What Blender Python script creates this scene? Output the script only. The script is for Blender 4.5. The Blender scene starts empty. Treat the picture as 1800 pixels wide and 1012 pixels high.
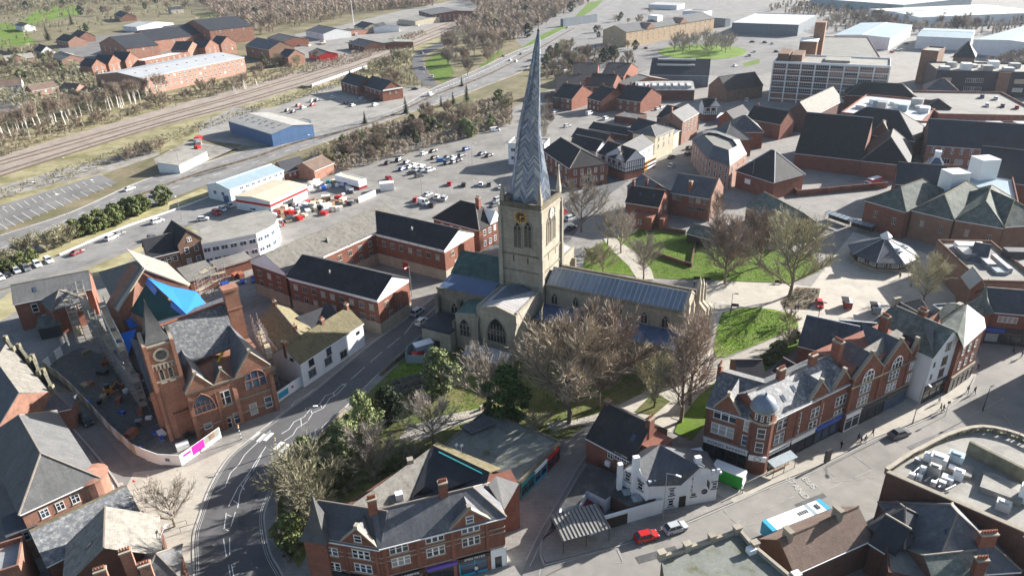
import bpy, math, random
import numpy as np
from mathutils import Vector, Matrix
from mathutils.geometry import tessellate_polygon
SC = bpy.context.scene
COL = SC.collection
RND = random.Random(7)
R = math.radians

# ------------------------------------------------------------------ camera, sky, sun, exposure
CAM_H, FPX, CX, CY = 89.0, 1248.0, 900.0, 506.0
_d = Vector((75.0, 2494.0, FPX)).normalized()           # straight down, in camera axes (x right, y down, z forward)
_f = Vector((0, 0, 1)); _f = (_f - _d * _f.dot(_d)).normalized()
_r = _d.cross(_f)
AX, AY, AZ = _r, _f, -_d
def cam2w(v): return Vector((AX.dot(v), AY.dot(v), AZ.dot(v)))
def G(px, py, z=0.0):
 """the point of the plane at height z that the surveyed drone position sights at (px, py) of the 1800 px survey picture"""
 w = cam2w(Vector((px - CX, py - CY, FPX)))
 t = (z - CAM_H) / w.z
 return Vector((w.x * t, w.y * t, z))
cam = bpy.data.cameras.new('camera'); camo = bpy.data.objects.new('camera', cam); COL.objects.link(camo)
cx, cy, cz = cam2w(Vector((1, 0, 0))), cam2w(Vector((0, -1, 0))), cam2w(Vector((0, 0, -1)))
camo.matrix_world = Matrix(((cx.x, cy.x, cz.x, 0), (cx.y, cy.y, cz.y, 0), (cx.z, cy.z, cz.z, CAM_H), (0, 0, 0, 1)))
cam.sensor_width = 36; cam.lens = FPX / 1800 * 36; cam.clip_end = 8000; cam.clip_start = 1
SC.camera = camo
SUN_AZ, SUN_EL = R(28.5), R(21.5)
w = bpy.data.worlds.new('World'); SC.world = w; w.use_nodes = True
nt = w.node_tree; nt.nodes.clear()
sky = nt.nodes.new('ShaderNodeTexSky'); sky.sky_type = 'NISHITA'; sky.sun_disc = False
sky.sun_elevation = SUN_EL; sky.sun_rotation = R(90) - SUN_AZ
sky.air_density = 1.0; sky.dust_density = 1.5; sky.ozone_density = 1.0
bg = nt.nodes.new('ShaderNodeBackground'); bg.inputs[1].default_value = 0.06
out = nt.nodes.new('ShaderNodeOutputWorld')
nt.links.new(sky.outputs[0], bg.inputs[0]); nt.links.new(bg.outputs[0], out.inputs[0])
sl = bpy.data.lights.new('sun', 'SUN'); sl.energy = 5.0; sl.angle = R(0.5); sl.color = (1.0, 0.96, 0.9)
so = bpy.data.objects.new('sun', sl); COL.objects.link(so)
so.rotation_euler = Vector((-math.cos(SUN_AZ) * math.cos(SUN_EL), -math.sin(SUN_AZ) * math.cos(SUN_EL), -math.sin(SUN_EL))).to_track_quat('-Z', 'Y').to_euler()
SC.view_settings.view_transform = 'Standard'; SC.view_settings.look = 'None'
SC.view_settings.exposure = 1.55; SC.view_settings.gamma = 1; SC.view_settings.use_curve_mapping = False
SC.render.engine = 'CYCLES'
SC.cycles.use_denoising = True; SC.cycles.max_bounces = 4; SC.cycles.diffuse_bounces = 2; SC.cycles.glossy_bounces = 2
SC.cycles.transmission_bounces = 2; SC.cycles.transparent_max_bounces = 4; SC.cycles.volume_bounces = 0
SC.cycles.use_adaptive_sampling = True; SC.cycles.adaptive_threshold = 0.02

# ------------------------------------------------------------------ materials
MATS = {}
def M(name, col=None, var=0.18, scale=0.35, rough=0.85, spec=0.35, metal=0.0, course=None, streak=0.0, col2=None, bump=0.0, patch=0.5):
 """procedural material: base colour broken by two noises, optional courses (slates, bricks) and rain streaks, in metres"""
 if col is None: return MATS[name]
 m = bpy.data.materials.new(name); m.use_nodes = True; MATS[name] = m
 n = m.node_tree.nodes; l = m.node_tree.links
 p = n['Principled BSDF']; p.inputs['Roughness'].default_value = rough; p.inputs['Metallic'].default_value = metal
 p.inputs['Specular IOR Level'].default_value = spec
 tc = n.new('ShaderNodeTexCoord'); oi = n.new('ShaderNodeObjectInfo')
 ad = n.new('ShaderNodeVectorMath'); ad.operation = 'ADD'
 sc = n.new('ShaderNodeVectorMath'); sc.operation = 'SCALE'; sc.inputs['Scale'].default_value = 1.0
 l.new(oi.outputs['Location'], sc.inputs[0]); l.new(tc.outputs['Object'], ad.inputs[0]); l.new(sc.outputs[0], ad.inputs[1])
 def noise(s, det, src=ad.outputs[0]):
  t = n.new('ShaderNodeTexNoise'); t.inputs['Scale'].default_value = s; t.inputs['Detail'].default_value = det
  t.inputs['Roughness'].default_value = 0.65; l.new(src, t.inputs['Vector']); return t.outputs['Fac']
 def mul(a, b):
  t = n.new('ShaderNodeMath'); t.operation = 'MULTIPLY'; l.new(a, t.inputs[0])
  if isinstance(b, float): t.inputs[1].default_value = b
  else: l.new(b, t.inputs[1])
  return t.outputs[0]
 def rng(a, lo, hi, f0=0.25, f1=0.75):
  t = n.new('ShaderNodeMapRange'); l.new(a, t.inputs[0]); t.inputs[1].default_value = f0; t.inputs[2].default_value = f1
  t.inputs[3].default_value = lo; t.inputs[4].default_value = hi; return t.outputs[0]
 f = mul(rng(noise(scale, 5), 1 - var, 1 + var), rng(noise(scale * 9, 3), 1 - var * .7, 1 + var * .7))
 f = mul(f, rng(oi.outputs['Random'], 1 - var, 1 + var, 0, 1))
 if streak:
  mp = n.new('ShaderNodeMapping'); mp.inputs['Scale'].default_value = (1.6, 0.12, 1); l.new(tc.outputs['UV'], mp.inputs[0])
  f = mul(f, rng(noise(1.0, 4, mp.outputs[0]), 1 - streak, 1 + streak * .6))
 if course:
  b = n.new('ShaderNodeTexBrick'); l.new(tc.outputs['UV'], b.inputs['Vector']); b.inputs['Scale'].default_value = 1
  b.inputs['Brick Width'].default_value = course[0]; b.inputs['Row Height'].default_value = course[1]
  b.inputs['Mortar Size'].default_value = course[2]; k = course[3]
  b.inputs['Color1'].default_value = (1 - k, 1 - k, 1 - k, 1); b.inputs['Color2'].default_value = (1 + k, 1 + k, 1 + k, 1)
  b.inputs['Mortar'].default_value = (1 - 2 * k,) * 3 + (1,)
  s = n.new('ShaderNodeSeparateColor'); l.new(b.outputs['Color'], s.inputs[0]); f = mul(f, s.outputs[0])
 mx = n.new('ShaderNodeVectorMath'); mx.operation = 'SCALE'; l.new(f, mx.inputs['Scale'])
 if col2:
  c = n.new('ShaderNodeMix'); c.data_type = 'RGBA'
  c.inputs[6].default_value = (*col, 1); c.inputs[7].default_value = (*col2, 1)
  l.new(rng(noise(scale * 1.7 + .011, 6), 0.0, 1.0, patch - .08, patch + .12), c.inputs[0]); l.new(c.outputs[2], mx.inputs[0])
 else: mx.inputs[0].default_value = col
 l.new(mx.outputs[0], p.inputs['Base Color'])
 if bump:
  bp = n.new('ShaderNodeBump'); bp.inputs['Strength'].default_value = bump; bp.inputs['Distance'].default_value = 0.06
  l.new(f, bp.inputs['Height']); l.new(bp.outputs[0], p.inputs['Normal'])
 return m
SL = (0.45, 0.3, 0.02, 0.08)
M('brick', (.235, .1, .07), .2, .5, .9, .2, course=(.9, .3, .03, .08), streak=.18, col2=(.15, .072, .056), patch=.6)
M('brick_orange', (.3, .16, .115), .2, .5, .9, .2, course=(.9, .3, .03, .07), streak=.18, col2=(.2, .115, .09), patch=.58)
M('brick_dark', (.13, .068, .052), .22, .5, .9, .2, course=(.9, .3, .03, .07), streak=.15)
M('brick_pink', (.33, .2, .155), .18, .5, .9, .2, course=(.9, .3, .03, .06), streak=.1)
M('brick_brown', (.22, .135, .095), .2, .5, .9, .2, course=(.9, .3, .03, .07), streak=.12)
M('brick_buff', (.42, .31, .2), .15, .5, .9, .2, course=(.9, .3, .03, .05), streak=.12)
M('sandstone', (.33, .17, .115), .2, .4, .92, .2, course=(1.1, .4, .03, .08), streak=.18)
M('stone', (.34, .305, .245), .22, .3, .92, .2, course=(1.2, .42, .035, .1), streak=.22, bump=.4)
M('stone_dark', (.19, .165, .125), .25, .3, .92, .2, course=(1.2, .42, .035, .1), streak=.2, col2=(.1, .115, .07), patch=.6)
M('stone_trim', (.34, .30, .24), .15, .6, .9, .2, streak=.15)
M('stone_green', (.17, .165, .11), .2, .5, .9, .2, col2=(.25, .22, .17), streak=.15)
M('slate', (.08, .083, .094), .28, .3, .58, .5, course=SL, streak=.28, bump=.3, col2=(.13, .132, .128), patch=.6)
M('slate_dark', (.036, .038, .045), .28, .3, .62, .35, course=SL, streak=.2, bump=.3)
M('slate_grey', (.12, .12, .12), .22, .35, .72, .3, course=SL, streak=.22, bump=.3)
M('slate_green', (.1, .118, .105), .25, .35, .85, .15, course=SL, streak=.22, bump=.3, col2=(.17, .18, .16))
M('slate_mottle', (.12, .125, .135), .3, .9, .6, .5, course=SL, streak=.15, col2=(.3, .3, .29), patch=.55)
M('tile_brown', (.16, .11, .085), .22, .35, .8, .35, course=(.5, .36, .03, .1), streak=.16, bump=.4)
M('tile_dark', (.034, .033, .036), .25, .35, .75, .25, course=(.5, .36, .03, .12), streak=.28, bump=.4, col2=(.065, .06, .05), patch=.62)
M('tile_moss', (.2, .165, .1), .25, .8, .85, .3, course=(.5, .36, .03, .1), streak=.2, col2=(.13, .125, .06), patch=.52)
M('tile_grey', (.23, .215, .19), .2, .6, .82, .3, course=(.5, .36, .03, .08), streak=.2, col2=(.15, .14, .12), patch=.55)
M('ridge_tile', (.2, .175, .15), .2, .8, .8, .3)
M('ridge_lead', (.42, .44, .48), .12, .6, .5, .5)
M('felt', (.23, .22, .195), .2, .15, .8, .35, col2=(.17, .16, .145), patch=.58)
M('felt_dark', (.07, .07, .07), .25, .2, .7, .4, col2=(.13, .13, .13), patch=.55)
M('felt_moss', (.2, .21, .185), .22, .25, .85, .3, col2=(.11, .11, .045), patch=.6)
M('sheet_grey', (.4, .41, .42), .1, .2, .5, .5, course=(1.0, 30, .06, .05), streak=.12)
M('sheet_blue', (.27, .35, .39), .08, .2, .45, .5, course=(1.0, 30, .06, .04), streak=.08)
M('sheet_white', (.48, .48, .47), .07, .2, .5, .5, course=(1.0, 30, .06, .04), streak=.1)
M('asbestos', (.33, .32, .3), .18, .3, .85, .3, course=(1.0, 2.4, .05, .07), streak=.2)
M('blue_clad', (.06, .12, .24), .12, .3, .55, .4, course=(.8, 30, .05, .06))
M('grey_clad', (.14, .17, .2), .12, .3, .55, .4, course=(.8, 30, .05, .06))
M('white_render', (.72, .73, .74), .07, .4, .85, .25, streak=.08)
M('cream_render', (.55, .48, .36), .1, .4, .88, .25, streak=.12)
M('white_paint', (.8, .8, .79), .04, .5, .6, .4)
M('black_paint', (.018, .018, .02), .1, .5, .45, .5)
M('dark_timber', (.04, .03, .025), .2, 1, .7, .3)
M('timber', (.2, .13, .08), .25, 1, .8, .3, streak=.2)
M('plank', (.36, .29, .2), .25, 1.2, .85, .25)
M('lead', (.34, .4, .5), .2, .6, .45, .5, metal=.35)
M('lead_b', (.22, .27, .36), .2, .6, .45, .5, metal=.35)
M('lead_c', (.55, .6, .66), .18, .6, .45, .5, metal=.35)
M('lead_core', (.12, .145, .19), .2, .6, .6, .4)
M('lead_roof', (.21, .255, .32), .15, .25, .45, .5, metal=.2, streak=.12)
M('lead_pale', (.4, .385, .375), .15, .25, .5, .5, streak=.15)
M('lead_blue', (.09, .13, .22), .2, .3, .45, .5, streak=.12)
M('lead_roll', (.45, .47, .45), .12, .5, .5, .5)
M('copper', (.05, .085, .07), .25, .35, .6, .4, col2=(.08, .13, .11), streak=.25)
M('gold', (.75, .5, .12), .05, 1, .35, .5, metal=.6)
M('clock_white', (.62, .6, .55), .06, 1, .7, .3)
M('louvre', (.03, .035, .03), .2, 1, .8, .2)
M('glass', (.022, .026, .032), .3, .3, .12, .6)
M('glass_blue', (.06, .085, .13), .2, .3, .15, .6)
M('glass_pale', (.3, .34, .36), .2, .2, .2, .6)
M('curtain', (.4, .38, .35), .3, 1, .8, .3)
M('asphalt', (.12, .118, .12), .13, .06, .85, .35, col2=(.095, .095, .098), patch=.55)
M('asphalt_old', (.2, .193, .185), .18, .05, .88, .3, col2=(.145, .14, .135), patch=.55)
M('asphalt_pale', (.265, .25, .228), .16, .05, .88, .3, col2=(.195, .185, .17), patch=.55)
M('paving', (.4, .365, .31), .1, .08, .88, .3, course=(1.2, .8, .04, .05), col2=(.33, .305, .265), patch=.56)
M('paving_grey', (.27, .255, .235), .13, .08, .88, .3, course=(1.2, .8, .05, .07), col2=(.2, .19, .175), patch=.56)
M('cobble', (.16, .15, .14), .28, .7, .85, .35, course=(.9, .6, .08, .14))
M('kerb', (.36, .345, .32), .12, .4, .88, .3)
M('line_white', (.62, .62, .6), .14, .8, .8, .3)
M('line_yellow', (.5, .42, .2), .14, .8, .8, .3)
M('line_worn', (.4, .39, .36), .2, .8, .85, .3)
M('grass', (.1, .165, .02), .25, .12, .95, .15, col2=(.15, .19, .05), patch=.56)
M('grass_dull', (.085, .105, .03), .3, .1, .95, .15, col2=(.15, .135, .06), patch=.5)
M('scrub', (.18, .15, .095), .3, .03, .95, .15, col2=(.12, .115, .06), patch=.5)
M('dry_grass', (.36, .32, .19), .22, .05, .95, .15, col2=(.2, .185, .08), patch=.52)
M('earth', (.1, .075, .055), .3, .2, .95, .15, col2=(.2, .17, .14), patch=.55)
M('gravel', (.36, .335, .3), .22, .08, .95, .2, col2=(.19, .17, .145), patch=.55)
M('ballast', (.28, .24, .205), .25, .1, .95, .15, col2=(.22, .18, .15), patch=.6)
M('rail', (.2, .15, .12), .2, 1, .5, .5, metal=.4)
M('bark', (.2, .165, .125), .25, 1.5, .95, .15)
M('bark_birch', (.7, .66, .6), .25, 1.5, .9, .2)
M('twig_tan', (.33, .275, .21), .25, .25, .95, .1)
M('twig_grey', (.33, .29, .245), .25, .25, .95, .1)
M('twig_red', (.3, .24, .195), .25, .25, .95, .1)
M('twig_olive', (.34, .315, .215), .3, .25, .95, .1)
M('leaf_olive', (.18, .205, .09), .35, .5, .75, .25)
M('leaf_dark', (.03, .05, .018), .4, .5, .7, .3)
M('leaf_green', (.05, .09, .018), .4, .5, .7, .3)
M('leaf_ivy', (.12, .14, .05), .4, .4, .75, .25)
M('tarp', (.012, .16, .62), .12, .6, .4, .5)
M('tarp_green', (.018, .06, .06), .2, .3, .8, .2)
M('steel', (.34, .34, .34), .12, 1, .45, .5, metal=.5)
M('steel_dark', (.035, .037, .04), .15, 1, .5, .5)
M('red_paint', (.5, .02, .018), .06, 1, .4, .5)
M('maroon', (.22, .02, .03), .1, 1, .5, .4)
M('blue_paint', (.02, .08, .4), .06, 1, .45, .5)
M('cyan_paint', (.02, .32, .5), .06, 1, .45, .5)
M('teal', (.03, .22, .23), .1, 1, .5, .4)
M('green_paint', (.02, .3, .03), .08, 1, .5, .4)
M('magenta', (.5, .02, .28), .08, 1, .5, .4)
M('purple', (.12, .07, .4), .08, 1, .5, .4)
M('orange', (.6, .25, .02), .08, 1, .5, .4)
M('yellow', (.6, .42, .04), .08, 1, .5, .4)
M('terracotta', (.33, .12, .07), .15, 1, .85, .3)
M('rubber', (.015, .015, .016), .1, 1, .8, .3)
M('skin', (.5, .3, .22), .05, 1, .6, .3)
M('cloth_dark', (.02, .021, .026), .2, 1, .9, .2)
M('cloth_grey', (.2, .2, .21), .2, 1, .9, .2)
M('cloth_red', (.35, .04, .035), .2, 1, .9, .2)
M('cloth_blue', (.04, .07, .2), .2, 1, .9, .2)
M('balcony', (.1, .12, .1), .2, 1, .8, .3)
CARCOL = {'white': (.7, .71, .72), 'silver': (.42, .44, .46), 'grey': (.13, .14, .15), 'black': (.014, .015, .017),
          'red': (.45, .015, .015), 'blue': (.03, .07, .25), 'dark blue': (.02, .03, .07), 'bright blue': (.02, .2, .55), 'green': (.03, .12, .05), 'dark red': (.16, .015, .02)}
for k, v in CARCOL.items(): M('car ' + k, v, .03, 1, .28, .55)

# ------------------------------------------------------------------ mesh builder
class MB:
 def __init__(s): s.v = []; s.f = []; s.m = []
 def face(s, pts, m=0):
  i = len(s.v); s.v.extend([tuple(p) for p in pts]); s.f.append(tuple(range(i, i + len(pts)))); s.m.append(m)
 def box(s, x0, y0, z0, x1, y1, z1, m=0, bottom=True):
  i = len(s.v)
  s.v += [(x0, y0, z0), (x1, y0, z0), (x1, y1, z0), (x0, y1, z0), (x0, y0, z1), (x1, y0, z1), (x1, y1, z1), (x0, y1, z1)]
  fs = [(0, 1, 5, 4), (1, 2, 6, 5), (2, 3, 7, 6), (3, 0, 4, 7), (4, 5, 6, 7)]
  if bottom: fs.append((3, 2, 1, 0))
  s.f += [tuple(i + k for k in q) for q in fs]; s.m += [m] * len(fs)
 def obox(s, p, d, up, a, b, h, m=0):
  """a box: from p along d (length |d|), a to b across, height h"""
  p, d = Vector(p), Vector(d); n = Vector((-d.y, d.x, 0)); n = n.normalized() if n.length > 1e-6 else Vector((0, 1, 0)); u = Vector(up) * h
  q = [p + n * a, p + d + n * a, p + d + n * b, p + n * b]
  s.hexa(q, [k + u for k in q], m)
 def hexa(s, b, t, m=0):
  i = len(s.v); s.v += [tuple(k) for k in b] + [tuple(k) for k in t]; n = len(b)
  s.f += [tuple(i + k for k in range(n))[::-1], tuple(i + n + k for k in range(n))] + [(i + k, i + (k + 1) % n, i + n + (k + 1) % n, i + n + k) for k in range(n)]
  s.m += [m] * (n + 2)
 def slab(s, pts, t, m=0):
  """a plate under the polygon pts, t thick vertically"""
  s.hexa([Vector(p) - Vector((0, 0, t)) for p in pts], pts, m)
 def prism(s, xy, z0, z1, m=0, mt=None):
  i = len(s.v); n = len(xy)
  s.v += [(p[0], p[1], z0) for p in xy] + [(p[0], p[1], z1) for p in xy]
  s.f += [(i + k, i + (k + 1) % n, i + n + (k + 1) % n, i + n + k) for k in range(n)]; s.m += [m] * n
  for t in tessellate_polygon([[Vector((p[0], p[1], 0)) for p in xy]]):
   t = orient(xy, t)
   s.f.append(tuple(i + n + k for k in t)); s.m.append(m if mt is None else mt)
   s.f.append(tuple(i + k for k in t[::-1])); s.m.append(m)
 def tube(s, p0, p1, r0, r1=None, n=5, m=0, cap=True):
  r1 = r0 if r1 is None else r1
  p0, p1 = Vector(p0), Vector(p1); d = (p1 - p0)
  if d.length < 1e-6: return
  d.normalize(); a = d.orthogonal().normalized(); b = d.cross(a); i = len(s.v)
  for p, r in ((p0, r0), (p1, r1)):
   for k in range(n):
    q = p + (a * math.cos(2 * math.pi * k / n) + b * math.sin(2 * math.pi * k / n)) * r; s.v.append(tuple(q))
  s.f += [(i + k, i + (k + 1) % n, i + n + (k + 1) % n, i + n + k) for k in range(n)]; s.m += [m] * n
  if cap: s.f += [tuple(i + k for k in range(n))[::-1], tuple(i + n + k for k in range(n))]; s.m += [m, m]
 def lathe(s, prof, c=(0, 0, 0), n=12, m=0, a0=0.0):
  i = len(s.v); c = Vector(c)
  for r, z in prof:
   for k in range(n):
    a = a0 + 2 * math.pi * k / n; s.v.append((c.x + r * math.cos(a), c.y + r * math.sin(a), c.z + z))
  for j in range(len(prof) - 1):
   for k in range(n):
    s.f.append((i + j * n + k, i + j * n + (k + 1) % n, i + (j + 1) * n + (k + 1) % n, i + (j + 1) * n + k)); s.m.append(m)
 def mesh(s, name, mats, smooth=False):
  me = bpy.data.meshes.new(name); me.from_pydata(s.v, [], s.f)
  for k in (mats if isinstance(mats, (list, tuple)) else [mats]): me.materials.append(MATS[k] if isinstance(k, str) else k)
  me.polygons.foreach_set('material_index', s.m)
  uv = me.uv_layers.new(name='UVMap'); V = s.v; co = []
  for f in s.f:                        # metres along and up each face
   a = V[f[0]]; nx = ny = nz = 0.0
   for k in range(len(f)):
    p, q = V[f[k]], V[f[(k + 1) % len(f)]]
    nx += (p[1] - q[1]) * (p[2] + q[2]); ny += (p[2] - q[2]) * (p[0] + q[0]); nz += (p[0] - q[0]) * (p[1] + q[1])
   L = math.sqrt(nx * nx + ny * ny + nz * nz) or 1; nx /= L; ny /= L; nz /= L
   h = math.hypot(nx, ny)
   if h < .05: ux, uy = 1.0, 0.0; vx, vy, vz = 0.0, 1.0, 0.0
   else: ux, uy = -ny / h, nx / h; vx, vy, vz = -nz * uy, nz * ux, h
   for k in f:
    p = V[k]; co += [p[0] * ux + p[1] * uy, p[0] * vx + p[1] * vy + p[2] * vz if h >= .05 else p[1]]
  uv.data.foreach_set('uv', co)
  if smooth: me.polygons.foreach_set('use_smooth', [True] * len(me.polygons))
  me.update(); return me
 def build(s, name, mats, parent=None, smooth=False):
  return add(name, s.mesh(name, mats, smooth), parent)
def orient(xy, t):
 a, b, c = (xy[k] for k in t)
 return tuple(t) if (b[0] - a[0]) * (c[1] - a[1]) - (b[1] - a[1]) * (c[0] - a[0]) > 0 else tuple(t)[::-1]
def add(name, mesh, parent=None, loc=None, rz=0.0):
 o = bpy.data.objects.new(name, mesh); COL.objects.link(o)
 if parent is not None: o.parent = parent
 if loc is not None: o.location = loc
 if rz: o.rotation_euler = (0, 0, rz)
 return o
def tag(o, label, cat, group=None):
 o['label'] = label; o['category'] = cat
 if group: o['group'] = group
 return o
def thing(name, label, cat, loc=(0, 0, 0), rz=0.0, group=None):
 return tag(add(name, None, None, loc, rz), label, cat, group)
def struct(o, kind='structure'): o['kind'] = kind; return o
def copy_thing(o, loc, rz=0.0, label=None, scale=None):
 c = o.copy(); COL.objects.link(c); c.location = loc; c.rotation_euler = (0, 0, rz)
 if label: c['label'] = label
 if scale: c.scale = (scale,) * 3
 for ch in o.children:
  d = ch.copy(); COL.objects.link(d); d.parent = c
  for g in ch.children:
   e = g.copy(); COL.objects.link(e); e.parent = d
 return c
def ccw(xy):
 a = sum(xy[k][0] * xy[(k + 1) % len(xy)][1] - xy[(k + 1) % len(xy)][0] * xy[k][1] for k in range(len(xy)))
 return xy if a > 0 else xy[::-1]
def sheet(name, pts, z, mat, kind='structure', skirt=0.0, px=True):
 """flat ground sheet with the given survey points"""
 P = ccw([tuple(G(*p)[:2]) if px else tuple(p[:2]) for p in pts]); mb = MB()
 i = len(mb.v); mb.v += [(p[0], p[1], z) for p in P]
 for t in tessellate_polygon([[Vector((p[0], p[1], 0)) for p in P]]):
  mb.f.append(orient(P, t)); mb.m.append(0)
 if skirt:
  n = len(P); mb.v += [(p[0], p[1], z - skirt) for p in P]
  mb.f += [(n + k, n + (k + 1) % n, (k + 1) % n, k) for k in range(n)]; mb.m += [1] * n
 return struct(mb.build(name, [mat, 'kerb']), kind)
def smooth_px(pts, n=6):
 """Catmull-Rom through survey points (on the ground)"""
 P = [G(*p) for p in pts]; P = [2 * P[0] - P[1]] + P + [2 * P[-1] - P[-2]]; o = []
 for k in range(1, len(P) - 2):
  for j in range(n):
   t = j / n; a, b, c, d = P[k - 1:k + 3]
   o.append(.5 * (2 * b + (c - a) * t + (2 * a - 5 * b + 4 * c - d) * t * t + (3 * b - a - 3 * c + d) * t ** 3))
 o.append(P[-2]); return o
def ribbon(mb, pts, w, z, off=0.0, dash=None, m=0):
 """strip of width w along world points; dash=(on, off) metres"""
 def nrm(k):
  a, b = pts[max(k - 1, 0)], pts[min(k + 1, len(pts) - 1)]; d = (b - a); d.z = 0; d.normalize(); return Vector((-d.y, d.x, 0))
 if dash:
  q = [pts[0]]; acc = [0.0]
  for a, b in zip(pts, pts[1:]): acc.append(acc[-1] + (b - a).length)
  def at(s):
   for k in range(len(pts) - 1):
    if s <= acc[k + 1]: return pts[k].lerp(pts[k + 1], (s - acc[k]) / max(acc[k + 1] - acc[k], 1e-6)), nrm(k)
   return pts[-1], nrm(len(pts) - 1)
  s = 0.0
  while s < acc[-1] - dash[0]:
   (a, na), (b, nb) = at(s), at(s + dash[0])
   mb.face([Vector((p.x, p.y, z)) for p in (a + na * (off - w / 2), b + nb * (off - w / 2), b + nb * (off + w / 2), a + na * (off + w / 2))][::1], m)
   s += dash[0] + dash[1]
  return
 for k in range(len(pts) - 1):
  a, b = pts[k], pts[k + 1]; na, nb = nrm(k), nrm(k + 1)
  mb.face([Vector((p.x, p.y, z)) for p in (a + na * (off - w / 2), b + nb * (off - w / 2), b + nb * (off + w / 2), a + na * (off + w / 2))], m)
# ------------------------------------------------------------------ ground, roads, paths
def base_sheet(name, x0, y0, x1, y1, z, mat): return sheet(name, [(x0, y0), (x1, y0), (x1, y1), (x0, y1)], z, mat, px=False)
base_sheet('ground', -4000, -300, 4000, 5000, 0.0, 'scrub')
sheet('town_ground', [(-300, 1500), (2300, 1500), (2300, 60), (1330, 62), (1240, 80), (1100, 110), (960, 160), (900, 190), (560, 280), (400, 345), (385, 375), (300, 410), (-100, 545), (-300, 620)], .03, 'paving_grey')
sheet('far_ground', [(860, 30), (1000, 0), (1330, -8), (2300, -30), (2300, 75), (1900, 75), (1500, 95), (1330, 80), (1100, 125), (960, 120)], .04, 'asphalt_old')
sheet('yard_ground', [(560, 270), (700, 255), (880, 225), (900, 300), (880, 345), (760, 360), (690, 345), (640, 330), (560, 350), (440, 400), (390, 375), (440, 330)], .07, 'asphalt_pale')
sheet('yard_ground', [(350, 218), (410, 190), (480, 190), (585, 150), (660, 160), (740, 150), (770, 165), (640, 215), (540, 245), (480, 262), (350, 245)], .05, 'asphalt_pale')
sheet('yard_ground', [(270, 280), (330, 248), (420, 262), (440, 250), (360, 285), (280, 300)], .045, 'gravel')
sheet('yard_ground', [(480, 100), (520, 60), (600, 45), (700, 20), (830, -5), (850, 20), (760, 50), (640, 95), (560, 115)], .05, 'asphalt_pale')
sheet('yard_ground', [(100, 75), (200, 60), (320, 45), (350, 70), (300, 110), (170, 130), (110, 120)], .05, 'asphalt_old')
sheet('yard_ground', [(0, 170), (40, 160), (70, 175), (30, 195), (0, 195)], .05, 'asphalt_old')
sheet('yard_ground', [(960, 195), (1010, 185), (1120, 200), (1120, 240), (1000, 240), (955, 215)], .06, 'asphalt_pale')
sheet('railway_bank', [(-120, 262), (100, 215), (300, 165), (450, 125), (600, 95), (760, 42), (850, 20), (870, 40), (780, 85), (640, 150), (590, 165), (470, 215), (330, 250), (200, 300), (100, 340), (-120, 400)], .03, 'dry_grass')
sheet('railway_bed', [(-120, 308), (100, 245), (300, 187), (450, 146), (560, 115), (640, 92), (762, 46), (830, 25), (845, 32), (770, 64), (700, 92), (640, 115), (560, 143), (450, 180), (300, 218), (150, 262), (0, 308), (-120, 350)], .07, 'ballast')
sheet('gravel_strip', [(-60, 345), (20, 322), (110, 297), (200, 276), (262, 258), (282, 272), (200, 300), (120, 318), (-60, 365)], .06, 'gravel')
def rails(pts):
 P = smooth_px(pts, 5); t = MB(); s = MB()
 for o in (-.72, .72):
  for k in range(len(P) - 1):
   a, b = P[k], P[k + 1]; n = (b - a).normalized(); n = Vector((-n.y, n.x, 0)) * o
   t.tube(a + n + Vector((0, 0, .22)), b + n + Vector((0, 0, .22)), .08, n=4)
 ribbon(s, P, 2.5, .11)
 tr = struct(s.build('railway_track', 'earth')); t.build('rail', 'rail', tr)
for q in ([(-100, 315), (0, 284), (120, 250), (300, 199), (450, 157), (640, 97), (790, 40)], [(-100, 322), (0, 290), (120, 256), (300, 203), (450, 161), (645, 101), (795, 43)],
          [(-100, 337), (0, 303), (150, 256), (300, 211), (450, 170), (650, 107), (800, 47)], [(-100, 345), (0, 310), (150, 262), (300, 216), (450, 175), (655, 111), (805, 50)]): rails(q)

dual_up = [(-100, 450), (0, 414), (125, 373), (250, 318), (355, 288), (450, 259), (550, 233), (625, 213), (700, 190), (762, 155), (840, 122), (900, 93), (950, 73), (1000, 47), (1060, 5), (1080, -25)]
dual_lo = [(1112, -25), (1085, 20), (1020, 52), (951, 92), (925, 122), (860, 149), (800, 172), (700, 206), (600, 240), (525, 266), (450, 294), (355, 328), (300, 349), (207, 385), (125, 418), (0, 472), (-100, 515)]
sheet('dual_carriageway', dual_up + dual_lo, .10, 'asphalt_old')
sheet('station_car_park_ground', [(-60, 383), (0, 362), (165, 310), (180, 308), (207, 322), (0, 405), (-60, 430)], .09, 'asphalt_old')
slip = [(762, 158), (742, 140), (728, 118), (726, 104), (740, 92), (770, 80), (800, 68)]
sheet('slip_road', [(742, 152), (728, 128), (722, 104), (732, 92), (770, 76), (800, 62), (806, 70), (775, 84), (750, 95), (742, 104), (748, 122), (765, 145), (772, 152)], .08, 'asphalt')
sheet('grass_verge', [(748, 108), (775, 90), (790, 110), (800, 130), (782, 145), (765, 140), (752, 122)], .06, 'grass')
sheet('grass_verge', [(842, 118), (880, 88), (885, 92), (860, 112), (848, 122)], .07, 'grass')
sheet('grass_verge', [(905, 92), (950, 62), (1000, 40), (1035, 5), (1060, 0), (1045, 18), (1000, 46), (950, 72), (912, 95)], .07, 'grass')
sheet('grass_field', [(30, 42), (60, 22), (95, 13), (140, 10), (140, 26), (95, 34), (60, 44)], .06, 'grass')
sheet('grass_field', [(-40, 38), (20, 42), (55, 66), (65, 78), (-40, 86)], .06, 'grass')
sheet('grass_field', [(345, 25), (410, 20), (410, 36), (350, 38)], .06, 'grass_dull')
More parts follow.
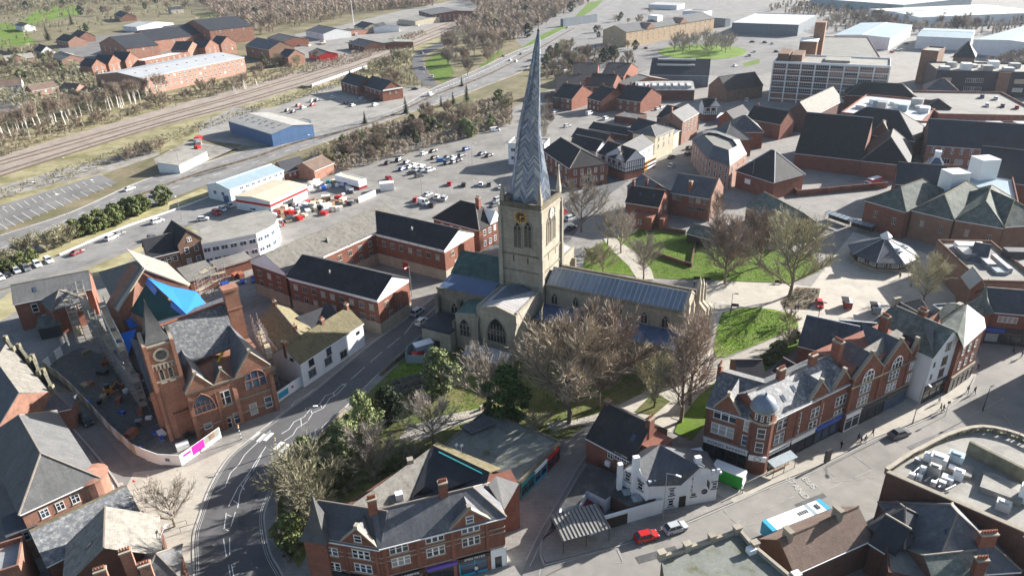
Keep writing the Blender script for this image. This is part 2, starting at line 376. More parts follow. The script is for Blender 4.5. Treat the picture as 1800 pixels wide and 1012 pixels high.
sheet('lane_road', [(-80, 530), (0, 487), (105, 449), (207, 405), (300, 372), (347, 355), (385, 340), (425, 330), (450, 345), (420, 362), (392, 376), (332, 395), (250, 425), (150, 467), (0, 509), (-80, 545)], .09, 'asphalt_old')
sheet('rough_grass', [(-60, 575), (20, 512), (150, 474), (232, 440), (330, 398), (350, 408), (250, 442), (200, 480), (30, 520), (32, 545), (-40, 590)], .07, 'dry_grass')
sheet('grass_verge', [(-60, 500), (0, 478), (125, 424), (207, 392), (300, 354), (355, 332), (372, 338), (345, 352), (300, 368), (207, 402), (105, 446), (-60, 512)], .06, 'dry_grass')

gate_l = [(345, 1110), (341, 1012), (340, 946), (350, 909), (370, 854), (400, 806), (430, 779), (490, 732), (557, 683), (650, 606), (720, 556), (765, 521), (800, 485), (850, 440), (900, 405), (985, 362), (1040, 325), (1090, 300)]
gate_r = [(535, 1110), (497, 1012), (475, 971), (465, 921), (467, 894), (482, 859), (502, 824), (562, 756), (607, 716), (667, 656), (745, 586), (768, 553), (810, 520), (870, 470), (930, 440), (1000, 425), (1030, 385), (1060, 350), (1105, 318)]
sheet('church_road', gate_l + gate_r[::-1], .09, 'asphalt')
st_up = [(900, 1110), (925, 1035), (957, 994), (1085, 961), (1165, 934), (1210, 919), (1287, 886), (1350, 858), (1447, 819), (1535, 774), (1615, 743), (1660, 722), (1700, 690), (1722, 640), (1700, 580), (1680, 530), (1672, 495), (1650, 462), (1620, 443), (1560, 428), (1480, 412), (1425, 395), (1330, 362), (1262, 345), (1225, 315), (1190, 318), (1130, 335), (1100, 345)]
st_lo = [(1090, 318), (1140, 285), (1190, 255), (1235, 225), (1262, 200), (1282, 172), (1288, 150), (1272, 125), (1350, 118), (1335, 150), (1325, 182), (1303, 208), (1268, 235), (1245, 262), (1240, 290), (1262, 318), (1340, 338), (1430, 372), (1500, 393), (1560, 403), (1640, 425), (1700, 465), (1722, 540), (1750, 590), (1900, 640), (1900, 1000), (1500, 1110)]
sheet('high_street', st_up + st_lo, .08, 'asphalt_pale')
sheet('roundabout_road', [(1100, 128), (1120, 100), (1160, 72), (1230, 58), (1320, 62), (1400, 80), (1420, 100), (1400, 118), (1330, 132), (1270, 135), (1200, 128), (1150, 118), (1120, 130), (1060, 165), (1050, 158)], .09, 'asphalt_old')
sheet('roundabout_lawn', [(1235 + 78 * math.cos(k * .3142), 92 + 13.5 * math.sin(k * .3142)) for k in range(20)], .25, 'grass', skirt=.2)
sheet('far_road', [(1240, 55), (1215, 35), (1225, 10), (1240, -20), (1285, -20), (1275, 10), (1300, 35), (1330, 60)], .09, 'asphalt_old')
sheet('grass_verge', [(1305, 112), (1335, 104), (1335, 112), (1310, 118)], .12, 'grass')
sheet('grass_verge', [(1218, 48), (1240, 33), (1260, 34), (1232, 50)], .12, 'grass')
sheet('back_lane', [(905, 1060), (925, 985), (955, 925), (985, 875), (1020, 815), (1040, 790), (1052, 770), (1068, 775), (1050, 800), (1025, 835), (985, 890), (975, 930), (955, 950), (950, 975), (957, 994), (940, 1050)], .10, 'asphalt_old')
sheet('building_site_ground', [(60, 655), (140, 610), (230, 640), (300, 700), (390, 745), (385, 775), (290, 815), (245, 800), (150, 700)], .08, 'cobble')
sheet('site_lane', [(-60, 610), (20, 590), (60, 625), (110, 690), (160, 740), (240, 830), (310, 880), (240, 900), (130, 760), (60, 690), (0, 650), (-60, 640)], .07, 'asphalt_old')
sheet('paving_forecourt', [(235, 830), (330, 820), (430, 775), (395, 812), (370, 854), (350, 909), (341, 946), (341, 1012), (345, 1100), (260, 1100), (240, 950), (215, 870)], .10, 'paving')
sheet('plaza_paving', [(1195, 520), (1262, 494), (1395, 500), (1425, 505), (1470, 445), (1500, 408), (1560, 428), (1620, 443), (1650, 462), (1672, 495), (1680, 530), (1700, 580), (1722, 640), (1690, 690), (1640, 733), (1420, 680), (1400, 560), (1330, 545), (1270, 545), (1250, 640), (1205, 715), (1180, 760), (1095, 760), (1075, 720), (1130, 690), (1190, 670), (1205, 600)], .11, 'paving')
sheet('shop_pavement', [(1290, 884), (1350, 855), (1447, 816), (1535, 771), (1615, 740), (1660, 719), (1698, 688), (1718, 650), (1690, 630), (1640, 680), (1380, 790), (1240, 850), (1262, 870)], .20, 'paving', skirt=.15)
sheet('pub_pavement', [(955, 945), (975, 925), (1080, 925), (1260, 850), (1285, 872), (1287, 883), (1210, 916), (1165, 931), (1085, 958), (960, 990), (950, 972)], .19, 'paving_grey', skirt=.15)
sheet('lawn', [(1025, 474), (1032, 440), (1075, 418), (1100, 408), (1130, 403), (1240, 418), (1330, 436), (1430, 448), (1440, 478), (1392, 498), (1185, 491), (1120, 486)], .16, 'grass', skirt=.1)
sheet('lawn', [(1268, 552), (1300, 543), (1332, 541), (1362, 545), (1398, 556), (1404, 574), (1345, 600), (1275, 628), (1258, 628), (1254, 612), (1260, 580)], .17, 'grass', skirt=.1)
sheet('lawn', [(1275, 660), (1350, 622), (1400, 590), (1420, 600), (1350, 650), (1275, 690), (1250, 735), (1215, 775), (1185, 760), (1195, 735), (1225, 700), (1250, 672)], .17, 'grass', skirt=.1)
sheet('flower_bed', [(1372, 530), (1400, 505), (1442, 508), (1438, 528), (1420, 545), (1378, 543)], .2, 'earth', skirt=.15)
sheet('churchyard_grass', [(772, 575), (690, 650), (612, 724), (566, 766), (512, 832), (488, 890), (500, 960), (525, 1000), (560, 940), (770, 790), (1000, 770), (1040, 740), (1080, 712), (1190, 668), (1200, 600), (1000, 560)], .12, 'grass_dull')
sheet('grass_patch', [(800, 735), (830, 715), (870, 700), (865, 725), (810, 748)], .16, 'grass')
sheet('grass_patch', [(680, 660), (725, 620), (770, 600), (790, 640), (740, 660), (690, 680)], .15, 'grass')
sheet('grass_patch', [(1115, 725), (1150, 690), (1178, 706), (1150, 730)], .19, 'grass_dull')
sheet('churchyard_path', [(700, 775), (715, 752), (770, 733), (845, 718), (870, 722), (845, 735), (790, 752), (740, 775)], .17, 'paving')
sheet('churchyard_path', [(960, 745), (1010, 738), (1075, 722), (1090, 728), (1040, 745), (970, 757)], .17, 'paving')
sheet('churchyard_path', [(1078, 418), (1120, 446), (1145, 475), (1150, 492), (1120, 492), (1105, 468), (1075, 440), (1060, 420)], .19, 'paving')
sheet('churchyard_path', [(1262, 640), (1300, 622), (1350, 600), (1400, 578), (1408, 588), (1352, 615), (1276, 655), (1225, 700), (1195, 740), (1180, 735), (1215, 690)], .19, 'paving')
def kerb(pts, w=.3, h=.13, z=.06, mat='kerb', sub=5, name='kerb'):
 P = smooth_px(pts, sub); mb = MB()
 for a, b in zip(P, P[1:]):
  d = b - a; mb.obox((a.x, a.y, z), (d.x, d.y, 0), (0, 0, 1), -w / 2, w / 2, h)
 return struct(mb.build(name, mat))
kerb(gate_l[:12]); kerb(gate_r[:11]); kerb(st_up[2:14], .25); kerb([(1722, 640), (1700, 580), (1680, 530), (1672, 495), (1650, 462), (1620, 443), (1560, 428), (1480, 412)], .25)
kerb([(1500, 393), (1560, 403), (1640, 425), (1700, 465), (1722, 540), (1750, 590), (1830, 618)], .25)
kerb([(957, 994), (950, 972), (955, 948), (975, 928), (985, 890), (1025, 835), (1050, 800)], .25)
kerb([(925, 985), (955, 925), (985, 875), (1020, 815), (1040, 790)], .25)
kerb([(105, 449), (207, 405), (300, 372), (347, 355), (385, 340)], .5, .5, mat='line_white', name='low_wall')
kerb([(-100, 503), (0, 454), (125, 396), (207, 361), (335, 311), (450, 277), (525, 251), (625, 226), (700, 199), (770, 166), (850, 136), (930, 96), (1010, 50)], .7, .7, mat='earth', name='central_reserve')
kerb(dual_up[1:14], .3, .2, mat='asphalt_pale'); kerb([(951, 92), (925, 122), (860, 149), (800, 172), (700, 206), (600, 240), (525, 266)], .4, .4, mat='asphalt_pale')
kerb([(270, 1100), (225, 905), (200, 840), (130, 755), (60, 680)], .3)
def marks(name, items, mat='line_white', z=.135):
 mb = MB()
 for it in items:
  pts = it[0]; kw = it[1] if len(it) > 1 else {}
  P = smooth_px(pts, 4) if len(pts) > 2 and not kw.get('raw') else [G(*p) for p in pts]
  ribbon(mb, P, kw.get('w', .15), z, dash=kw.get('dash'), off=kw.get('off', 0))
 return struct(mb.build(name, mat), 'structure')
D = dict(dash=(3, 5), w=.22)
lane1 = [(0, 438), (125, 384), (207, 348), (335, 302), (450, 269), (540, 243), (625, 220), (700, 195), (765, 162), (845, 130), (915, 95), (1005, 49)]
lane2 = [(300, 332), (355, 315), (450, 285), (525, 259), (625, 233), (700, 203), (790, 170), (855, 143)]
marks('lane_markings', [(lane1, D), (lane2, dict(dash=(4, 6), w=.25)), (dual_up[1:13], dict(w=.2, off=-.7)), ([(770, 160), (845, 129), (905, 100), (945, 82)], dict(dash=(2, 2), w=.9, off=1.5))])
car_bays = []
for k in range(13):
 t = k / 12; x, y = 4 + 154 * t, 366 - 50 * t; car_bays.append(([(x, y), (x + 10 - 2 * t, y + 8 - 2 * t)], dict(w=.18)))
for k in range(14):
 t = k / 13; x, y = -6 + 192 * t, 390 - 68 * t; car_bays.append(([(x, y), (x + 20 - 9 * t, y + 13 - 7 * t)], dict(w=.18)))
marks('parking_bay_lines', car_bays)
marks('parking_bay_lines', [([(755 + 11 * k, 332 - 2.2 * k), (762 + 11 * k, 345 - 2.2 * k)], dict(w=.15)) for k in range(8)], 'line_worn')
marks('parking_bay_lines', [([(1565 + 8 * k, 107 + 4 * (k % 2)), (1572 + 8 * k, 112 + 4 * (k % 2))], dict(w=.2)) for k in range(9)], 'line_worn')
marks('parking_bay_lines', [([(676 + 13 * k, 300 - 4.2 * k + 14 * j), (684 + 13 * k, 305 - 4.2 * k + 14 * j)], dict(w=.14)) for k in range(14) for j in (0, 1)], 'line_worn')
marks('road_markings', [
 ([(768, 537), (744, 560)], dict(w=.14)), ([(732, 560), (711, 588)], dict(w=.14)), ([(704, 593), (681, 612)], dict(w=.14)), ([(672, 619), (651, 637)], dict(w=.14)), ([(641, 646), (617, 667)], dict(w=.14)),
 ([(610, 674), (597, 680), (588, 690), (572, 696), (562, 710), (545, 720), (535, 733), (517, 742), (508, 755), (495, 763)], dict(raw=1)),
 ([(608, 677), (594, 692), (580, 700), (568, 718), (550, 726), (540, 742), (522, 753), (515, 765), (500, 775)], dict(raw=1)),
 ([(562, 710), (566, 717)], {}), ([(586, 690), (588, 697)], {}), ([(547, 722), (549, 728)], {}), ([(529, 737), (530, 750)], {}), ([(600, 675), (609, 678)], {}),
 ([(580, 665), (557, 683), (550, 686), (540, 694), (518, 706), (510, 718), (496, 726), (484, 740), (470, 750)], dict(raw=1)),
 ([(606, 717), (597, 725), (585, 735), (573, 744), (566, 756)], dict(raw=1)),
 ([(476, 757), (440, 790), (430, 800), (420, 817), (405, 832), (396, 856), (378, 866)], dict(raw=1)),
 ([(468, 785), (450, 812), (436, 835), (424, 850), (418, 858), (407, 880), (402, 890)], dict(raw=1)), ([(460, 800), (444, 830), (432, 845), (422, 868), (418, 893)], dict(raw=1)),
 ([(445, 828), (430, 850)], {}), ([(424, 852), (430, 861)], {}), ([(410, 880), (418, 885)], {}), ([(398, 902), (394, 930)], {}), ([(414, 900), (406, 926)], {}), ([(400, 905), (407, 908)], {}), ([(397, 931), (402, 933)], {}),
 ([(393, 947), (398, 978)], {}), ([(404, 945), (404, 975)], {}), ([(402, 993), (405, 1012)], {}), ([(407, 992), (411, 1012)], {})], 'line_white')
cross = MB()                                              # zebra crossing by the churchyard corner
for x, y in [(447, 768), (458, 772), (470, 770), (488, 786), (499, 790), (508, 796)]:
 a, b = G(x - 5, y + 5), G(x + 9, y - 9); cross.obox((a.x, a.y, .115), (b.x - a.x, b.y - a.y, 0), (0, 0, 1), -.45, .45, .02)
struct(cross.build('zebra_crossing', 'line_white'))
marks('kerb_lines', [(gate_l[1:12], dict(w=.12, off=-.45)), (gate_l[1:8], dict(w=.12, off=-.75)), (gate_r[1:8], dict(w=.12, off=.45)), (gate_r[1:8], dict(w=.12, off=.75)), ([(928, 995), (957, 935), (988, 880), (1022, 822), (1046, 795)], dict(w=.12, off=-.3)), ([(952, 970), (957, 952), (978, 930), (988, 892), (1030, 836)], dict(w=.12, off=-.4)), ([(1230, 280), (1240, 262), (1262, 240), (1300, 210), (1322, 182)], dict(w=.12))], 'line_worn')
marks('road_markings', [([(957, 998), (1083, 963)], dict(w=.2)), ([(1085, 966), (1095, 988), (1080, 990)], dict(raw=1)), ([(1272, 897), (1278, 903)], {}), ([(1285, 911), (1295, 919), (1302, 914)], dict(raw=1)), ([(1328, 902), (1338, 899)], {}), ([(1312, 924), (1328, 920)], {}), ([(1350, 858), (1447, 819)], dict(w=.2, off=-.35)), ([(1500, 800), (1535, 825), (1502, 840)], dict(raw=1)), ([(1451, 862), (1483, 848)], {}), ([(1350, 893), (1385, 877), (1460, 848), (1530, 840), (1545, 838), (1552, 846)], dict(raw=1, dash=(1.2, 1.2))), ([(1448, 821), (1452, 826)], {}), ([(1461, 832), (1470, 839), (1463, 843)], dict(raw=1)), ([(1245, 284), (1205, 270), (1165, 300), (1110, 312)], dict(dash=(2, 3))), ([(1310, 140), (1300, 175), (1290, 205), (1260, 225)], dict(w=.2, dash=(2, 1.5))), ([(1320, 140), (1310, 178), (1298, 205), (1270, 225)], dict(w=.2, dash=(2, 1.5))), ([(1700, 735), (1765, 700)], {}), ([(1762, 728), (1783, 753)], {}), ([(950, 1000), (948, 1012)], {})], 'line_worn', z=.125)
def ground_text(body, a, b, size, mat, name='road_lettering', z=.13):
 """letters painted on the road, reading from a towards b"""
 A, B = G(*a), G(*b); an = math.atan2(B.y - A.y, B.x - A.x)
 return struct(text_obj(name, body, size, mat, Matrix.Translation((A.x, A.y, z)) @ Matrix.Rotation(an, 4, 'Z')))
def text_obj(name, body, size, mat, mtx, parent=None, sx=1.0, ext=.01):
 c = bpy.data.curves.new(name, 'FONT'); c.body = body; c.size = size; c.extrude = ext; c.align_x = 'CENTER'; c.align_y = 'CENTER'
 t = bpy.data.objects.new(name, c); me = bpy.data.meshes.new_from_object(t); bpy.data.objects.remove(t); bpy.data.curves.remove(c)
 me.materials.clear(); me.materials.append(MATS[mat])
 o = add(name, me, parent); o.matrix_local = mtx @ Matrix.Diagonal((sx, 1, 1, 1)); return o
marks('road_patch', [([(430, 905), (424, 935)], dict(w=2)), ([(455, 862), (440, 885)], dict(w=1.2)), ([(365, 960), (362, 1000)], dict(w=1.5)), ([(640, 655), (612, 680)], dict(w=1)), ([(700, 600), (690, 609)], dict(w=2)), ([(1120, 985), (1190, 965)], dict(w=1.4)), ([(1400, 890), (1450, 870)], dict(w=1)), ([(1600, 790), (1680, 755)], dict(w=1.6)), ([(985, 905), (965, 945)], dict(w=1.2)), ([(340, 312), (400, 295)], dict(w=2.5)), ([(560, 245), (600, 232)], dict(w=2.5))], 'felt_dark', z=.118)
ground_text('BUS', (1422, 849), (1434, 860), 1.7, 'line_worn')
ground_text('STAND', (1401, 858), (1416, 874), 1.7, 'line_worn')
# ------------------------------------------------------------------ building kit
def ray(px, py):
 w = cam2w(Vector((px - CX, py - CY, FPX))); return Vector((0, 0, CAM_H)), w
class Frame:
 """local axes of a building: x along its front, y into it, z up; origin on the ground at the front left corner"""
 def __init__(s, o, ang):
  s.o = Vector((o[0], o[1], 0)); s.ang = ang; c, n = math.cos(ang), math.sin(ang)
  s.u = Vector((c, n, 0)); s.n = Vector((-n, c, 0))
 def loc(s, p): d = Vector(p) - s.o; return Vector((d.dot(s.u), d.dot(s.n), p[2]))
 def px(s, px, py, z): return s.loc(G(px, py, z))
 def hit(s, px, py, axis, val):
  """where the sight line meets the local plane x=val (axis 0) or y=val (axis 1)"""
  o, d = ray(px, py); lo = s.loc(o); ld = Vector((d.dot(s.u), d.dot(s.n), d.z)); t = (val - lo[axis]) / ld[axis]; return lo + ld * t
 def on_f(s, px, py, y=0.0): p = s.hit(px, py, 1, y); return p.x, p.z
 def on_s(s, px, py, x): p = s.hit(px, py, 0, x); return p.y, p.z
WINC = {}
def win_mesh(w, h, kind, frame='white_paint', glass='glass', sill='stone_trim'):
 key = (round(w, 1), round(h, 1), kind, frame, glass, sill)
 if key in WINC: return WINC[key]
 a, b, t = w / 2, h / 2, .09
 fr, gl = MB(), MB()
 def bar(x0, z0, x1, z1, d=.07): fr.box(x0, -d, z0, x1, .05, z1, 0)
 if kind in 'gl':                                   # pointed arch
  n = 6; pts = [(-a, -b), (a, -b)]
  zs = b - w * .85
  for k in range(n + 1): t_ = k / n; an = t_ * R(60); pts.append((a - w + w * math.cos(an), zs + w * math.sin(an)))
  for k in range(n, -1, -1): an = k / n * R(60); pts.append((-a + w - w * math.cos(an), zs + w * math.sin(an)))
  q = [pts[0], pts[1]] + pts[2:]
  gl.face([(p[0], -.02, p[1]) for p in q], 0)
  ring = q
  for k in range(1, len(ring)):
   p, r = ring[k], ring[(k + 1) % len(ring)]
   fr.tube((p[0], -.05, p[1]), (r[0], -.05, r[1]), .14, n=4, cap=False)
  fr.box(-a - .15, -.3, -b - .2, a + .15, .1, -b, 0)
  nm = max(1, round(w / .9))
  for k in range(1, nm): x = -a + w * k / nm; fr.tube((x, -.06, -b), (x, -.06, zs + w * .45), .07, n=4)
  for k in range(nm):
   x0, x1 = -a + w * k / nm, -a + w * (k + 1) / nm; c = (x0 + x1) / 2; z = zs + w * .1
   fr.tube((x0, -.06, z), (c, -.06, z + w / nm * .8), .06, n=4); fr.tube((x1, -.06, z), (c, -.06, z + w / nm * .8), .06, n=4)
   if kind == 'l':
    for j in range(int((zs + b) / .45)): fr.box(x0 + .08, -.05, -b + .2 + j * .45, x1 - .08, -.02, -b + .32 + j * .45, 0)
  if kind == 'g' and h > 3: fr.tube((-a, -.06, -b + h * .35), (a, -.06, -b + h * .35), .06, n=4)
 elif kind == 'a':                                  # half round head with three lights
  n = 10; pts = [(-a, -b), (a, -b)] + [(a * math.cos(math.pi * k / n), b - a + a * math.sin(math.pi * k / n)) for k in range(n + 1)]
  gl.face([(p[0], -.02, p[1]) for p in pts], 0)
  for k in range(1, len(pts)): p, r = pts[k], pts[(k + 1) % len(pts)]; fr.tube((p[0], -.05, p[1]), (r[0], -.05, r[1]), .1, n=4, cap=False)
  for x in (-a / 3, a / 3): bar(x - .08, -b, x + .08, b - .3)
  bar(-a, -.1, a, .1)
 elif kind == 'r':
  n = 14; ring = [(a * math.cos(2 * math.pi * k / n), a * math.sin(2 * math.pi * k / n)) for k in range(n)]
  gl.face([(p[0], -.02, p[1]) for p in ring], 0)
  for k in range(n): p, r = ring[k], ring[(k + 1) % n]; fr.tube((p[0], -.05, p[1]), (r[0], -.05, r[1]), .12, n=4, cap=False)
 else:
  gl.face([(-a, -.02, -b), (a, -.02, -b), (a, -.02, b), (-a, -.02, b)], 0)
  bar(-a, -b, -a + t, b); bar(a - t, -b, a, b); bar(-a + t, -b, a - t, -b + t); bar(-a + t, b - t, a - t, b)
  if kind == 'c': bar(-t / 2, -b + t, t / 2, b - t, .05); bar(-a + t, b * .15, -t / 2, b * .15 + t * .8, .05); bar(t / 2, b * .15, a - t, b * .15 + t * .8, .05)
  if kind == 's': bar(-a + t, -t / 2, a - t, t / 2, .06)
  if kind in '32':
   n = 3 if kind == '3' else 2
   for k in range(1, n): x = -a + w * k / n; bar(x - .1, -b + t, x + .1, b - t, .1)
   for k in range(n): x0, x1 = -a + w * k / n + .1, -a + w * (k + 1) / n - .1; bar(x0, .05 * h, x1, .05 * h + .09, .06)
  if kind == 'o':
   n = max(2, round(w / 1.1))
   for k in range(1, n): x = -a + w * k / n; bar(x - .05, -b + t, x + .05, b - t, .05)
  if kind not in 'od':
   fr.box(-a - .12, -.14, -b - .16, a + .12, .05, -b - .002, 1)
   fr.box(-a - .12, -.04, b + .002, a + .12, .05, b + .2, 1)
 r = (fr.mesh('window', [frame, sill]), gl.mesh('pane', glass)); WINC[key] = r
 return r
class Bld:
 def __init__(s, name, label, cat, A, B, C=None, D=None, z=6.0, group=None, z0=0.0):
  a, b = G(*A, z), G(*B, z); d = b - a; s.L = math.hypot(d.x, d.y)
  s.f = Frame(a, math.atan2(d.y, d.x)); s.h = z; s.z0 = z0
  s.D = D if D is not None else abs(s.f.px(*C, z).y)
  s.root = thing(name, label, cat, (a.x, a.y, 0), s.f.ang, group)
 def part(s, mb, name, mats): return mb.build(name, mats, s.root)
 def walls(s, wall, z1=None, roof=None, r=0.0):
  m = MB(); h = z1 or s.h; L, D = s.L, s.D
  m.box(0, 0, s.z0, L, D, h, 0)
  if roof == 'gx': m.hexa([(.0, 0, h - .02), (.0, D, h - .02), (.0, D / 2, h + r - .05)], [(L, 0, h - .02), (L, D, h - .02), (L, D / 2, h + r - .05)])
  if roof == 'gy': m.hexa([(0, 0, h - .02), (L, 0, h - .02), (L / 2, 0, h + r - .05)], [(0, D, h - .02), (L, D, h - .02), (L / 2, D, h + r - .05)])
  if roof == 'mono': m.hexa([(0, 0, h - .02), (0, D, h - .02), (0, D, h + r - .05)], [(L, 0, h - .02), (L, D, h - .02), (L, D, h + r - .05)])
  s.wall = s.part(m, 'wall', wall); return s
 def roof(s, rt, r, mat, o=.35, ridge='ridge_tile', inset=None, fascia='white_paint', par=.5, wallm='brick', th=.16):
  L, D, h = s.L, s.D, s.h; m = MB(); q = []; s.rt, s.r = rt, r
  def pl(pts): m.slab([(x, y, z + .06) for x, y, z in pts], th)
  rd = []
  if rt == 'gx':
   dz = o * r / (D / 2); pl([(-o * .6, -o, h - dz), (L + o * .6, -o, h - dz), (L + o * .6, D / 2, h + r), (-o * .6, D / 2, h + r)])
   pl([(L + o * .6, D + o, h - dz), (-o * .6, D + o, h - dz), (-o * .6, D / 2, h + r), (L + o * .6, D / 2, h + r)]); rd = [((-o * .6, D / 2, h + r), (L + o * .6, D / 2, h + r))]
  elif rt == 'gy':
   dz = o * r / (L / 2); pl([(-o, D + o * .6, h - dz), (-o, -o * .6, h - dz), (L / 2, -o * .6, h + r), (L / 2, D + o * .6, h + r)])
   pl([(L + o, -o * .6, h - dz), (L + o, D + o * .6, h - dz), (L / 2, D + o * .6, h + r), (L / 2, -o * .6, h + r)]); rd = [((L / 2, -o * .6, h + r), (L / 2, D + o * .6, h + r))]
  elif rt == 'mono': pl([(-o, -o, h - .1), (L + o, -o, h - .1), (L + o, D + o, h + r), (-o, D + o, h + r)])
  elif rt in ('hip', 'hipl', 'hipr', 'pyr', 'hipf'):
   c = [(-o, -o, h - .1), (L + o, -o, h - .1), (L + o, D + o, h - .1), (-o, D + o, h - .1)]
   if rt == 'pyr': t = (L / 2, D / 2, h + r); [pl([c[k], c[(k + 1) % 4], t]) for k in range(4)]; rd = [(c[k], t) for k in range(4)]
   elif L >= D and rt != 'hipf':
    i = D / 2 if inset is None else inset
    t0, t1 = (i if rt != 'hipr' else -o, D / 2, h + r), (L - i if rt != 'hipl' else L + o, D / 2, h + r)
    pl([c[0], c[1], t1, t0]); pl([c[2], c[3], t0, t1])
    if rt != 'hipr': pl([c[3], c[0], t0]); rd += [(c[3], t0), (c[0], t0)]
    if rt != 'hipl': pl([c[1], c[2], t1]); rd += [(c[1], t1), (c[2], t1)]
    rd.append((t0, t1))
    if rt == 'hipr': m.face([c[3], c[0], t0], 0)
    if rt == 'hipl': m.face([c[1], c[2], t1], 0)
   else:
    i = L / 2 if inset is None else inset; t0, t1 = (L / 2, i, h + r), (L / 2, (D - i) if rt != 'hipf' else D + o, h + r)
    pl([c[0], c[1], t0]); pl([c[1], c[2], t1, t0]); pl([c[3], c[0], t0, t1]); rd += [(c[0], t0), (c[1], t0), (t0, t1)]
    if rt != 'hipf': pl([c[2], c[3], t1]); rd += [(c[2], t1), (c[3], t1)]
  elif rt == 'flat':
   m.slab([(.3, .3, h + .03), (L - .3, .3, h + .03), (L - .3, D - .3, h + .03), (.3, D - .3, h + .03)], .1)
   p = MB(); t = .3
   for x0, y0, x1, y1 in ((0, 0, L, t), (0, D - t, L, D), (0, t, t, D - t), (L - t, t, L, D - t)): p.box(x0, y0, h + .003, x1, y1, h + par, 0)
   s.part(p, 'parapet', wallm)
  s.rf = s.part(m, 'roof', mat)
  if rd and ridge:
   t = MB()
   for a, b in rd: t.tube(Vector(a) + Vector((0, 0, .08)), Vector(b) + Vector((0, 0, .08)), .17, n=5)
   t.build('ridge', ridge, s.rf)
  if rt in ('gx', 'hip', 'hipl', 'hipr') and fascia:
   g = MB(); g.box(-o * .5, -o - .12, h - (o * r / (D / 2) if rt == 'gx' else .1) - .16, L + o * .5, -o - .005, h - (o * r / (D / 2) if rt == 'gx' else .1) + .0, 0); s.part(g, 'gutter', fascia)
  return s
 def side_m(s, side, u, z, out=0.0):
  """matrix at distance u along a side (f front, r right, l left, b back) and height z"""
  if side == 'f': return Matrix.Translation((u, -out, z))
  if side == 'b': return Matrix.Translation((u, s.D + out, z)) @ Matrix.Rotation(math.pi, 4, 'Z')
  if side == 'r': return Matrix.Translation((s.L + out, u, z)) @ Matrix.Rotation(math.pi / 2, 4, 'Z')
  return Matrix.Translation((-out, u, z)) @ Matrix.Rotation(-math.pi / 2, 4, 'Z')
 def win1(s, side, u, z, w, h, kind='s', out=0.0, name='window', **kw):
  if 'glass' not in kw: kw = dict(kw, glass=['glass', 'glass', 'glass', 'glass_blue', 'glass_blue', 'curtain'][RND.randrange(6)])
  fm, gm = win_mesh(w, h, kind, **kw)
  o = add(name, fm, s.root); o.matrix_local = s.side_m(side, u, z, out)
  add('pane', gm, o); return o
 def wins(s, side, a, b, n, z, w, h, kind='s', **kw):
  T = s.L if side in 'fb' else s.D
  for k in range(n):
   u = (a + (b - a) * ((k + .5) / n)) * T; s.win1(side, u, z, w, h, kind, **kw)
  return s
 def band(s, z, h, mat, d=.08, sides='flr', name='string_course'):
  m = MB(); L, D = s.L, s.D
  if 'f' in sides: m.box(-d, -d, z, L + d, -.003, z + h)
  if 'r' in sides: m.box(L + .003, 0, z, L + d, D, z + h)
  if 'l' in sides: m.box(-d, 0, z, -.003, D, z + h)
  s.part(m, name, mat); return s
 def chimney(s, x, y, w=.9, d=.6, z0=None, z1=None, pots=3, mat='brick', cap='stone_trim', pot='terracotta'):
  h = s.h; z0 = h if z0 is None else z0; z1 = z1 or h + getattr(s, 'r', 2) + 1.2; m = MB()
  m.box(x - w / 2, y - d / 2, z0, x + w / 2, y + d / 2, z1 - .25, 0); m.box(x - w / 2 - .1, y - d / 2 - .1, z1 - .25, x + w / 2 + .1, y + d / 2 + .1, z1, 1)
  c = s.part(m, 'chimney', [mat, cap])
  for k in range(pots):
   p = MB(); t = (k + .5) / pots - .5; xx, yy = (x + t * w, y) if w >= d else (x, y + t * d)
   p.lathe([(.16, 0), (.13, .5), (.16, .52), (.1, .52)], (xx, yy, z1), 7); p.build('chimney_pot', pot, c)
  return s
 def box(s, name, x0, y0, z0, x1, y1, z1, mat, parent=None):
  m = MB(); m.box(x0, y0, z0, x1, y1, z1); return m.build(name, mat, parent or s.root)
 def skylight(s, x, y, w=.8, l=1.1, mat='glass_blue'):
  """roof window on the front or back slope of a gable or hip roof"""
  L, D, h = s.L, s.D, s.h
  if s.rt == 'gy':
   k = s.r / (L / 2); zz = lambda x_: h + (k * x_ if x_ < L / 2 else k * (L - x_)) + .1
   P = [(x - l / 2, y - w / 2), (x + l / 2, y - w / 2), (x + l / 2, y + w / 2), (x - l / 2, y + w / 2)]; P = [(a, b, zz(a)) for a, b in P]
  else:
   k = s.r / (D / 2); zz = lambda y_: h + (k * y_ if y_ < D / 2 else k * (D - y_)) + .1
   P = [(x - w / 2, y - l / 2), (x + w / 2, y - l / 2), (x + w / 2, y + l / 2), (x - w / 2, y + l / 2)]; P = [(a, b, zz(b)) for a, b in P]
  m = MB(); m.hexa([Vector(p) - Vector((0, 0, .05)) for p in P], [Vector(p) + Vector((0, 0, .06)) for p in P], 0)
  i = [Vector(p).lerp(sum((Vector(q) for q in P), Vector()) / 4, .18) + Vector((0, 0, .065)) for p in P]; m.face(i, 1)
  s.part(m, 'skylight', ['steel_dark', mat]); return s
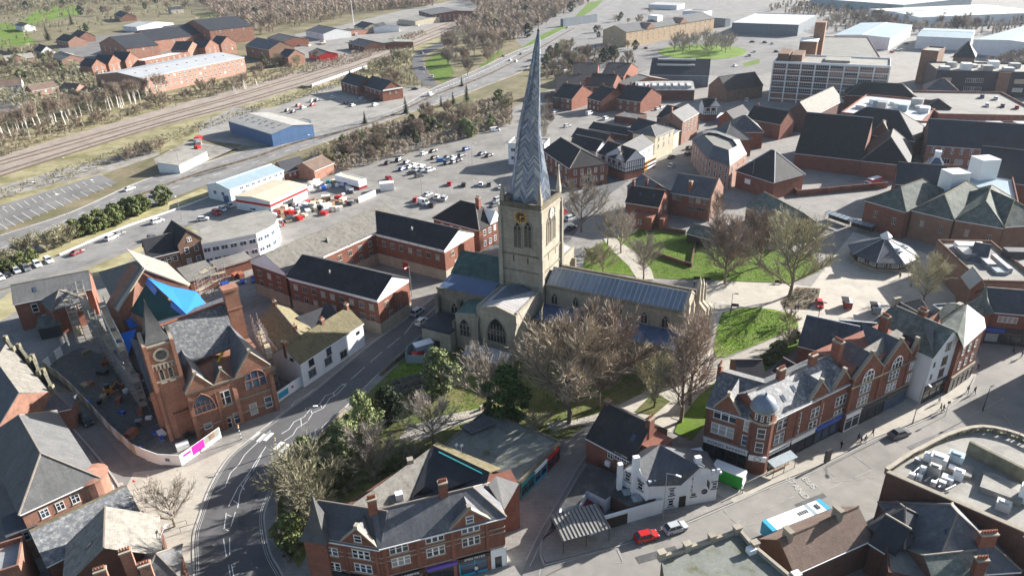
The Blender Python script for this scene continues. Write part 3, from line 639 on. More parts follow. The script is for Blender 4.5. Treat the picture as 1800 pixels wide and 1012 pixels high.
 def gablet(s, x, w, r, depth, mat, wall, z=None, cope='stone_trim', out=.0, y0=0.0, win=None):
  """a cross gable on the front: wall triangle, two slopes running back, coping"""
  z = s.h if z is None else z; m = MB(); a = w / 2
  m.hexa([(x - a, y0 - out, z), (x + a, y0 - out, z), (x, y0 - out, z + r)], [(x - a, y0 + .35, z), (x + a, y0 + .35, z), (x, y0 + .35, z + r)]); g = s.part(m, 'gable', wall)
  t = MB(); e = .15
  for sg in (-1, 1):
   pts = [(x + sg * (a + e), y0 + .1, z - e * r / a + .05), (x, y0 + .1, z + r + .05), (x, y0 + depth, z + r + .05), (x + sg * (a + e), y0 + depth * .25, z - e * r / a + .05)]
   t.slab(pts if sg < 0 else pts[::-1], .12)
  t.build('gable_roof', mat, g)
  if cope:
   c = MB()
   for sg in (-1, 1):
    c.hexa([(x + sg * (a + .2), y0 - out - .1, z - .1), (x + sg * (a + .2), y0 + .45, z - .1), (x, y0 + .45, z + r + .05), (x, y0 - out - .1, z + r + .05)], [(x + sg * (a + .2), y0 - out - .1, z + .2), (x + sg * (a + .2), y0 + .45, z + .2), (x, y0 + .45, z + r + .4), (x, y0 - out - .1, z + r + .4)])
   c.box(x - .3, y0 - out - .15, z + r + .2, x + .3, y0 + .5, z + r + .75); c.build('coping', cope, g)
  if win: s.win1('f', x, z + win[0], win[1], win[2], win[3], out=out - y0)
  return s
def px_mesh(name, verts, faces, mats, parent, fr, thick=0.0, mi=None):
 """mesh from surveyed points (px, py, z) given in a building's local frame; plates when thick"""
 V = [fr.px(*v) for v in verts]; m = MB()
 for k, f in enumerate(faces):
  p = [V[j] for j in f]; nz = (p[1] - p[0]).cross(p[2] - p[0]).z
  if nz < 0: p = p[::-1]
  if thick: m.slab(p, thick, mi[k] if mi else 0)
  else: m.face(p, mi[k] if mi else 0)
 return m.build(name, mats, parent)
def plain(name, label, cat, A, B, C, z, rt, r, wall, rm, win=(), ch=(), group=None, o=.35, D=None, ridge='ridge_tile', inset=None, fascia='white_paint', sky=(), par=.5, band=()):
 b = Bld(name, label, cat, A, B, C, D, z, group)
 if rm in ('tile_dark', 'slate_dark', 'slate') and rt in ('gx', 'gy', 'hip'): h_ = (b.L if rt == 'gy' else min(b.L, b.D) if rt == 'hip' else b.D) / 2; r = max(r, min(r * 1.5, h_ * .8))
 b.walls(wall, roof=rt, r=r).roof(rt, r, rm, o, ridge, inset, fascia, par, wall)
 for wv in win: b.wins(*wv[:8], **(wv[8] if len(wv) > 8 else {}))
 for c in ch:
  kw = c[2] if len(c) > 2 else {}
  b.chimney(c[0] * b.L, c[1] * b.D, **kw)
 for q in sky: b.skylight(q[0] * b.L, q[1] * b.D, *q[2:])
 for q in band: b.band(*q)
 return b
# ------------------------------------------------------------------ church with the twisted leaning spire
def build_church():
 O = G(951, 365, 33.3); zr = 3.3
 root = thing('church', 'stone parish church with a twisted leaning lead spire and clock tower', 'church', (O.x, O.y, zr), R(-28))
 F = Frame(O, R(-28)); b = Bld.__new__(Bld); b.root = root; b.f = F; g0 = -zr
 def P(mb, name, mats, par=root, **k): return mb.build(name, mats, par, **k)
 def hf(px, py, y): x, z = F.on_f(px, py, y); return x, z - zr
 def hs(px, py, x): y, z = F.on_s(px, py, x); return y, z - zr
 W, Dp, H = 10.6, 11.4, 29.0
 m = MB(); m.box(-W, 0, g0, 0, Dp, H); tower = P(m, 'tower', 'stone')
 for x, y in ((-W, 0), (0, 0), (-W, Dp), (0, Dp)):
  m = MB(); m.box(x - .55, y - .55, g0, x + .55, y + .55, 17); m.box(x - .42, y - .42, 17, x + .42, y + .42, 26.2); m.box(x - .3, y - .3, 26.2, x + .3, y + .3, H - .1); P(m, 'buttress', 'stone', tower)
 for z in (9.2, 13.0, 17.2, 28.2):
  m = MB(); e = .2
  for q in ((-W - e, -e, 0 + e, 0), (-W - e, Dp, e, Dp + e), (-W - e, 0, -W, Dp), (0, 0, e, Dp)): m.box(q[0], q[1], z, q[2], q[3], z + .35)
  P(m, 'string_course', 'stone_green' if z < 20 else 'stone_trim', tower)
 m = MB(); t = .55
 for q in ((-W, 0, 0, t), (-W, Dp - t, 0, Dp), (-W, t, -W + t, Dp - t), (-t, t, 0, Dp - t)): m.box(q[0], q[1], H, q[2], q[3], H + 1.1); m.box(q[0] - .08, q[1] - .08, H + 1.1, q[2] + .08, q[3] + .08, H + 1.3)
 P(m, 'parapet', 'stone_dark', tower)
 m = MB(); m.box(-W + t, t, H - .1, -t, Dp - t, H + .12); P(m, 'tower_roof', 'lead_roof', tower)
 for x, y, h in ((-W + .5, .5, 35.2), (-.5, .5, 35.4), (-.5, Dp - .5, 36.6), (-W + .5, Dp - .5, 36)):
  m = MB(); m.box(x - .5, y - .5, H + 1.3, x + .5, y + .5, H + 2.6); m.lathe([(.75, H + 2.6), (.62, H + 2.9), (.5, H + 3.6), (.05, h), (.0, h + .05)], (x, y, 0), 4, a0=R(45)); m.box(x - .12, y - .12, h - .2, x + .12, y + .12, h + .3); P(m, 'pinnacle', 'stone_trim', tower)
 m = MB(); m.tube((-W + 1.6, 1.2, H), (-W + 1.6, 1.2, H + 2.2), 1.0, n=8); m.lathe([(1.1, H + 2.2), (0.1, H + 3)], (-W + 1.6, 1.2, 0), 8); P(m, 'stair_turret', 'stone_dark', tower)
 def win(side, u, z, w, h, kind, off, **kw):
  fm, gm = win_mesh(w, h, kind, **kw); o = add('window', fm, root)
  o.matrix_local = Matrix.Translation((u, off, z)) if side == 'f' else Matrix.Translation((off, u, z)) @ Matrix.Rotation(math.pi / 2, 4, 'Z')
  add('pane', gm, o)
 SF = dict(frame='stone_trim', glass='louvre')
 for px in (909.5, 928): x, zt = hf(px, 390, 0); _, zb = hf(px, 434, 0); win('f', x, (zt + zb) / 2, 2.1, zt - zb, 'l', -.03, **SF)
 for px, py in ((964.5, 404), (972.5, 397)): y, z = hs(px, py, 0); win('r', y, z, 2.1, 6.4, 'l', .03, frame='stone_trim', glass='louvre')
 for px, py in ((903, 453), (928, 459)): x, z = hf(px, py, 0); o = MB(); o.box(x - .14, -.04, z - .8, x + .14, -.01, z + .8); P(o, 'slit_window', 'louvre')
 for px, py in ((964, 451), (976, 440)): y, z = hs(px, py, 0); o = MB(); o.box(.01, y - .14, z - .8, .04, y + .14, z + .8); P(o, 'slit_window', 'louvre')
 def clock(mtx, face, fig):
  m = MB(); n = 28
  for k in range(n): a, c = 2 * math.pi * k / n, 2 * math.pi * (k + 1) / n; m.face([(0, -.14, 0), (1.5 * math.cos(a), -.14, 1.5 * math.sin(a)), (1.5 * math.cos(c), -.14, 1.5 * math.sin(c))]); m.tube((1.5 * math.cos(a), -.12, 1.5 * math.sin(a)), (1.5 * math.cos(c), -.12, 1.5 * math.sin(c)), .11, n=4, m=1, cap=False)
  c = m.build('clock', [face, fig], root); c.matrix_local = mtx
  n = MB()
  for k in range(12):
   a = math.pi / 6 * k; d = Vector((math.cos(a), 0, math.sin(a))); p = Vector((-d.z, 0, d.x)); q = d * .92; r = d * 1.36; i = Vector((0, -.17, 0))
   n.face([q - p * .09 + i, r - p * .13 + i, r + p * .13 + i, q + p * .09 + i][::-1]); n.face([q - p * .09 + i, r - p * .13 + i, r + p * .13 + i, q + p * .09 + i])
  n.build('clock_numerals', fig, c)
  for an, ln, wd in ((R(14), 1.0, .1), (R(-100), .75, .13)):
   h = MB(); d = Vector((math.cos(an), 0, math.sin(an))); p = Vector((-d.z, 0, d.x)) * wd; i = Vector((0, -.2, 0)); h.hexa([-d * .2 - p + i, d * ln - p * .3 + i, d * ln + p * .3 + i, -d * .2 + p + i], [-d * .2 - p + i * 1.2, d * ln - p * .3 + i * 1.2, d * ln + p * .3 + i * 1.2, -d * .2 + p + i * 1.2]); h.build('clock_hand', fig, c)
 x, z = hf(915.5, 381, 0); clock(Matrix.Translation((x, 0, z)), 'black_paint', 'gold')
 y, z = hs(969.5, 374, 0); clock(Matrix.Translation((0, y, z)) @ Matrix.Rotation(math.pi / 2, 4, 'Z'), 'clock_white', 'black_paint')
 prof = [(29.2, 4.75, -.05), (31, 4.65, -.05), (33.2, 4.35, -.05), (35.7, 3.95, -.06), (38.4, 3.5, -.12), (41.1, 3.08, -.17), (44.4, 2.66, -.2), (47, 2.4, -.02), (50.7, 1.98, .38), (54.5, 1.55, .85), (59, 1.06, 1.33), (63.5, .6, 1.8), (66.2, .24, 2.12), (67.0, .12, 2.2)]
 def sp(z):
  for a, c in zip(prof, prof[1:]):
   if z <= c[0]: t = (z - a[0]) / (c[0] - a[0]); return a[1] + (c[1] - a[1]) * t, a[2] + (c[2] - a[2]) * t
  return prof[-1][1:]
 cu, si = math.cos(R(28)), math.sin(R(28))
 def pt(k, z, e=0.0):
  """k: 0..16 round the spire (even: ribs, odd: the channel in the middle of a side)"""
  r, off = sp(z); a = R(22.5) * k + R(-36) + (z - 29) / 38 * R(50)
  k0, k1 = math.floor(k), math.floor(k) + 1; q = r * (1.0 if round(k) % 2 == 0 else .9)
  return Vector((-W / 2 + off * cu + (q + e) * math.cos(a), Dp / 2 - .1 + off * si + (q + e) * math.sin(a), z))
 m = MB(); zs = [p[0] for p in prof]
 for z0, z1 in zip(zs, zs[1:]):
  for k in range(16): m.face([pt(k, z0), pt(k + 1, z0), pt(k + 1, z1), pt(k, z1)])
 spire = P(m, 'spire', 'lead_core')
 rib = MB()
 for k in range(0, 16, 2):
  for z0, z1 in zip(zs, zs[1:]): rib.tube(pt(k, z0, .04), pt(k, z1, .04), .1 * (sp(z0)[0] / 5 + .3), n=4)
 rib.build('spire_rib', 'lead_b', spire)
 rows = 46; plates = []
 for k in range(16):
  z = 29.3
  up = k % 2 == 0
  while z < 65.5:
   r = sp(z)[0]; p = max(.54 * (r / 4.7) ** .5, .3); sk = r * .46            # rise of the slanting plate across its strip
   zl, zr_ = (z, z + sk) if up else (z + sk, z)
   a, c, d, e = pt(k, zl, .05), pt(k + 1, zr_, .05), pt(k + 1, min(zr_ + p * .74, 66.8), .05), pt(k, min(zl + p * .74, 66.8), .05)
   ctr = (a + c + d + e) / 4; out = Vector((ctr.x + W / 2, ctr.y - Dp / 2, 0)).normalized()
   plates.append((a, c, d + out * .1, e + out * .1, k, z)); z += p
 vis = [q for q in plates if q[4] in (5, 6, 7, 8, 9, 10, 11, 12, 13, 14)]
 wn = F.loc(Vector((0, 0, CAM_H)))
 def facing(q): n = (q[1] - q[0]).cross(q[3] - q[0]); return n.dot(Vector((wn.x, wn.y, wn.z - zr)) - q[0]) > 0
 vis = sorted([q for q in plates if facing(q)], key=lambda q: q[5])
 RR = random.Random(3); mats = ['lead', 'lead_b', 'lead_c', 'lead']
 rest = MB()
 for j, q in enumerate(plates):
  pass
 ind = set(id(q) for q in vis[:290])
 for q in plates:
  mi = RR.randrange(4)
  if id(q) in ind:
   s = MB(); t = (q[1] - q[0]).cross(q[3] - q[0]).normalized() * .05; s.hexa([v - t for v in q[:4]], q[:4]); s.build('lead_plate', mats[mi], spire)
  else: t = (q[1] - q[0]).cross(q[3] - q[0]).normalized() * .05; rest.hexa([v - t for v in q[:4]], q[:4], mi)
 struct(rest.build('lead_plate', mats, spire), 'stuff')
 m = MB(); r, off = sp(67); tx, ty = -W / 2 + off * cu, Dp / 2 - .1 + off * si; m.tube((tx, ty, 66.6), (tx, ty, 69.6), .06, n=5); m.lathe([(.05, 66.6), (.35, 67), (.05, 67.4)], (tx, ty, 0), 8); m.box(tx - .5, ty - .05, 68.6, tx + .5, ty + .05, 68.75); P(m, 'weather_vane', 'steel_dark', spire)
 NL = 34.2
 m = MB(); m.box(.6, .8, g0, NL, 10.4, 9.9); m.hexa([(NL - .5, .8, 9.9), (NL - .5, 10.4, 9.9), (NL - .5, 5.6, 13.1)], [(NL, .8, 9.9), (NL, 10.4, 9.9), (NL, 5.6, 13.1)]); P(m, 'nave', 'stone')
 m = MB(); m.box(.6, .55, 9.9, NL + .1, 1.05, 10.5); P(m, 'nave_parapet', 'stone_dark'); m = MB(); m.box(.6, 10.2, 9.9, NL, 10.8, 11.5); P(m, 'nave_parapet', 'stone_dark')
 n = 29
 rf = MB(); rf.slab([(.6, 1.06, 10.15), (NL - .6, 1.06, 10.15), (NL - .6, 5.6, 12.95), (.6, 5.6, 12.95)], .2); rf.slab([(NL - .6, 10.2, 10.6), (.6, 10.2, 10.6), (.6, 5.6, 12.95), (NL - .6, 5.6, 12.95)], .2)
 nr = P(rf, 'nave_roof', 'lead_core')
 for k in range(n):
  x0, x1 = .65 + (NL - 1.3) * k / n, .65 + (NL - 1.3) * (k + 1) / n - .06
  s = MB(); e = RR.uniform(0, .02); s.slab([(x0, 1.1, 10.22 + e), (x1, 1.1, 10.22 + e), (x1, 5.5, 12.96 + e), (x0, 5.5, 12.96 + e)], .05); s.build('lead_sheet', 'lead_roof', nr)
  s = MB(); s.tube((x1 + .03, 1.1, 10.3), (x1 + .03, 5.5, 13.02), .09, n=5); s.build('lead_roll', 'lead_roll', nr)
 s = MB(); s.slab([(NL - .65, 10.15, 10.68), (.65, 10.15, 10.68), (.65, 5.65, 13.02), (NL - .65, 5.65, 13.02)], .05); s.tube((.6, 5.6, 13.02), (NL - .6, 5.6, 13.02), .16, n=6); s.build('lead_ridge', 'lead_pale', nr)  # back slope in paler lead, the sunlight on it put into the colour
 for q in ((NL - .3, .8, 10.2, 5.6, 13.4), (NL - .3, 10.4, 10.2, 5.6, 13.4)):
  m = MB(); m.hexa([(NL - .6, q[1], 10), (NL + .1, q[1], 10), (NL + .1, 5.6, 13.1), (NL - .6, 5.6, 13.1)], [(NL - .6, q[1], 10.5), (NL + .1, q[1], 10.5), (NL + .1, 5.6, 13.7), (NL - .6, 5.6, 13.7)]); P(m, 'gable_coping', 'stone_trim')
 for k, px in enumerate(((975, 526), (1012, 534), (1050, 541), (1089, 553), (1132, 562), (1169, 571))): x, z = hf(*px, .8); win('f', x, min(max(z, 7.2), 7.6), 1.7, 3.0, 'g', .77, frame='stone_trim')
 m = MB(); m.box(.6, -6.2, g0, NL - .3, .79, 4.1); aisle = P(m, 'aisle', 'stone')
 m = MB(); m.box(.6, -6.35, 4.1, NL - .2, -5.9, 4.65); P(m, 'aisle_parapet', 'stone_dark')
 ar = MB(); ar.slab([(.6, -5.9, 4.35), (NL - .3, -5.9, 4.35), (NL - .3, .78, 5.3), (.6, .78, 5.3)], .2); ar = P(ar, 'aisle_roof', 'lead_core')
 for k in range(18):
  x0, x1 = .65 + (NL - 1) * k / 18, .65 + (NL - 1) * (k + 1) / 18 - .08
  s = MB(); s.slab([(x0, -5.85, 4.42), (x1, -5.85, 4.42), (x1, .7, 5.36), (x0, .7, 5.36)], .05); s.build('lead_sheet', 'lead_blue', ar)
 for x in (5, 11.5, 18, 24.5, 30.5): win('f', x, -.2, 2.9, 5.4, 'g', -6.23, frame='stone_trim')
 for x in (1.6, 8.2, 14.8, 21.3, 27.5, 33.2):
  m = MB(); m.box(x - .45, -7.6, g0, x + .45, -6.2, 1.8); m.hexa([(x - .45, -7.6, 1.8), (x + .45, -7.6, 1.8), (x + .45, -6.2, 1.8), (x - .45, -6.2, 1.8)], [(x - .45, -6.5, 3.4), (x + .45, -6.5, 3.4), (x + .45, -6.2, 3.6), (x - .45, -6.2, 3.6)]); P(m, 'buttress', 'stone')
 m = MB(); m.box(.6, -6.6, g0, NL, -6.2, g0 + 1.2); P(m, 'plinth', 'stone_trim')
 for y, h in ((.8, 12.5), (5.6, 10), (10.4, 13.5), (-6, 6.2), (14, 11.5), (17.5, 9)):
  m = MB(); m.box(NL, y - .55, g0, NL + 2.6, y + .55, h * .5); m.hexa([(NL, y - .55, h * .5), (NL + 2.6, y - .55, h * .5), (NL + 2.6, y + .55, h * .5), (NL, y + .55, h * .5)], [(NL, y - .55, h * .75), (NL + 1.2, y - .55, h * .62), (NL + 1.2, y + .55, h * .62), (NL, y + .55, h * .75)])
  m.lathe([(.6, h * .6), (.5, h * .95), (.62, h * .98), (.02, h + 1.6)], (NL + .6, y, 0), 4, a0=R(45)); P(m, 'pinnacle_buttress', 'stone')
 m = MB(); m.box(.6, 10.42, g0, NL, 18, 4.3); m.slab([(.6, 10.5, 5.2), (NL, 10.5, 5.2), (NL, 18.2, 4.6), (.6, 18.2, 4.6)], .2, 1); P(m, 'north_aisle', ['stone', 'lead_blue'])
 win('r', 5.6, 3.5, 4.6, 8.5, 'g', NL + .03, frame='stone_trim')
 TL = -10.6
 m = MB(); m.box(TL, -13, g0, -.3, 0, 8.2); m.hexa([(TL, -13, 8.2), (-.3, -13, 8.2), (-5.4, -13, 9.6)], [(TL, -12.5, 8.2), (-.3, -12.5, 8.2), (-5.4, -12.5, 9.6)]); P(m, 'transept', 'stone')
 tr = MB(); tr.slab([(TL + .4, -12.6, 8.5), (-5.4, -12.6, 9.6), (-5.4, -.6, 9.8), (TL + .4, -.6, 8.5)], .2); tr.slab([(-5.4, -12.6, 9.6), (-.7, -12.6, 8.5), (-.7, -.6, 8.5), (-5.4, -.6, 9.8)], .2); tr = P(tr, 'transept_roof', 'lead_core')
 for k in range(13):
  y0, y1 = -12.6 + 12 * k / 13, -12.6 + 12 * (k + 1) / 13 - .1
  s = MB(); s.slab([(TL + .45, y0, 8.56), (-5.4, y0, 9.68), (-5.4, y1, 9.68), (TL + .45, y1, 8.56)], .05); s.slab([(-5.4, y0, 9.68), (-.75, y0, 8.56), (-.75, y1, 8.56), (-5.4, y1, 9.68)], .05); s.build('lead_sheet', 'lead_pale', tr)
 m = MB()
 m.box(-.75, -12.5, 8.2, -.25, -.6, 8.95); m.box(TL - .05, -12.5, 8.2, TL + .45, -.6, 8.95)
 for sg in ((TL - .05, -5.4), (-5.4, -.25)):
  z0, z1 = (8.6, 10) if sg[0] < -6 else (10, 8.6)
  m.hexa([(sg[0], -13.1, 8.1), (sg[1], -13.1, 8.1), (sg[1], -12.55, 8.1), (sg[0], -12.55, 8.1)], [(sg[0], -13.1, z0), (sg[1], -13.1, z1), (sg[1], -12.55, z1), (sg[0], -12.55, z0)])
 P(m, 'transept_parapet', 'stone_trim')
 x, z = hf(873, 580, -13); win('f', x, z, 5.0, 6.4, 'g', -13.03, frame='stone_trim')
 for x in (TL + .2, -.6): m = MB(); m.box(x - .5, -14.1, g0, x + .5, -13, 4.5); m.hexa([(x - .5, -14.1, 4.5), (x + .5, -14.1, 4.5), (x + .5, -13, 4.5), (x - .5, -13, 4.5)], [(x - .5, -13.2, 6.5), (x + .5, -13.2, 6.5), (x + .5, -13, 6.6), (x - .5, -13, 6.6)]); P(m, 'buttress', 'stone')
 m = MB(); m.box(-16.2, -13.6, g0, TL - .01, -7.02, 5.6); m.hexa([(-16.2, -13.6, 5.6), (TL - .01, -13.6, 5.6), (TL - .01, -13.1, 5.6), (-16.2, -13.1, 5.6)], [(-16.2, -13.6, 5.9), (TL - .01, -13.6, 6.9), (TL - .01, -13.1, 6.9), (-16.2, -13.1, 5.9)]); m.slab([(-16.3, -13.1, 6), (TL - .02, -13.1, 6.9), (TL - .02, -7, 7.6), (-16.3, -7, 6.6)], .2, 1); P(m, 'chapel', ['stone', 'copper'])
 x, z = hf(817, 575, -13.6); win('f', x, z, 2.8, 4.6, 'g', -13.63, frame='stone_trim')
 m = MB(); m.box(-16.8, -14.2, g0, -16.2, -12.6, 4); P(m, 'buttress', 'stone_dark')
 m = MB(); m.box(-25.4, 0.01, g0, -10.7, 11.4, 9); m.hexa([(-25.4, 0, 9), (-25.4, 11.4, 9), (-25.4, 5.7, 12.8)], [(-25, 0, 9), (-25, 11.4, 9), (-25, 5.7, 12.8)]); P(m, 'chancel', 'stone_dark')
 cr = MB(); cr.slab([(-25.5, -.1, 8.9), (-10.65, -.1, 8.9), (-10.65, 5.7, 12.9), (-25.5, 5.7, 12.9)], .2); cr.slab([(-10.65, 11.5, 8.9), (-25.5, 11.5, 8.9), (-25.5, 5.7, 12.9), (-10.65, 5.7, 12.9)], .2); cr = P(cr, 'chancel_roof', 'copper')
 m = MB()
 for k in range(1, 19): x = -25.4 + 14.7 * k / 19; m.tube((x, 0, 9.02), (x, 5.7, 12.95), .045, n=3, cap=False)
 m.build('roof_seam', 'copper', cr)
 m = MB(); m.box(-25.3, -7.0, g0, -11, 0, 7.5); m.box(-25.4, -7.2, 7.5, -10.9, -6.8, 8.1); P(m, 'chancel_aisle', 'stone_dark')
 ca = MB()
 for k in range(16):
  x0, x1 = -25.1 + 13.9 * k / 16, -25.1 + 13.9 * (k + 1) / 16 - .1
  for j in range(4):
   y0, y1 = -6.8 + 1.7 * j, -6.8 + 1.7 * (j + 1); f = lambda y: 7.65 + 1.25 * math.sin((y + 6.8) / 6.8 * 1.4)
   ca.slab([(x0, y0, f(y0)), (x1, y0, f(y0)), (x1, y1, f(y1)), (x0, y1, f(y1))], .06)
 P(ca, 'chancel_aisle_roof', 'lead_blue')
 for px in ((799, 541), (824, 535)): x, z = hf(*px, -7); win('f', x, z, 2.0, 3.0, 'g', -7.03, frame='stone_trim')
 for x in (-25, -18.5): m = MB(); m.box(x - .5, -8.3, g0, x + .5, -7, 6); P(m, 'buttress', 'stone_dark')
 m = MB(); m.box(-24.2, -16.4, g0, -16.21, -8.4, 1.7); m.box(-24.4, -16.6, 1.7, -16.21, -8.4, 2.05, 1); m.slab([(-24, -16.2, 2.15), (-16.3, -16.2, 2.15), (-16.3, -8.5, 2.2), (-24, -8.5, 2.2)], .08, 1); P(m, 'vestry', ['stone', 'slate_dark'])
 m = MB(); m.box(-20.5, -16.45, g0 + .3, -19.3, -16.41, g0 + 2.4); P(m, 'vestry_door', 'dark_timber')
 m = MB(); m.box(-13, 11.41, g0, -3.0, 27, 8.6); m.hexa([(-13, 26.5, 8.6), (-3, 26.5, 8.6), (-8, 26.5, 10.4)], [(-13, 27, 8.6), (-3, 27, 8.6), (-8, 27, 10.4)]); m.box(-3.4, 11.5, 8.6, -2.9, 27, 9.3); P(m, 'far_transept', 'stone')
 m = MB(); m.slab([(-13, 11.5, 8.8), (-8, 11.5, 10.2), (-8, 26.5, 10.2), (-13, 26.5, 8.8)], .2); m.slab([(-8, 11.5, 10.2), (-3.4, 11.5, 8.8), (-3.4, 26.5, 8.8), (-8, 26.5, 10.2)], .2); P(m, 'far_transept_roof', 'lead_pale')
 for y in (16, 21.5): win('r', y, 3.5, 2.4, 5.4, 'g', -2.97, frame='stone_trim')
 for y in (13.5, 18.8, 26): m = MB(); m.box(-3, y - .4, g0, -2.0, y + .4, 6.5); P(m, 'buttress', 'stone')
 m = MB(); m.box(-31, 9, g0, -25.5, 17, 4.5); m.slab([(-31.2, 8.8, 4.9), (-25.4, 8.8, 5.5), (-25.4, 17.2, 5.5), (-31.2, 17.2, 4.9)], .2, 1); P(m, 'lady_chapel', ['stone', 'lead_pale'])
 return root
build_church()
def haze():
 m = bpy.data.materials.new('haze'); m.use_nodes = True; n = m.node_tree; n.nodes.clear(); o = n.nodes.new('ShaderNodeOutputMaterial'); v = n.nodes.new('ShaderNodeVolumePrincipled'); v.inputs['Density'].default_value = 0.00005; v.inputs['Color'].default_value = (.72, .83, 1, 1); v.inputs['Anisotropy'].default_value = .3; n.links.new(v.outputs[0], o.inputs['Volume']); MATS['haze'] = m
 b = MB(); b.box(-4300, -400, -1.0, 4300, 5400, 96); struct(b.build('haze', 'haze'), 'stuff')
haze()
# ------------------------------------------------------------------ near buildings
def merge(dst, src):
 """move another building's parts under dst (one building of several blocks)"""
 T = Matrix.Translation(dst.root.location) @ Matrix.Rotation(dst.f.ang, 4, 'Z'); S = Matrix.Translation(src.root.location) @ Matrix.Rotation(src.f.ang, 4, 'Z')
 X = T.inverted() @ S
 for c in list(src.root.children): m = c.matrix_basis.copy(); c.parent = dst.root; c.matrix_basis = X @ m
 bpy.data.objects.remove(src.root); src.root = dst.root
def wpx(b, px, py, w, h, kind='s', side='f', at=None, **kw):
 """window surveyed at (px, py) on a building's face"""
 if side == 'f': u, z = b.f.on_f(px, py, 0 if at is None else at)
 elif side == 'r': u, z = b.f.on_s(px, py, b.L)
 else: u, z = b.f.on_s(px, py, 0)
 return b.win1(side, u, z, w, h, kind, **kw)
def fascia(b, x0, x1, z, h, mat, txt=None, tmat='white_paint', side='f', ts=None, out=.22, shop='glass', sx=1.0, frame='black_paint'):
 """shopfront: glazing with posts, fascia board and its lettering"""
 m = MB(); g = MB(); n = max(1, round((x1 - x0) / 2.2))
 g.box(x0 + .1, -.06, .5, x1 - .1, -.02, z); m.box(x0, -.1, 0, x1, -.02, .5); p = MB()
 for k in range(n + 1): x = x0 + (x1 - x0) * k / n; p.box(x - .07, -.14, .5, x + .07, -.02, z)
 p.box(x0, -.13, z - .75, x1, -.065, z - .68)
 f = MB(); f.box(x0, -out, z, x1, -.01, z + h); f.box(x0 - .1, -out - .15, z + h, x1 + .1, -.01, z + h + .14)
 M_ = b.side_m(side, 0, 0)
 if side == 'r': M_ = Matrix.Translation((b.L, 0, 0)) @ Matrix.Rotation(math.pi / 2, 4, 'Z')
 sf = m.build('shopfront', frame, b.root); sf.matrix_local = M_
 g.build('shop_window', shop, sf); p.build('shop_post', frame, sf); fb = f.build('fascia_board', mat, sf)
 if txt: text_obj('lettering', txt, ts or h * .75, tmat, Matrix.Translation(((x0 + x1) / 2, -out - .012, z + h / 2)) @ Matrix.Rotation(math.pi / 2, 4, 'X'), sf, sx)
 return sf
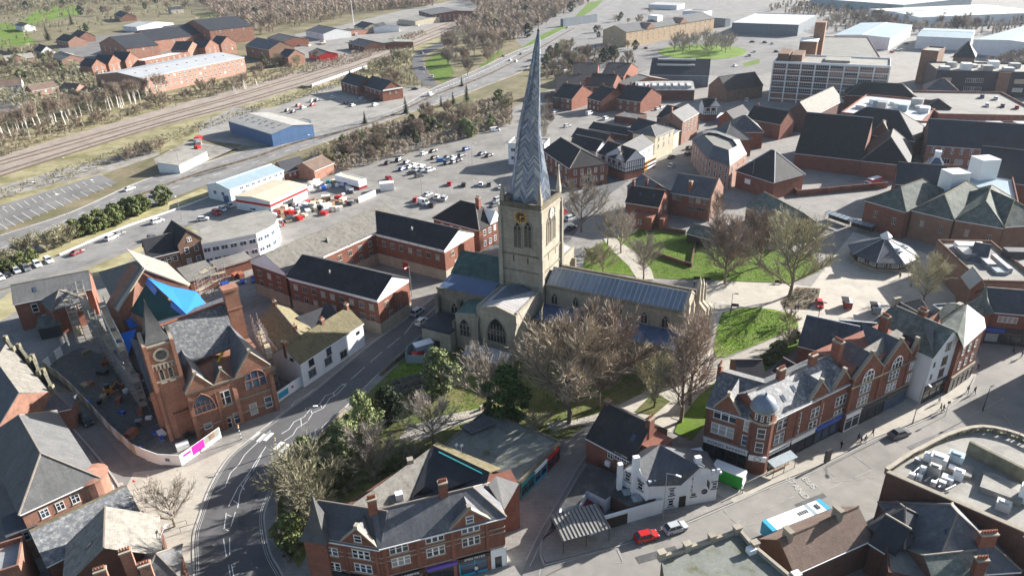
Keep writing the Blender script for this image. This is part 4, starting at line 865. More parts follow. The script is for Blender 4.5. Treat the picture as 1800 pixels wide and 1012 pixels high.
def fork_shops():
 b = Bld('shop_row', 'red brick shop row with pointed corner turret and two gables, by the road fork', 'building', (667, 961), (886, 906), None, 7.4, 10.3)
 a = Bld('bay', '', '', (548, 941), (667, 961), None, 7.0, 10.3)
 for q, rt in ((b, 'hipr'), (a, 'gx')):
  q.walls('brick', roof=None).roof(rt, 3.5, 'slate', .3, 'ridge_tile')
  for z in (4.2, 7.1, 8.0): q.band(z, .14, 'stone_trim', sides='fr' if q is b else 'f')
  q.band(9.9, .38, 'stone_trim', .18, 'fr' if q is b else 'f')
 for px, py in ((701, 963), (764, 944), (827, 927)): wpx(b, px, py, 2.8, 1.65, '3')
 for px, py in ((705, 985), (766, 968), (828, 950)): wpx(b, px, py, 2.8, 1.6, '3')
 for px, py in ((579, 968), (635, 974)): wpx(a, px, py, 2.8, 1.65, '3')
 for px, py in ((584, 994), (639, 998)): wpx(a, px, py, 2.8, 1.6, '3')
 for q, px, py, w in ((a, 631, 955, 5.4), (b, 826, 921, 6.0)):
  x, _ = q.f.on_f(px, py); q.gablet(x, w, 2.9, 4.2, 'slate', 'brick', z=10.3, out=.12, win=(1.1, 1.2, 1.3, 's'))
 for px, py in ((655, 912), (781, 872)): x, y, z = b.f.px(px, py, 13.9); b.chimney(max(x, 0), 3.7, 1.3, .8, z1=16.3, pots=5)
 for q, xs in ((b, (675, 735, 797, 858)), (a, (556, 606, 660))):
  for px in xs: m = MB(); x = q.f.on_f(px, 965)[0]; m.box(x - .25, -.16, 0, x + .25, -.003, 9.9); q.part(m, 'pilaster', 'brick')
 fascia(a, .4, a.L - .3, 3.0, .7, 'slate_dark'); fascia(b, .3, 6.0, 3.2, .8, 'black_paint', 'Photogenix', ts=.9); fascia(b, 6.4, 11.0, 3.1, .6, 'purple'); fascia(b, 11.4, b.L - 2.6, 3.1, .8, 'black_paint', 'SPIRE FRYER', ts=.62, shop='glass_blue', frame='cyan_paint')
 m = MB(); m.box(b.L - 2.4, -.12, 0, b.L + .12, -.004, 4.0); m.box(b.L + .004, -.12, 0, b.L + .12, 7.2, 4.0); b.part(m, 'white_shopfront', 'white_paint')
 m = MB(); m.box(b.L - 1.8, -.16, .1, b.L - .7, -.12, 2.4); m.box(b.L + .12, 1.5, .6, b.L + .16, 5.5, 2.5); b.part(m, 'shop_window', 'glass')
 for y in (1.8, 4.6):
  for z in (5.7, 8.4): b.win1('r', y, z, 1.5, 1.6, '2')
 merge(b, a)
 q = b.f.loc(a.f.o + a.f.u * .6 + a.f.n * 1.2); cx_, cy_ = q.x, q.y
 t = MB()
 t.lathe([(2.5, 0), (2.5, 9.8), (2.7, 9.85), (2.7, 10.2), (2.4, 10.2)], (cx_, cy_, 0), 4, a0=R(-75)); tu = b.part(t, 'turret', 'brick')
 t = MB(); t.lathe([(3.3, 10.1), (2.2, 11.3), (1.3, 13.0), (.55, 15.2), (.08, 17)], (cx_, cy_, 0), 4, a0=R(-75)); t.tube((cx_, cy_, 16.8), (cx_, cy_, 18), .07, n=5); t.build('turret_roof', 'slate_grey', tu)
 ft = [(575, 908), (761, 784), (868, 832), (886, 895), (600, 925)]
 m = MB(); m.prism(ccw([tuple(b.f.px(x, y, 9)[:2]) for x, y in ft]), 0, 8.9); b.part(m, 'rear_wall', 'brick_dark')
 px_mesh('rear_roof', [(588, 909, 11.2), (761, 784, 12.6), (718, 884, 9.3), (690, 886, 9.8), (612, 905, 11.0)], [(0, 1, 2, 3, 4)], 'tile_grey', b.root, b.f, .25)  # sunlit slope, its light put into the colour as paler tile
 px_mesh('rear_roof', [(761, 783, 12.8), (861, 829, 13.0), (856, 846, 12.6), (790, 864, 10.2), (720, 882, 9.5)], [(0, 1, 2, 3, 4)], 'slate_dark', b.root, b.f, .25)  # shaded slope of the same range, shade painted in as near black slate
 px_mesh('rear_roof', [(761, 782, 12.8), (861, 829, 13.0), (880, 822, 10.5), (768, 776, 10.5)], [(0, 1, 2, 3)], 'tile_moss', b.root, b.f, .2)
 px_mesh('teal_gutter', [(771, 792, 12.7), (847, 830, 12.9), (848, 832.5, 12.9), (771, 794.5, 12.7)], [(0, 1, 2, 3)], 'teal', b.root, b.f, .12)
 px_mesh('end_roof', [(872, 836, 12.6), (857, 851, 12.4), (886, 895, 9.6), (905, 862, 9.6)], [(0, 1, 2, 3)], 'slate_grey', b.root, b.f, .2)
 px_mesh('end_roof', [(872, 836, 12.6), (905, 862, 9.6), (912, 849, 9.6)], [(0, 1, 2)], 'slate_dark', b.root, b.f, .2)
 e = b.f.px(912, 850, 9.6); m = MB(); P0 = Vector((b.L, 6.5, 0)); d = Vector((e.x - b.L, e.y - 6.5, 0)); m.obox(P0, d, (0, 0, 1), 0, 4, 9.3); b.part(m, 'end_wall', 'brick')
 m = MB(); q = b.f.px(722, 819, 11.2); m.box(q.x - .5, q.y - .5, 9.5, q.x + .5, q.y + .5, 12.8); b.part(m, 'chimney', 'stone_trim')
 m = MB(); q = b.f.px(703, 874, 10.0); m.box(q.x - .7, q.y - .5, 9.5, q.x + .5, q.y + .5, 11.0); b.part(m, 'air_unit', 'white_paint')
 m = MB(); q = [b.f.px(*p) for p in ((725, 873, 9.8), (765, 865, 10.2), (748, 853, 11.6))]; m.face(q); m.face(q[::-1]); b.part(m, 'glazed_gable', 'glass')
fork_shops()
b = plain('flat_roof_shop', 'single storey shop with a mossy grey flat roof, along the narrow lane', 'building', (912, 849), (985, 776), None, 4.0, 'flat', 0, 'stone_dark', 'felt_moss', D=17.5, par=.35)
fascia(b, .5, 4.5, 2.6, .6, 'teal', frame='teal'); fascia(b, 4.8, 8.6, 2.6, .6, 'white_paint', frame='cyan_paint'); fascia(b, 8.9, 12.8, 2.6, .6, 'red_paint', frame='brick_dark' and 'maroon')
px_mesh('roof_felt_sheet', [(808, 748, 4.6), (850, 733, 4.9), (872, 742, 4.9), (830, 762, 4.6)], [(0, 1, 2, 3)], 'slate_grey', b.root, b.f, .3)
for px, py in ((803, 800), (812, 801)): p = b.f.px(px, py, 4.2); m = MB(); m.tube((p.x, p.y, 4), (p.x, p.y, 6.6), .05, n=5); m.box(p.x - .3, p.y - .25, 6.4, p.x + .3, p.y + .1, 6.8); b.part(m, 'roof_camera', 'white_paint')
def white_pub():
 b = Bld('pub', 'white painted pub with battlements and slate gables, near the parked red car', 'pub', (1140, 853), (1264, 831), None, 7.0, 6.2); L = b.L
 b.walls('white_render')
 V = [(1160, 781, 9.9), (1231, 820, 9.3), (1117, 812, 9.4), (1140, 853, 6.5), (1197, 851, 6.5), (1258, 822, 6.5), (1243, 793, 6.5), (1095, 825, 6.5), (1128, 785, 6.5)]
 px_mesh('roof', V, [(2, 0, 3), (0, 1, 4, 3), (0, 1, 5, 6), (2, 0, 8, 7)], 'slate', b.root, b.f, .2)
 lv = [b.f.px(*p) for p in ((1095, 825, 6.5), (1138, 853, 6.5), (1117, 811, 9.5))]; a0, a1 = lv[0], lv[1]; d = (a1 - a0); d.z = 0; n = Vector((-d.y, d.x, 0)).normalized()
 m = MB(); q = [a0, a1, lv[2]]; lo = [Vector((a0.x, a0.y, 0)), Vector((a1.x, a1.y, 0))]
 m.hexa([lo[0], lo[1], a1, lv[2], a0], [lo[0] + n * 6, lo[1] + n * 6, a1 + n * 6, lv[2] + n * .4, a0 + n * 6]); b.part(m, 'gable_wing', 'white_render')
 mm = Matrix.Translation(a0) @ Matrix.Rotation(math.atan2(d.y, d.x), 4, 'Z'); ln = d.length
 for u, z in ((.22, -.9), (.74, -1.0)):
  fm, gm = win_mesh(1.1, 1.5, 's', frame='white_paint', glass='glass', sill='slate_dark'); o = add('window', fm, b.root); o.matrix_local = mm @ Matrix.Translation((u * ln, -.01, z)); add('pane', gm, o)
 for t, u, z in (('THE', .42, .75), ('RUTLAND', .5, .2)): text_obj('lettering', t, .55, 'black_paint', mm @ Matrix.Translation((u * ln, -.03, z)) @ Matrix.Rotation(math.pi / 2, 4, 'X'), b.root)
 gx = [b.f.on_f(*p) for p in ((1197, 851), (1229, 818), (1258, 823))]; m = MB(); m.hexa([(gx[0][0], 0, 6.1), (gx[2][0], 0, 6.1), (gx[1][0], 0, 9.4)], [(gx[0][0], .4, 6.1), (gx[2][0], .4, 6.1), (gx[1][0], .4, 9.4)]); b.part(m, 'gable', 'white_render')
 for x0, x1 in ((0, gx[0][0]), (gx[2][0] - .6, L + .5)):
  n = max(2, int((x1 - x0) / .9))
  for k in range(n):
   x = x0 + (x1 - x0) * k / n; m = MB(); m.box(x, -.1, 6.2, x + (x1 - x0) / n * .55, .35, 7.1); b.part(m, 'battlement', 'white_render')
  m = MB(); m.box(x0, -.1, 6.0, x1, .35, 6.4); b.part(m, 'parapet', 'white_render')
 for px, py in ((1181, 864), (1179, 883), (1219, 866), (1222, 847), (1256, 852)): wpx(b, px, py, 1.0, 1.4, 's', sill='slate_dark')
 wpx(b, 1238, 863, .9, .9, 'r', frame='black_paint'); m = MB(); x, z = b.f.on_f(1199, 880); m.box(x - .6, -.12, 0, x + .6, -.01, 2.5); b.part(m, 'door', 'dark_timber')
 m = MB(); x, z = b.f.on_f(1242, 846); m.box(x - .03, -1.1, z - .7, x + .03, -.2, z + .7); b.part(m, 'hanging_sign', 'black_paint')
 for q in ((1090, 824, 8.6, .8), (1118, 812, 11, 1.1), (1226, 812, 10.4, 1.1)):
  p = b.f.px(q[0], q[1], q[2] - 1.2); m = MB(); m.box(p.x - q[3] / 2, p.y - .4, 3, p.x + q[3] / 2, p.y + .4, q[2]); b.part(m, 'chimney', 'white_render')
 def flat(pts, z, name, rm, wm): m = MB(); m.prism(ccw([tuple(b.f.px(x, y, z)[:2]) for x, y in pts]), 0, z, 0, 1); return b.part(m, name, [wm, rm])
 flat([(984, 893), (1034, 813), (1085, 833), (1074, 870), (1064, 878), (1032, 862), (1018, 886)], 3.0, 'back_room', 'felt_dark', 'white_render')
 f2 = flat([(1074, 872), (1094, 853), (1136, 872), (1160, 873), (1105, 890)], 3.1, 'back_room', 'felt_dark', 'brick_dark')
 for px, py in ((1103, 865), (1119, 876)): p = b.f.px(px, py, 3.2); m = MB(); m.box(p.x - .8, p.y - .6, 3.0, p.x + .8, p.y + .6, 3.5); m.build('rooflight', 'glass_pale', f2)
 m = MB(); pts = [b.f.px(x, y, 3) for x, y in ((982, 906), (1040, 918), (1061, 909), (1140, 886), (1166, 879))]
 for p, q in zip(pts, pts[1:]): m.obox((p.x, p.y, 0), (q.x - p.x, q.y - p.y, 0), (0, 0, 1), 0, .35, 3.0)
 p = pts[0]; q = b.f.px(984, 893, 3); m.obox((p.x, p.y, 0), (q.x - p.x, q.y - p.y, 0), (0, 0, 1), -.3, 0, 3.0); b.part(m, 'yard_wall', 'white_render')
 x, z = b.f.on_f(1151, 897); o = add('window', win_mesh(.9, .9, 'r', frame='black_paint')[0], b.root); o.matrix_local = Matrix.Translation((x, -.32, z)); add('pane', win_mesh(.9, .9, 'r', frame='black_paint')[1], o)
 p, q = pts[2], pts[3]; d = (q - p).normalized(); m = MB(); a = p + d * .4; m.obox((a.x, a.y, 0.02), d * 4 * Vector((1, 1, 0)).length / 1.414, (0, 0, 1), -.06, 0, 2.4); b.part(m, 'yard_gate', 'dark_timber')
 m = MB(); p = b.f.px(1034, 885, 1.2); m.box(p.x - 2, p.y - 1.3, 0, p.x + 2, p.y + 1.3, 1.2); b.part(m, 'yard_awning', 'maroon')
white_pub()
b = plain('brick_house', 'dark brick house with a steep brown roof, behind the white pub', 'house', (1031, 768), (1110, 810), None, 6.2, 'gx', 4.2, 'brick', 'tile_dark', D=11.5, o=.2, sky=[(.82, .25)])
for px, py in ((1073, 800), (1085, 802), (1097, 807)): wpx(b, px, py, 1.2, 1.3, 'c')
b.chimney(b.L - .3, 5.7, .9, 1.6, z1=12.2, pots=4); b.chimney(.4, 5.7, .9, .8, z1=11.6, pots=2); b.box('annex', b.L + .01, 3, 0, b.L + 3.2, 8, 8, 'brick'); b.box('air_unit', 4.6, -.5, 2.6, 5.6, -.01, 3.6, 'white_paint')
def corner_shops():
 b = Bld('corner_shop', 'ornate red brick corner shop with a small round dome and two gables, above the barbers', 'building', (1346, 742), (1500, 668), None, 9.4, 11.6); L = b.L
 b.walls('brick', roof='gx', r=3.5).roof('gx', 3.5, 'slate_mottle', .3)
 a = Bld('wing', '', '', (1243, 712), (1328, 738), None, 13.5, 11.4); a.walls('brick', roof='gx', r=3.4).roof('gx', 3.4, 'slate_mottle', .3)
 a.gablet(3.6, 4.6, 3.4, 6, 'slate_mottle', 'brick', out=.1); a.chimney(-.2, 6.8, .7, 1.2, z1=16.4, pots=3)
 for px, py in ((1275, 730),): wpx(a, px, py, 4.2, 2.3, '3')
 wpx(a, 1270, 756, 4.2, 2.2, '3'); wpx(a, 1314, 749, 1.3, 2.2, 's'); wpx(a, 1310, 774, 1.3, 2.2, 's')
 a.band(10.9, .5, 'stone_trim', .2); a.band(4.5, .3, 'stone_trim', .15)
 fascia(a, .1, a.L, 3.3, 1.1, 'white_paint', 'KORSH  BARBERS', 'black_paint', ts=.72, sx=1.25)
 for x in (.3, a.L - 3.0, a.L - .6): m = MB(); m.box(x - .3, -.14, 4.7, x + .3, -.003, 10.9); a.part(m, 'pilaster', 'brick')
 merge(b, a)
 c = b.f.loc(Vector(G(1340, 738, 11.6)) + Vector((.4, 1.0, 0))); t = MB(); t.lathe([(2.1, 0), (2.1, 11.2), (2.35, 11.4), (2.35, 11.8), (2.0, 11.8), (2.0, 13.4), (2.25, 13.5), (2.25, 13.8)], (c.x, c.y, 0), 16); tu = b.part(t, 'corner_turret', 'brick')
 t = MB(); t.lathe([(2.3, 13.8), (2.2, 14.2), (1.9, 14.9), (1.35, 15.6), (.6, 16.05), (.05, 16.2)], (c.x, c.y, 0), 16); t.lathe([(.22, 16.1), (.22, 16.6), (.02, 16.8)], (c.x, c.y, 0), 6); t.build('dome', 'lead_roof', tu, smooth=True)
 t = MB(); t.lathe([(2.16, 11.1), (2.5, 11.4), (2.5, 11.75), (2.16, 11.8)], (c.x, c.y, 0), 16); t.lathe([(2.05, 13.3), (2.4, 13.5), (2.4, 13.8), (2.1, 13.85)], (c.x, c.y, 0), 16); t.build('cornice', 'stone_trim', tu)
 vd = Vector((-c.x, 0, 0)); toc = b.f.loc(Vector((0, 0, 0))) - c; toc.z = 0; toc.normalize(); an = math.atan2(toc.y, toc.x) + math.pi / 2
 for z, w, h in ((12.6, .9, 1.1), (9.4, 1.4, 2.1), (6.4, 1.4, 2.1)):
  for da in ((-.5, 0, .5) if z > 12 else (.1,)):
   fm, gm = win_mesh(w if z < 12 else .5, h, 's'); o = add('window', fm, b.root); o.matrix_local = Matrix.Translation((c.x, c.y, z)) @ Matrix.Rotation(an + da, 4, 'Z') @ Matrix.Translation((0, -2.08, 0)); add('pane', gm, o)
 m = MB(); m.box(-1.5, -.2, -.55, 1.5, .1, .55); s = b.part(m, 'round_sign_board', 'white_paint'); s.matrix_local = Matrix.Translation((c.x, c.y, 3.9)) @ Matrix.Rotation(an + .1, 4, 'Z') @ Matrix.Translation((0, -2.05, 0))
 m = MB(); m.lathe([(.36, 0), (.44, 0), (.44, .02), (.36, .02)], (0, 0, 0), 20); r_ = m.build('sign_ring', 'black_paint', s); r_.matrix_local = Matrix.Translation((0, -.22, 0)) @ Matrix.Rotation(math.pi / 2, 4, 'X') @ Matrix.Diagonal((1.4, 1, 1, 1))
 for px, py, w, k in ((1375, 745, 2.6, '2'), (1369, 770, 2.6, '2'), (1404, 735, 1.2, 's'), (1400, 757, 1.2, 's'), (1436, 723, 3.4, '3'), (1431, 746, 3.4, '3'), (1478, 703, 3.2, '3'), (1474, 727, 3.2, '3')): wpx(b, px, py, w, 2.2, k)
 for px, w in ((1440, 5.0), (1480, 5.2)): x = b.f.on_f(px, 668 + (1500 - px) * .47)[0]; b.gablet(x, w, 3.2, 4.6, 'slate_mottle', 'brick', out=.12)
 for x in (2.2, 6.2, 8.8, 15.2, L - .4): m = MB(); m.box(x - .35, -.16, 4.7, x + .35, -.003, 11.0); b.part(m, 'pilaster', 'brick')
 b.band(10.9, .5, 'stone_trim', .22, 'f'); b.band(4.5, .3, 'stone_trim', .2, 'f')
 for px, py, n in ((1370, 664, 5), (1433, 643, 6)): p = b.f.px(px, py, 15); b.chimney(p.x, 4.7, 1.5, .9, z1=17.2, pots=n)
 b.skylight(6.4, 1.9); b.skylight(9.8, 2.5)
 fascia(b, 1.9, 7.6, 3.3, 1.0, 'white_paint', 'KORSH BARBERS', 'black_paint', ts=.62, sx=1.15); fascia(b, 8.2, 14.6, 3.3, 1.0, 'white_paint'); fascia(b, 15.0, L - .2, 3.3, .95, 'blue_paint', shop='glass_blue')
corner_shops()
def gable_row():
 b = Bld('gabled_shop', 'red brick shop with two large gables and half round windows, mid terrace', 'building', (1500, 668), (1612, 616), None, 9, 12.4); L = b.L
 b.walls('brick'); g = L * .43
 for k, px in ((0, 1546), (1, 1583)):
  x = g * (k + .5) + .3 + k * .4; b.gablet(x, g, 4.2, 9, 'slate', 'brick', out=.1); b.win1('f', x, 11.9, 3.2, 2.6, 'a', out=.1)
  for z in (6.1, 8.9): b.win1('f', x, z, 3.2, 2.0, '3')
 for x in (.25, g + .5, 2 * g + .8): m = MB(); m.box(x - .35, -.18, 4.7, x + .35, -.003, 12.3); b.part(m, 'pilaster', 'brick')
 b.band(10.3, .35, 'stone_green', .25, 'f'); b.band(4.5, .3, 'stone_trim', .2, 'f')
 m = MB(); m.box(0, 1, 12.3, L, 9, 14.2); b.part(m, 'rear_wall', 'brick'); px_mesh('rear_roof', [(1510, 618, 16), (1576, 578, 16.2), (1603, 596, 13.5), (1535, 640, 13.5)], [(0, 1, 2, 3)], 'tile_grey', b.root, b.f, .2)
 b.chimney(.3, 4.6, 1.2, 1.8, z1=18.6, pots=6); b.chimney(L - 2.2, 6.5, 1.2, 1.5, z1=18.0, pots=5)
 x = 2 * g + .8; b.win1('f', (x + L) / 2 + .2, 9.2, 2.0, 2.0, '3'); b.win1('f', (x + L) / 2 + .2, 6.2, 2.0, 1.8, '3'); b.gablet((x + L) / 2 + .2, L - x, 2.6, 5, 'tile_dark', 'brick', out=.1)
 fascia(b, .3, 4.6, 3.3, 1, 'white_paint', frame='white_paint'); fascia(b, 5.0, 12.2, 3.3, 1, 'slate_dark'); fascia(b, 12.6, L - .2, 3.3, 1, 'black_paint', shop='glass_blue', frame='blue_clad')
gable_row()
def white_gable():
 b = Bld('white_gabled_shop', 'white fronted gabled shop with timber strapping and a black shopfront, right of the red gables', 'building', (1641, 626), (1690, 602), None, 12, 11.6); L = b.L
 b.walls('white_render', roof='gy', r=4.4).roof('gy', 4.4, 'slate_green', .3)
 for z in (6.0, 8.9): b.win1('f', L / 2, z, 1.8, 1.9, '3', frame='timber'); [b.win1('f', x, z + .3, .5, .9, 's', frame='slate_dark') for x in (1.2, L - 1.2)]
 b.win1('f', L / 2, 12.3, 1.6, 1.6, '2', frame='timber')
 fascia(b, 0, L, 3.0, 1.2, 'black_paint', 'BLAZE', ts=.75)
 c = Bld('corner', '', '', (1690, 602), (1731, 575), None, 9, 12.6); c.walls('brick')
 for z in (6.2, 9.6): c.wins('f', .1, .9, 3, z, .9, 1.6, 's')
 fascia(c, 0, c.L, 3.2, .9, 'stone_trim'); merge(b, c)
 px_mesh('corner_roof', [(1700, 535, 17.0), (1694, 611, 12.7), (1733, 576, 12.7), (1730, 558, 12.7)], [(0, 1, 2), (0, 2, 3)], 'lead_pale', b.root, b.f, .2)
 px_mesh('corner_roof', [(1700, 535, 17.0), (1694, 611, 12.7), (1683, 585, 15), (1655, 570, 15.5)], [(0, 1, 2, 3)], 'slate_green', b.root, b.f, .2)
 px_mesh('corner_roof', [(1700, 535, 17.0), (1655, 570, 15.5), (1650, 548, 12.5), (1664, 532, 12.5)], [(0, 1, 2, 3)], 'slate_green', b.root, b.f, .2)
 px_mesh('corner_roof', [(1622, 570, 16.0), (1641, 570, 16.2), (1640, 625, 12.6), (1630, 600, 12.6)], [(0, 1, 2, 3)], 'slate_grey', b.root, b.f, .2)
 p = b.f.px(1617, 570, 14); b.chimney(p.x, p.y, 1.2, 1.5, z0=8, z1=17.5, pots=5); p = b.f.px(1681, 555, 14); b.chimney(p.x, p.y, 1.2, .8, z0=10, z1=17, pots=0, mat='stone_trim')
white_gable()
plain('slate_hall', 'low brick hall with a dark slate roof, behind the corner shop', 'building', (1404, 605), (1495, 627), (1535, 590), 5.5, 'gx', 3, 'brick', 'slate', ridge='ridge_lead', ch=[(.9, .1, dict(z1=8, pots=0))])
plain('slate_hall', 'brick hall with navy slate roof and a bright blue roof window, beside the square', 'building', (1478, 600), (1540, 606), (1573, 582), 6, 'gx', 3.4, 'brick', 'slate_dark', ridge='white_paint', sky=[(.5, .3, .9, 1.2, 'tarp')])
b = plain('gabled_hall', 'brick hall with a steep mossy slate roof, at the edge of the paved square', 'building', (1533, 568), (1570, 590), (1640, 565), 6, 'gx', 4.2, 'brick', 'slate_green'); b.box('gable_stack', -.3, 5, 6, .4, 7, 11.5, 'stone_trim')
b = plain('brick_house', 'small brick building with a flared pyramid roof, between the square and the lead roofed corner', 'building', (1612, 560), (1640, 560), None, 6.5, 'pyr', 3.2, 'brick_dark', 'slate_grey', D=7)
plain('timber_extension', 'grey boarded extension with a blue window, behind the pale corner roof', 'building', (1657, 552), (1698, 549), None, 8.5, 'flat', 0, 'grey_clad', 'felt', D=4, win=[('f', .1, .45, 1, 7, 1.6, 1.6, 's', dict(glass='glass_pale', frame='blue_paint'))])
plain('garden_shed', 'small dark roofed outbuilding, below the bushes beside the path', 'building', (1360, 650), (1390, 668), (1412, 650), 3.5, 'gx', 2, 'brick_dark', 'slate_dark')
plain('lean_to', 'dark slate lean-to behind the ornate corner shop', 'building', (1300, 668), (1345, 668), None, 5.0, 'gx', 1.6, 'brick_dark', 'slate_dark', D=8)
def balustrade_store():
 z = 10.0; pts = [(1557, 832), (1660, 772), (1705, 757), (1745, 757), (1790, 768), (1850, 800), (1880, 1000), (1790, 935)]
 fr = Frame(G(1557, 832, z), math.atan2(-1.0, 1.2)); root = thing('balustraded_store', 'large store with a cluttered flat roof and curved stone balustrade, at the street corner', 'building', (fr.o.x, fr.o.y, 0), fr.ang)
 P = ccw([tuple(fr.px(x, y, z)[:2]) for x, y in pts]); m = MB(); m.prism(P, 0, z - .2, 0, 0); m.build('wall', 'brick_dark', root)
 m = MB(); m.prism(P, z - .2, z - .1, 0, 0); m.build('roof', 'felt', root)
 pw = [fr.px(x, y, z) for x, y in ((1557, 832), (1600, 803), (1660, 772), (1682, 764), (1705, 758), (1725, 756), (1745, 758), (1768, 763), (1790, 770), (1830, 790))]
 m = MB(); c = MB()
 for a, e in zip(pw, pw[1:]):
  d = e - a; d.z = 0; c.obox((a.x, a.y, z + .75), d, (0, 0, 1), -.3, .35, .25); m.obox((a.x, a.y, z - .15), d, (0, 0, 1), -.2, .25, .3)
  n = max(2, int(d.length / .62))
  for k in range(n): q = a + d * (k + .5) / n; o = MB(); o.lathe([(.1, 0), (.16, .2), (.08, .45), (.12, .62)], (q.x, q.y, z + .13), 6); o.build('baluster', 'stone_trim', root)
  m.obox((a.x, a.y, z - .1), d.normalized() * .7, (0, 0, 1), -.3, .3, 1.0)
 m.build('balustrade_base', 'stone_green', root); c.build('coping', 'stone_trim', root)
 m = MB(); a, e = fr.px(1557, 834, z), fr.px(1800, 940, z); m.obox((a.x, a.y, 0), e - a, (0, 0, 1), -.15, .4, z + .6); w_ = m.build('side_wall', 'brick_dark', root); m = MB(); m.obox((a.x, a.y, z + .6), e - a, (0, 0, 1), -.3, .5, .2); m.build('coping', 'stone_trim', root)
 a, e = fr.px(1697, 797, z), fr.px(1800, 850, z); m = MB(); m.obox((a.x, a.y, z - .1), e - a, (0, 0, 1), 0, .5, 2.6); m.build('roof_wall', 'stone_green', root)
 rr = random.Random(5)
 for px, py, s, h, mt in ((1648, 816, 2.4, 1.8, 'sheet_white'), (1630, 808, 1.2, 1.3, 'white_paint'), (1640, 835, 1.6, 2.0, 'steel'), (1621, 830, .8, 1.2, 'white_paint'), (1602, 839, .8, .9, 'white_paint'), (1615, 842, .8, .9, 'white_paint'), (1664, 846, 1.6, 1.0, 'white_paint'), (1683, 840, 1.4, 1.6, 'white_paint'), (1678, 812, 2.2, 1.8, 'sheet_blue'), (1672, 826, 1.0, .9, 'white_paint'), (1655, 853, 1.0, .9, 'sheet_white'), (1612, 812, .9, .8, 'steel'), (1760, 862, 5.5, .9, 'felt'), (1752, 845, 2.4, .6, 'steel'), (1762, 893, 1.9, 1.3, 'sheet_white'), (1798, 880, 1.6, 3, 'white_paint'), (1686, 826, 3.6, .5, 'felt'), (1640, 852, .8, .8, 'white_paint')):
  p = fr.px(px, py, z); m = MB(); m.box(p.x - s / 2, p.y - s * .38, z - .1, p.x + s / 2, p.y + s * .38, z + h); 
  if h > 1.2: m.box(p.x - s * .3, p.y - s * .2, z + h, p.x + s * .3, p.y + s * .2, z + h + .2, 0)
  o = m.build('roof_plant', mt, root); o.location = (0, 0, 0)
 m = MB()
 for k in range(6): p, q = fr.px(1600 + 12 * k, 840 + 5 * k, z), fr.px(1618 + 12 * k, 822 + 7 * k, z); m.tube(p + Vector((0, 0, .5)), q + Vector((0, 0, .6)), .16, n=6)
 struct(m.build('roof_duct', 'steel', root), 'stuff')
balustrade_store()
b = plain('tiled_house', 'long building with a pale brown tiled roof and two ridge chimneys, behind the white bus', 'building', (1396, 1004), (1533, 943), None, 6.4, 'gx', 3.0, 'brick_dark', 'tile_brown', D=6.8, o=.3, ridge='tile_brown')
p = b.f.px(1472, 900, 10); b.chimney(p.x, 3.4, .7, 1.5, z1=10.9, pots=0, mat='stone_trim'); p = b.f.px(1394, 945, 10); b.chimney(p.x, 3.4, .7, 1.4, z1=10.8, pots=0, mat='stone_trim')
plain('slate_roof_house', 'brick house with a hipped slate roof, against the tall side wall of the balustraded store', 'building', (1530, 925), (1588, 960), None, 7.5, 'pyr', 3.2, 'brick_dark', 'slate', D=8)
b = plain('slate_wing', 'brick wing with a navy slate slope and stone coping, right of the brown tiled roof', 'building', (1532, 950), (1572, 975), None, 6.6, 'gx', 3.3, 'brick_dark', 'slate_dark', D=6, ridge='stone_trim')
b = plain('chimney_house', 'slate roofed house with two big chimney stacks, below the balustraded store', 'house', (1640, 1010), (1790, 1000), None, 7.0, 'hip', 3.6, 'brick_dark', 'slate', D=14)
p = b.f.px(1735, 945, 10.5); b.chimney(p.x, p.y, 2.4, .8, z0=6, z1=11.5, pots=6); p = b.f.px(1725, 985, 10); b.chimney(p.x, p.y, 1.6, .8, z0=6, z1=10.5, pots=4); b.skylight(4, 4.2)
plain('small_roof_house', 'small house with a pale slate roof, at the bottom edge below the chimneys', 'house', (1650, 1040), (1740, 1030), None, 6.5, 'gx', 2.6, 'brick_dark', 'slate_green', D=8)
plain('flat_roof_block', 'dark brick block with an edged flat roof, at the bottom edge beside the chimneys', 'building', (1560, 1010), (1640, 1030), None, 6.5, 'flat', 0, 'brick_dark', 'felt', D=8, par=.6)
def parapet_piers():
 z = 9.2; fr = Frame(G(1163, 975, z), 0.35); root = thing('parapet_shop', 'flat roofed shop with lichened felt and stone parapet piers, opposite the white pub', 'building', (fr.o.x, fr.o.y, 0), fr.ang)
 pts = [(1163, 977), (1300, 930), (1322, 955), (1400, 1020), (1380, 1100), (1180, 1080)]; P = ccw([tuple(fr.px(x, y, z)[:2]) for x, y in pts]); m = MB(); m.prism(P, 0, z - .8); m.build('wall', 'stone_dark', root); m = MB(); m.prism(P, z - .8, z - .7); m.build('roof', 'felt_moss', root)
 W = [fr.px(x, y, z) for x, y in ((1163, 977), (1300, 930), (1322, 955), (1400, 1020))]; m = MB()
 for a, e in zip(W, W[1:]): m.obox((a.x, a.y, z - .8), e - a, (0, 0, 1), -.2, .3, .8)
 m.build('parapet', 'stone_trim', root)
 for px, py in ((1163, 972), (1208, 957), (1252, 942), (1296, 928), (1327, 955)): p = fr.px(px, py, z + .4); m = MB(); m.box(p.x - .5, p.y - .4, z - .8, p.x + .5, p.y + .4, z + .6); m.box(p.x - .6, p.y - .5, z + .6, p.x + .6, p.y + .5, z + .8); m.build('parapet_pier', 'stone_trim', root)
 for px, py in ((1321, 964), (1400, 1008)): p = fr.px(px, py, z); m = MB(); m.box(p.x - .6, p.y - .5, z - .7, p.x + .6, p.y + .5, z + .2); m.build('air_unit', 'white_paint', root)
parapet_piers()
